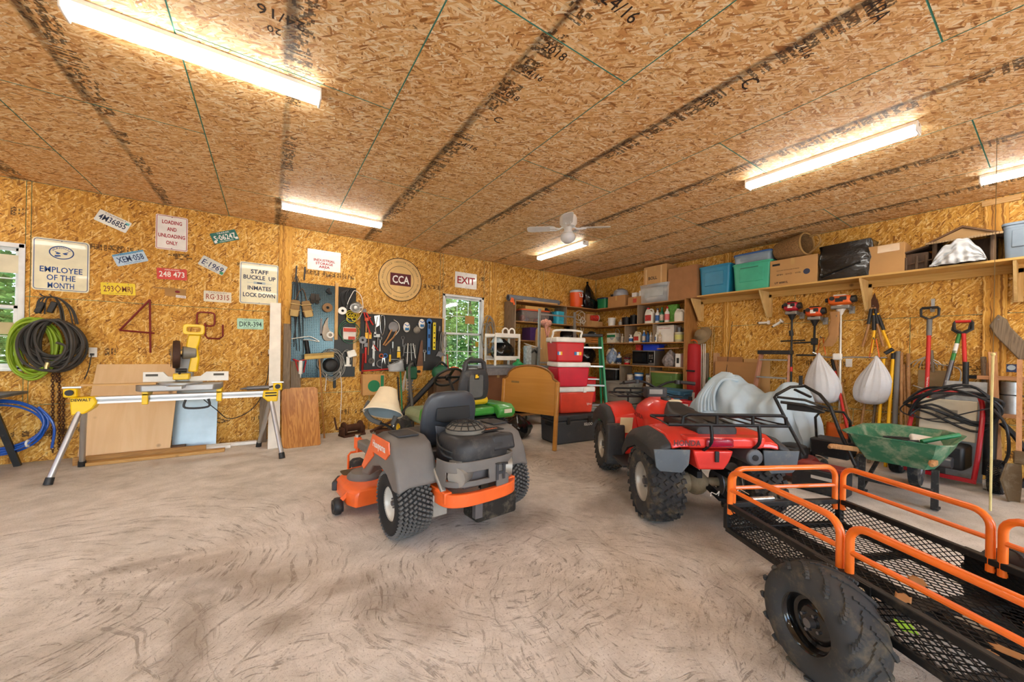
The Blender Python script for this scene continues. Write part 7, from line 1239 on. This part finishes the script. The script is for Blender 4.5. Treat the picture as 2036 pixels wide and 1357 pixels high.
t=T('tool_box','dark red tool box before the canopy bag','tool box',(XB-.72,WB(1416,760,.7).y,.36),RB); G().box((0,0,.12),(.4,.22,.24)).o('box',mat('toolbox_red','6d1720',.5),t,bev=.012); G().box((0,0,.26),(.41,.23,.05)).o('lid',mat('toolbox_blue','25364f',.5),t,bev=.01); G().tube([(-.1,0,.28),(-.1,0,.32),(.1,0,.32),(.1,0,.28)],.012,6).o('handle',BLK,t)
cbox('cardboard_box','squat carton under the dark red tool box',(XB-.72,WB(1416,760,.7).y,0),.46,.32,.355,CARD)
t=T('fuel_can','tall red fuel can with a white label by the shelving','fuel can',(XB-.95,WB(1373,760,.9).y+.02,0),RB); G().box((0,0,.3),(.24,.2,.6)).o('can',RED,t,bev=.03); G().box((0,-.102,.47),(.15,.004,.15)).o('label_panel',WHTP,t); G().cyl((.05,0,.6),(.05,0,.66),.03,n=10).o('spout',BLK,t)
# ================================================================ long-handled garden tools
G_=[ # name,label,cat, foot(zoom5 x,y,off), head(x,y,off), radius, material
('rake_handle','left yellow fibreglass handle behind the pear-shaped bag','handle',(195,1300,.3),(258,690,.04),.017,YEL),
('rake_handle','right yellow fibreglass handle with black tip','handle',(280,1300,.34),(345,640,.04),.017,YEL),
('plastic_pipe','grey plastic pipe standing by the yellow handles','pipe',(345,1290,.28),(388,630,.04),.026,GRYP),
('rake_handle','pale wooden handle right of the grey pipe','handle',(420,1290,.28),(418,640,.04),.016,HANDLE),
('rake_handle','leaning wooden handle second right of the grey pipe','handle',(485,1290,.3),(440,750,.04),.016,HANDLE),
('rake_handle','stout wooden handle third right of the grey pipe','handle',(500,1290,.3),(478,650,.04),.018,HANDLE),
('weathered_pole','dark weathered pole by the cover strip','pole',(1215,1357,.3),(1155,680,.04),.022,GREYW),
('timber_pole','brown timber pole right of the dark one','pole',(1240,1357,.35),(1195,735,.05),.02,HANDLE),
]
for nm,l,cat,a,b_,r,m in G_:
    A=R5(*a); A=Vector((R5(a[0],a[1],a[2]).x,R5(a[0],a[1],a[2]).y,.002)); B=R5(*b_); s_=stick(nm,l,cat,A,B,r,m,[('black_tip',.94,1.0,.02,BLK)] if 'black tip' in l else None)
def dgrip(t,p,d,m,w=.11):
    """D-shaped handle at p, pointing along d"""
    d=Vector(d).normalized(); s=V(0,1,0); P=[p]; g=G(); g.tube([p,p+d*.05+s*w*.5,p+d*.13+s*w*.52,p+d*.15+s*w*.4],.013,7).tube([p,p+d*.05-s*w*.5,p+d*.13-s*w*.52,p+d*.15-s*w*.4],.013,7).o('d_handle',BLK,t); G().cyl(p+d*.145+s*w*.45,p+d*.145-s*w*.45,.016,n=8).o('grip',m,t)
A=R5(632,1040,.3); B=R5(668,410,.12); A0=V(A.x,A.y,.25); t=stick('ditch_shovel','red shafted shovel marked in white with a D handle','shovel',A0,B,.019,GRIP,[('collar',.93,1.06,.024,GRYP)]); d=B-A0; dgrip(t,d*1.06,d,BLK,.14); G().at(Matrix.Translation(d*-.0)).loft([[V(.02*math.cos(0)+dx,x,z) for x in(-w_,-w_*.5,0,w_*.5,w_)]+[V(.006+dx,x,z) for x in(w_,w_*.5,0,-w_*.5,-w_)] for z,w_,dx in((.02,.09,0),(-.1,.1,0),(-.248,.06,-.02))]).o('blade',STEEL,t); tx=text('TRENCH SHOVEL',.014,INKW,t,(0,0,0),.3); tx.data.transform(Matrix.Translation(d*.5+V(-.0195,0,0))@Matrix.Rotation(RB,4,'Z')@Matrix.Rotation(-PI/2+.07,4,'Y'))
A=R5(995,900,.2); B=R5(978,470,.1); A0=V(A.x,A.y,A.z); t=T('square_shovel','red and black D-handled square shovel, blade down','shovel',(A.x,A.y,.0)); d=B-V(A.x,A.y,0); G().cyl((0,0,A.z-.05),d,.018,n=10).o('shaft',GRIP,t); G().cyl((0,0,A.z-.06),(0,0,A.z+.22),.024,n=10).o('lower_socket',BLK,t); dgrip(t,d,d-V(0,0,A.z),GRIP,.13); zb=A.z; G().loft([[V(dx,x,z) for x in(-w_,-w_*.9,0,w_*.9,w_)]+[V(dx+.008,x,z) for x in(w_,w_*.9,0,-w_*.9,-w_)] for z,w_,dx in((zb+.0,.15,.0),(zb-.1,.15,-.01),(zb-.3,.14,-.02),(.003,.13,-.04))]).o('blade',GALV,t)
A=R5(800,980,.2); B=R5(950,440,.08); t=T('striped_shovel','shovel with a green and white striped shaft','shovel',(A.x,A.y,0)); a0=V(0,0,A.z); d=B-V(A.x,A.y,A.z); G().cyl(a0,a0+d*.5,.02,n=10).o('steel_socket',STEEL,t)
for k,m in((.5,GRN),(.62,WHTP),(.78,GRN)): G().cyl(a0+d*k,a0+d*(k+.16),.019,n=10).o('shaft_band',m,t)
dgrip(t,a0+d*.94,d,BLK,.12); G().ext([(-.1,A.z+.02),(.1,A.z+.02),(.1,.1),(.0,.003),(-.1,.1)],.006,(0,-.0,0)).o('blade',STEEL,t,rot=(0,0,PI/2))
t=T('flat_spade','broad tan spade blade leaning behind the red shovel','spade',(R5(695,1000,.1).x,R5(695,1000,.1).y,0)); zt_=R5(700,800,.06).z; G().loft([[V(dx,x,z) for x in(-w_,0,w_)]+[V(dx+.008,x,z) for x in(w_,0,-w_)] for z,w_,dx in((.003,.12,-.03),(zt_*.5,.13,-.0),(zt_,.12,.03))]).o('blade',mat('tan_blade','8a7350',.7,.2,dust=.3),t); G().cyl((.03,0,zt_-.02),(.05,.02,R5(680,620,.05).z),.016,n=8).o('handle',GREYW,t)
p=R5(640,720,.05); t=T('wire_rake','spring wire rake head on the wall behind the red shovel','rake',p,RB); g=G()
for k in range(7): x=-.14+.28*k/6; g.tube([(0,-.01,.06),(x*.7,-.02,.0),(x,-.02,-.05),(x*1.02,-.05,-.07)],.004,5)
g.o('tines',GALV,t); G().tube(spline([(0,.0,.0),(.1,-.02,-.03),(.26,-.03,-.08),(.25,-.04,-.26),(.1,-.03,-.36),(-.1,-.03,-.3)],6),.006,6).o('bow',GALV,t); G().cyl((0,.05,.06),(0,-.02,.06),.006,n=6).o('peg',STEEL,t)
p=R5(700,215,.03); t=T('wall_hook','steel wall hook above the red shovel','hook',p,RB); G().box((0,.01,0),(.03,.012,.16)).tube([(0,0,-.07),(0,-.1,-.08),(0,-.12,-.05)],.008,6).o('bracket',GALV,t)
# crossed handles, orange shovel and red stick near the white bags
A=R4(1530,1357,.35); B=R4(1335,750,.05); t=stick('snow_shovel','orange bladed shovel with red shaft between the white bags','shovel',(A.x,A.y,.12),B,.017,GRIP,[('black_grip',.86,1,.024,BLK)])
t=T('orange_scoop','flat orange scoop blade behind the white bags','scoop',V(R4(1400,1210,.2).x,R4(1400,1210,.2).y,0),RB); G().grid(lambda u,v:V(-.15+.3*u,-.03*math.sin(PI*u)+.06*v,.42*v+.02),8,5).o('blade',mat('scoop_orange','d9641f',.5),t,solid=.006); G().cyl((0,.03,.35),(0,.1,1.0),.014,n=8).o('handle',HANDLE,t)
for i,(a,b_,l) in enumerate((((1600,1357),(1345,690),'long wooden handle crossing behind the brush cutter'),((1560,1357),(1650,1150),'thin wooden handle crossing below the pear-shaped bag'),((1690,1357),(1750,1160),'short dark handle under the pear-shaped bag'))):
    A=R4(*a,.3); B=R4(*b_,.05); stick('hoe_handle',l,'handle',(A.x,A.y,.002),B,.015,HANDLE if i<2 else GREYW)
# right end: rails, duct, saw plank, mask
zr=R5(1300,868,.06).z; zr2=R5(1300,1195,.06).z; y0=R5(1110,868,.06).y; PK=wood('pink_timber','c28f62','a8744a',.6,axis=1)
for i,(z,l) in enumerate(((zr,'upper pinkish timber rail fixed to the right wall'),(zr2,'lower pinkish timber rail fixed to the right wall'))):
    t=T('wall_rail',l,'rail',(XB-.1,y0,z)); G().box((0,-.9,0),(.2,1.8,.04)).o('rail',PK,t); G().box((0,.03,-.0),(.05,.08,.04)).o('clamp',BLKM,t)
p=R5(1400,1185,.1); t=T('duct_pipe','short galvanised duct standing on the lower rail','duct',(XB-.1,p.y,zr2+.021)); G().lathe([(.07,0),(.07,zr-zr2-.06),(.066,zr-zr2-.06),(.066,0)],22).o('pipe',GALV,t); G().tube(arc((0,0,.2),.075,0,2*PI,16,'xy')[:-1],.006,6,closed=True).tube([(-.07,-.02,.2),(-.06,-.3,.16),(0,-.7,.05)],.006,6).o('black_strap',BLK,t)
p=R5(1407,780,.01); t=T('wall_sticker','small dark blue sticker with a pale face on the right wall','sticker',p,RB); G().box((0,-.002,0),(.085,.004,.085)).o('card',NAVY,t); G().cyl((0,-.0045,.005),(0,-.006,.005),.028,n=14).o('pale_print',mat('pale_blue','a9bcc6',.4),t)
A=R5(1265,360,.06); B=R5(1560,690,.06); t=T('curved_plank','weathered curved plank with a rounded end on the right wall','plank',A,RB); d=V(-(B.y-A.y),0,B.z-A.z); n_=d.length; q=d.normalized(); nn=V(q.z,0,-q.x)
P=[(-.06,-.05),(.02,.06),(.14,.075),(n_,.06),(n_,-.07),(.1,-.055),(.02,-.075)]; G().ext([((q*a+nn*b2).x,(q*a+nn*b2).z) for a,b2 in P],.035,(0,-.03,0)).o('board',GREYW,t,bev=.01); G().tube([V(.36+.06*math.cos(k*PI/8),-.02,.03+.045*math.sin(k*PI/8)) for k in range(16)],.012,7,closed=True).o('ring_handle',BLK,t); G().cyl((.02,.06,.02),(.02,-.04,.02),.008,n=6).o('peg',STEEL,t)
A=R5(1300,1357,.55); B=R5(1235,640,.1); stick('tall_timber','tall pinkish timber leaning at the right of the tools','timber',(A.x,A.y,.002),B,.03,wood('pink_timber_z','c28f62','a8744a',.6,axis=2),flat=(.06,.04))
# ================================================================ floor machines on the right
# covered motorbike
t=T('covered_motorbike','motorbike under a pale blue dust sheet','motorbike',(5.82,2.52,0),RB)
def sheetz(u):   # height profile along the bike, u 0..1 from left to right in the picture
    pts=[(0,.3),(.08,.52),(.2,.8),(.33,1.04),(.42,1.05),(.52,.92),(.64,.78),(.74,.85),(.82,1.0),(.88,.97),(.96,.6),(1,.2)]
    for (a,za),(b2,zb2) in zip(pts,pts[1:]):
        if a<=u<=b2: k=(u-a)/(b2-a); k=k*k*(3-2*k); return za+(zb2-za)*k
    return .2
def sh(u,v):
    x=-.95+1.76*u; a=PI*(v-.5)*1.0; hw=.16+.22*abs(math.sin(a))**1.5; z=sheetz(u)
    fold=.05*math.sin(25*u+2*math.sin(5*v))*abs(math.sin(a))+.025*math.sin(47*u+1.5*v)*abs(math.sin(a))
    yy=math.sin(a)*(.36+.1*math.sin(PI*u)+fold); zz=z*max(0,math.cos(a))**.42+.02
    return V(x+.02*math.sin(9*v*3),yy,max(.012,zz+.012*math.sin(17*u+7*v)))
SHT=mat('dust_sheet','b5c6d0',.8,var=.06,bump=.35,bsc=14); G().grid(sh,70,44).o('dust_sheet',SHT,t,solid=.004,soff=0)
R=random.Random(2); g=G()
for k in range(9):
    u=.2+.022*k; p0=sh(u+.1,.36); g.tube(spline([sh(.36+.015*k,.44)+V(0,-.02,.02),sh(.3+.012*k,.3)+V(0,-.05,0),sh(.24+.018*k,.16)+V(0,-.06,-.02),sh(.22+.02*k,.1)+V(0,-.05,-.12)],6),[.03-.0006*i for i in range(19)],8)
g.o('bunched_folds',SHT,t)
for x in(-.62,.42): G().lathe([(.17,-.05),(.25,-.05),(.28,0),(.25,.05),(.17,.05)],28,(x,0,.28),(0,1,0)).o('tyre',RUB,t)
# walk-behind machine with bent black handle
mp=FL(1650,965); mp=Vector((4.95,1.72,0)); t=T('push_mower','black push mower with bent tubular handle and red deck','mower',mp,RB+.12); 
for k in range(1):
    G().loft([[V(x*k2,y*k2,z) for x,y in rrect(.5,.6,.14,4)] for z,k2 in((.07,1),(.17,1),(.22,.85))]).o('deck',mat('deck_red','7d2320',.5,dust=.3),t)
for sx in(-1,1):
    for sy in(-1,1): wheel(t,(sx*.27,sy*.24,.1),.1,.055,.04,None,BLK,sx)
G().lathe([(.13,.2),(.14,.28),(.12,.34),(.05,.36),(0,.36)],20,(.03,.05,0)).o('engine',BLK,t); G().box((.03,-.14,.27),(.2,.14,.12)).o('fuel_tank',BLK,t,bev=.02)
HB_=mat('handle_black','2a2826',.5,.4,dust=.25)
def lc(px,py,x): return (Matrix.Translation(mp)@Matrix.Rotation(RB+.12,4,'Z')).inverted()@PX(px,py,x)
hp=[lc(1600,905,4.75),lc(1565,840,4.7),lc(1540,790,4.65),lc(1545,785,4.65),lc(1572,770,4.9),lc(1600,768,5.0),lc(1630,785,4.9),lc(1651,810,4.75),lc(1670,860,4.8),lc(1700,925,4.85)]
G().tube(hp,.0165,9).o('handle_frame',HB_,t); G().tube([lc(1545,790,4.65),lc(1600,796,4.7),lc(1648,813,4.75)],.013,8).tube([lc(1552,800,4.65),lc(1600,806,4.7),lc(1640,820,4.75)],.016,8).o('cross_handle',HB_,t); G().box(lc(1600,812,4.75),(.3,.05,.07)).o('cross_plate',HB_,t)
G().box(lc(1592,758,5.0),(.03,.03,.12)).bar(lc(1580,775,4.95),lc(1612,790,4.9),.03,.02).o('lever',BLK,t)
t=T('seed_spreader','small black two-wheeled spreader with hoop handle','spreader',(5.55,1.5,0),RB); G().tube([(-.14,0,.2),(-.15,-.05,.62),(-.08,-.08,.72),(.12,-.08,.72),(.17,-.05,.62),(.15,0,.2)],.014,8).o('hoop',HB_,t); G().box((0,.05,.28),(.34,.3,.2),tap=1.1).o('hopper',BLK,t,bev=.02); 
for s in(-1,1): wheel(t,(s*.23,.05,.13),.13,.05,.06,None,BLK,s)
t=T('lime_board','lime green board standing behind the push mower','board',(5.75,1.98,0),RB); G().box((0,0,.42),(.13,.03,.84)).o('panel',mat('lime_board','7fc41c',.5),t,bev=.004); G().box((.09,.01,.4),(.05,.03,.8)).o('edge',mat('brown_edge','6a5240',.8),t)
t=T('battery_case','black plastic battery case with a red top on the floor','case',(4.62,1.33,0),RB); G().box((0,0,.12),(.42,.22,.22)).o('case',BLK,t,bev=.012); G().box((0,0,.25),(.36,.16,.05)).o('top_tray',mat('case_red','8a2f25',.6),t,bev=.008); G().box((.05,-.112,.16),(.2,.004,.03)).o('decal',mat('decal_grey','b9b5ac',.5),t)
# wheelbarrow
WBG=mat('barrow_green','2f6f4f',.5,dust=.52,dhex='c9bfa6',dsc=7); t=T('wheelbarrow','green wheelbarrow splashed with dried cement','wheelbarrow',(5.14,.86,0),RB)
def ring(w_,l0,l1,z): return [V(-w_*.55,l1,z),V(w_*.55,l1,z),V(w_,l1-.25,z),V(w_,l0+.12,z),V(w_*.82,l0,z),V(-w_*.82,l0,z),V(-w_,l0+.12,z),V(-w_,l1-.25,z)]
G().loft([ring(.23,-.28,.35,.36),ring(.31,-.4,.5,.52),ring(.335,-.46,.58,.62),ring(.36,-.48,.61,.625),ring(.36,-.48,.61,.615),ring(.33,-.45,.57,.61),ring(.30,-.39,.49,.52),ring(.215,-.27,.34,.375)]).o('tray',WBG,t)
for s in(-1,1):
    h_=G().bar((s*.16,.6,.3),(s*.3,-.82,.53),.035,.045).o('handle',HANDLE,t,bev=.006); G().tube([(s*.29,-.74,.52),(s*.305,-.86,.535),(s*.307,-.9,.53)],[.022,.023,.014],9).o('grip',HANDLE,h_)
    G().bar((s*.24,-.2,.36),(s*.24,-.22,.02),.045,.035).bar((s*.24,-.22,.02),(s*.24,-.1,.01),.045,.02).bar((s*.24,-.2,.05),(s*.2,.2,.3),.03,.02).o('leg',mat('leg_spattered','1e1f1f',.6,dust=.25,dhex='d6d0c2',dsc=25),t)
G().bar((-.24,-.21,.16),(.24,-.21,.16),.03,.05).o('leg_brace',mat('leg_spattered','1e1f1f',.6),t); wheel(t,(0,.64,.18),.18,.09,.09,'rib',STEEL,1)
t=T('barrow_load','coiled grey cable with a white box in the wheelbarrow','cable',(5.14,.82,.42),RB); coil(G(),(-.02,-.05,.14),.13,.1,3,.007,.03,.06,'xy',seed=3).o('cable',BLK,t); G().box((.1,.05,.13),(.2,.16,.1),r=(.2,.1,.3)).o('white_box',WHTP,t,bev=.02); G().ball((-.06,.1,.04),(.25,.25,.06),14,7).o('sand',mat('sand','c9b896',.95,bump=.5),t); G().cyl((.1,-.1,.16),(.3,.1,.24),.02,n=10).o('green_nozzle',GRNP,t)
# pressure washer on a red frame with hoses
t=T('pressure_washer','red framed pressure washer with white panel and black hoses','pressure washer',(6.24,.72,0),RB-.1); RF=mat('washer_red','a3121c',.35,coat=.3)
for s in(-1,1): G().tube(spline([(s*.24,-.2,.08),(s*.26,-.14,.4),(s*.25,.05,.8),(s*.22,.1,.95)],5),.02,9).o('frame_tube',RF,t); wheel(t,(s*.36,-.02,.16),.16,.09,.09,'turf',mat('washer_rim','c9c5bb',.4),s)
G().tube([(-.22,.1,.95),(-.2,.1,.98),(.2,.1,.98),(.22,.1,.95)],.02,9).o('frame_crossbar',RF,t); G().bar((-.26,-.2,.1),(.26,-.2,.1),.03,.04).o('foot_bar',RF,t); G().box((0,.06,.68),(.42,.03,.44),r=(-.15,0,0)).o('panel',mat('washer_panel','c9bda5',.6,dust=.3),t,bev=.01); G().box((0,.035,.74),(.16,.004,.1),r=(-.15,0,0)).o('panel_print',mat('print_grey','8a8273',.7),t)
G().box((0,.0,.3),(.34,.3,.26)).o('engine',BLK,t,bev=.03); G().cyl((-.1,-.2,.25),(.1,-.2,.25),.06,n=14).o('pump',STEEL,t); G().cyl((.3,.02,.15),(.31,.06,.95),.045,n=12).o('lance_holder',BLK,t)
g=G(); R=random.Random(6)
for k in range(7): g.tube(spline([(-.3+R.uniform(-.06,.06),-.05+R.uniform(-.05,.05),.78+R.uniform(-.1,.1)),(-.1,-.12+R.uniform(-.06,.06),.97+R.uniform(-.09,.06)),(.2,-.1+R.uniform(-.05,.05),1.02+R.uniform(-.08,.06)),(.36+R.uniform(-.05,.05),-.02,.88+R.uniform(-.12,.1)),(.22,.02+R.uniform(-.08,.04),.72+R.uniform(-.16,.16)),(-.1,-.03+R.uniform(-.06,.03),.74+R.uniform(-.16,.12))],6,closed=True),.0125 if k<4 else .007,7,closed=True)
g.o('hoses',BLK,t); G().tube(spline([(.33,-.05,.85),(.42,-.1,.7),(.44,-.1,.45),(.4,-.06,.28)],6),.012,8).o('hose_tail',BLK,t)
# post-hole digger and rusty scoops at the right edge
p=FL(1975,965); t=T('post_hole_digger','muddy post hole digger with two wooden handles','digger',(5.95,.18,0),RB); MUDS=mat('muddy_steel','6b563b',.9,.2,dust=.4,bump=.5,bsc=30)
for s in(-1,1): G().bar((s*.05,.05,.42),(s*.07,.45,1.35),.035,.045).o('handle',wood('pink_timber_z','c28f62','a8744a',.6,axis=2),t); G().loft([[V(s*(.02+.1*math.sin(a)*k)+s*.03,-.07+.12*math.cos(a)*k,z) for a in[-.2+1.9*i/6 for i in range(7)]]+[V(s*(.014+.09*math.sin(a)*k)+s*.03,-.07+.11*math.cos(a)*k,z) for a in[1.7-1.9*i/6 for i in range(7)]] for z,k in((.36,.7),(.2,1),(.003,.55))]).o('blade',MUDS,t)
G().box((0,.03,.42),(.16,.06,.12)).o('hinge_block',MUDS,t,bev=.01)
t=T('coal_scoop','rusty steel scoop standing on the floor at the right edge','scoop',(5.8,-.13,0),RB-.1); G().loft([[V(-w_,y,z),V(w_,y,z),V(w_,y+.01,z),V(-w_,y+.01,z)] for w_,y,z in((.11,-.06,.003),(.12,.0,.12),(.09,.06,.24))]).o('blade',mat('scoop_tan','7b6a55',.8,.2,dust=.3),t); G().cyl((0,.05,.22),(0,.35,1.1),.015,n=8).o('handle',HANDLE,t)
t=T('shop_vac_hose','black ribbed pump with a white float behind the digger','pump',(6.2,.35,0),RB); G().cyl((-.1,0,.06),(.12,0,.06),.05,n=14).o('body',WHTP,t); G().tube(spline([(.12,0,.1),(.2,.05,.3),(.1,.1,.55),(.0,.12,.7)],6),.025,8).o('hose',BLK,t)
# pull rope from the ceiling
q=PX(1971,900,4.9); zr_=PX(1974,705,4.9).z; t=T('pull_rope','yellow pull rope hanging on a thin dark cord from the ceiling','rope',(q.x,q.y,0))
G().tube([(0,0,.12),(.004,0,.6),(0,.003,1.0),(0,0,zr_)],.0075,6).o('yellow_rope',mat('yellow_rope','d8c98a',.8,bump=.5,bsc=120),t); G().cyl((0,0,zr_-.02),(0,0,ZC),.002,n=5).o('cord',mat('thin_cord','6d5a34',.7),t); G().ball((0,0,zr_),.014,8,6).o('knot',mat('yellow_rope','d8c98a',.8),t)
# ================================================================ more hand tools and small clutter
def wrench(t,L,m,w=.02): G().box((0,-.006,-L/2),(w,.008,L)).o('handle',m,t,bev=.003); G().tube([V(.026*math.cos(a),-.006,.02+.026*math.sin(a)) for a in[PI*(.62+1.76*i/10) for i in range(11)]],.009,6).o('jaw',m,t)
for x,y,L,l in((930,885,.2,'long open-ended spanner below the bow frame'),(1135,880,.13,'short open-ended spanner left of the wire rack'),(1330,1000,.16,'dark spanner between the hand saw and the blue level')): t=HT('spanner',l,'spanner',x,y,.02); hook(t,0,.05,.02); wrench(t,L,GALV if L>.15 else STEEL)
t=HT('pipe_wrench','red pipe wrench at the left edge of the black pegboard','wrench',800,950,.03); hook(t,0,.0); G().box((0,-.015,-.14),(.03,.02,.26)).o('handle',GRIP,t,bev=.005); G().ext([(-.03,0),(.03,0),(.035,.07),(.0,.06),(-.02,.08)],-.025).o('jaw',STEEL,t)
t=HT('c_clamp','grey C-clamp near the foot of the black pegboard','clamp',930,1100,.03); hook(t,0,.09); G().tube(arc((0,-.02,0),.06,PI*.5,PI*1.5,10)+[V(.02,-.02,-.06)],.012,7).cyl((.02,-.02,-.1),(.02,-.02,.02),.008,n=8).cyl((-.005,-.02,-.1),(.045,-.02,-.1),.005,n=6).cyl((0,-.02,.06),(.03,-.02,.06),.012,n=8).o('frame',STEEL,t)
t=HT('hacksaw','hacksaw with a black grip low on the black pegboard','saw',1080,1090,.03); hook(t,0,.05); G().tube([(-.14,-.01,-.03),(-.14,-.01,.05),(.12,-.01,.05),(.13,-.01,-.02)],.007,6).box((0,-.01,-.035),(.28,.002,.014)).o('frame',GALV,t); G().tube([(.13,-.01,.03),(.17,-.01,0),(.15,-.01,-.06)],.016,7).o('grip',BLK,t)
t=HT('putty_knife','putty knife with a wooden handle under the yellow torch','knife',1110,1060,.03); hook(t,0,.06); G().cyl((0,-.01,.05),(0,-.01,-.03),.012,n=8).o('handle',HANDLE,t); G().ext([(-.012,-.03),(.012,-.03),(.028,-.12),(-.028,-.12)],-.002,(0,-.009,0)).o('blade',CHR,t)
t=HT('wire_hank','grey wire hank right of the pegboard loppers','wire',1495,900,.05); coil(G(),(0,-.01,0),.035,.16,5,.005,.03,.1,seed=3).o('loops',mat('cord_grey','8d8b86',.6),t); hook(t,0,.15,.05)
t=HT('rubber_strap','black rubber straps below the steel pegboard','strap',520,1230,.03); G().box((0,-.01,-.06),(.04,.015,.2)).o('strap',BLK,t,bev=.004); hook(t,0,.04)
t=HT('work_gloves','pair of dark work gloves left of the brown spool','gloves',345,470,.04); hook(t,0,.02)
for s in(-1,1):
    g=G().box((s*.03,-.02,-.06),(.055,.03,.1))
    for k in range(4): g.cyl((s*.03-.021+.014*k,-.02,-.1),(s*.03-.024+.016*k,-.02,-.165+.012*abs(k-1.5)),.0085,n=7)
    g.cyl((s*.055,-.02,-.05),(s*.075,-.025,-.1),.009,n=7).o('glove',mat('glove_dark','3b3732',.9),t)
t=HT('measuring_square','black and silver square hung over the steel pegboard','square',400,800,.03); hook(t,0,.15); G().box((0,-.005,.05),(.03,.004,.26)).box((.07,-.005,-.07),(.16,.004,.03)).o('square',STEEL,t)
# floor between headboard and tall table
cbox('blue_carton','blue carton on the floor behind the headboard',(2.82,5.02,0),.3,.26,.4,mat('carton_blue','2a7fa5',.6),.3,tape=False); cbox('cardboard_box','plain carton left of the blue carton',(2.5,5.3,0),.36,.3,.42,CARD,.1)
bag('bin_bag','crumpled black bag on the floor under the headboard',(3.3,4.78,0),.5,.42,.34,BAGB,31,False)
# clutter below the pegboard right of the paper bag
t=T('hedge_trimmer','green hedge trimmer standing against the back wall','hedge trimmer',(2.05,6.18,0),.1); G().box((0,0,.95),(.16,.14,.22)).o('housing',mat('blower_green','1c5b3c',.45),t,bev=.03); G().tube(spline([(-.05,0,1.05),(0,-.02,1.16),(.08,0,1.06)],5),.018,8).o('handle',BLK,t); G().box((0,.05,.43),(.06,.012,.86)).o('blade',STEEL,t)
g=G()
for k in range(14): g.box((0,.05,.1+.055*k),(.11,.008,.018))
q=g.o('blade_teeth',STEEL,t); q['kind']='stuff'
t=T('string_bundle','white zip ties and string hanging below the pegboard','string',Z5(1165,1180,.1)); g=G(); R=random.Random(12)
for k in range(9): x=R.uniform(-.08,.08); g.tube(spline([(0,.05,.02),(x*.5,-.02,-.08),(x,-.02,-.22-R.uniform(0,.12))],4),.004,5)
g.o('strands',WHTP,t)
t=T('garden_shears','grey garden shears hanging by the saw handle','shears',Z5(1215,1150,.08)); G().ext([(-.01,0),(.02,0),(.03,-.2),(.01,-.24),(-.02,-.2)],-.01).o('blade',STEEL,t); G().tube([(0,-.005,0),(-.04,-.005,.12)],.012,7).tube([(.01,-.005,0),(.05,-.005,.12)],.012,7).o('grips',BLK,t); G().cyl((0,.08,.0),(0,-.01,0),.005,n=6).o('hook',STEEL,t)
t=T('black_tubing','bent black tube handle leaning behind the mower seat','tube',(1.95,5.75,0)); G().tube(spline([(0,0,.002),(-.02,.02,.5),(-.04,.1,.85),(.0,.25,1.05),(.1,.4,1.12)],6),.022,9).o('tube',mat('tube_grey','5a5752',.6,dust=.2),t)
# second small wheel behind the trailer, hitch chain on the quad
t=T('safety_pin','small white wire clip on the trailer coupling','clip',FL(1420,985,.3)); G().tube(spline([(-.05,0,0),(-.02,.01,.02),(.03,0,0),(.05,-.01,.02),(.06,0,-.02)],5),.004,6).o('wire',WHTP,t)
# low shelf goods seen between the quad's bars
t=T('jerry_jug','white jug on the floor before the black battery box','jug',(5.45,4.6,0),RB); G().loft([[V(x*k,y*k,z) for x,y in rrect(.2,.15,.05,3)] for z,k in((.001,.95),(.2,1),(.26,.8),(.3,.3),(.33,.25))]).o('body',OPQ,t); G().cyl((0,0,.33),(0,0,.355),.03,n=10).o('cap',RED,t)
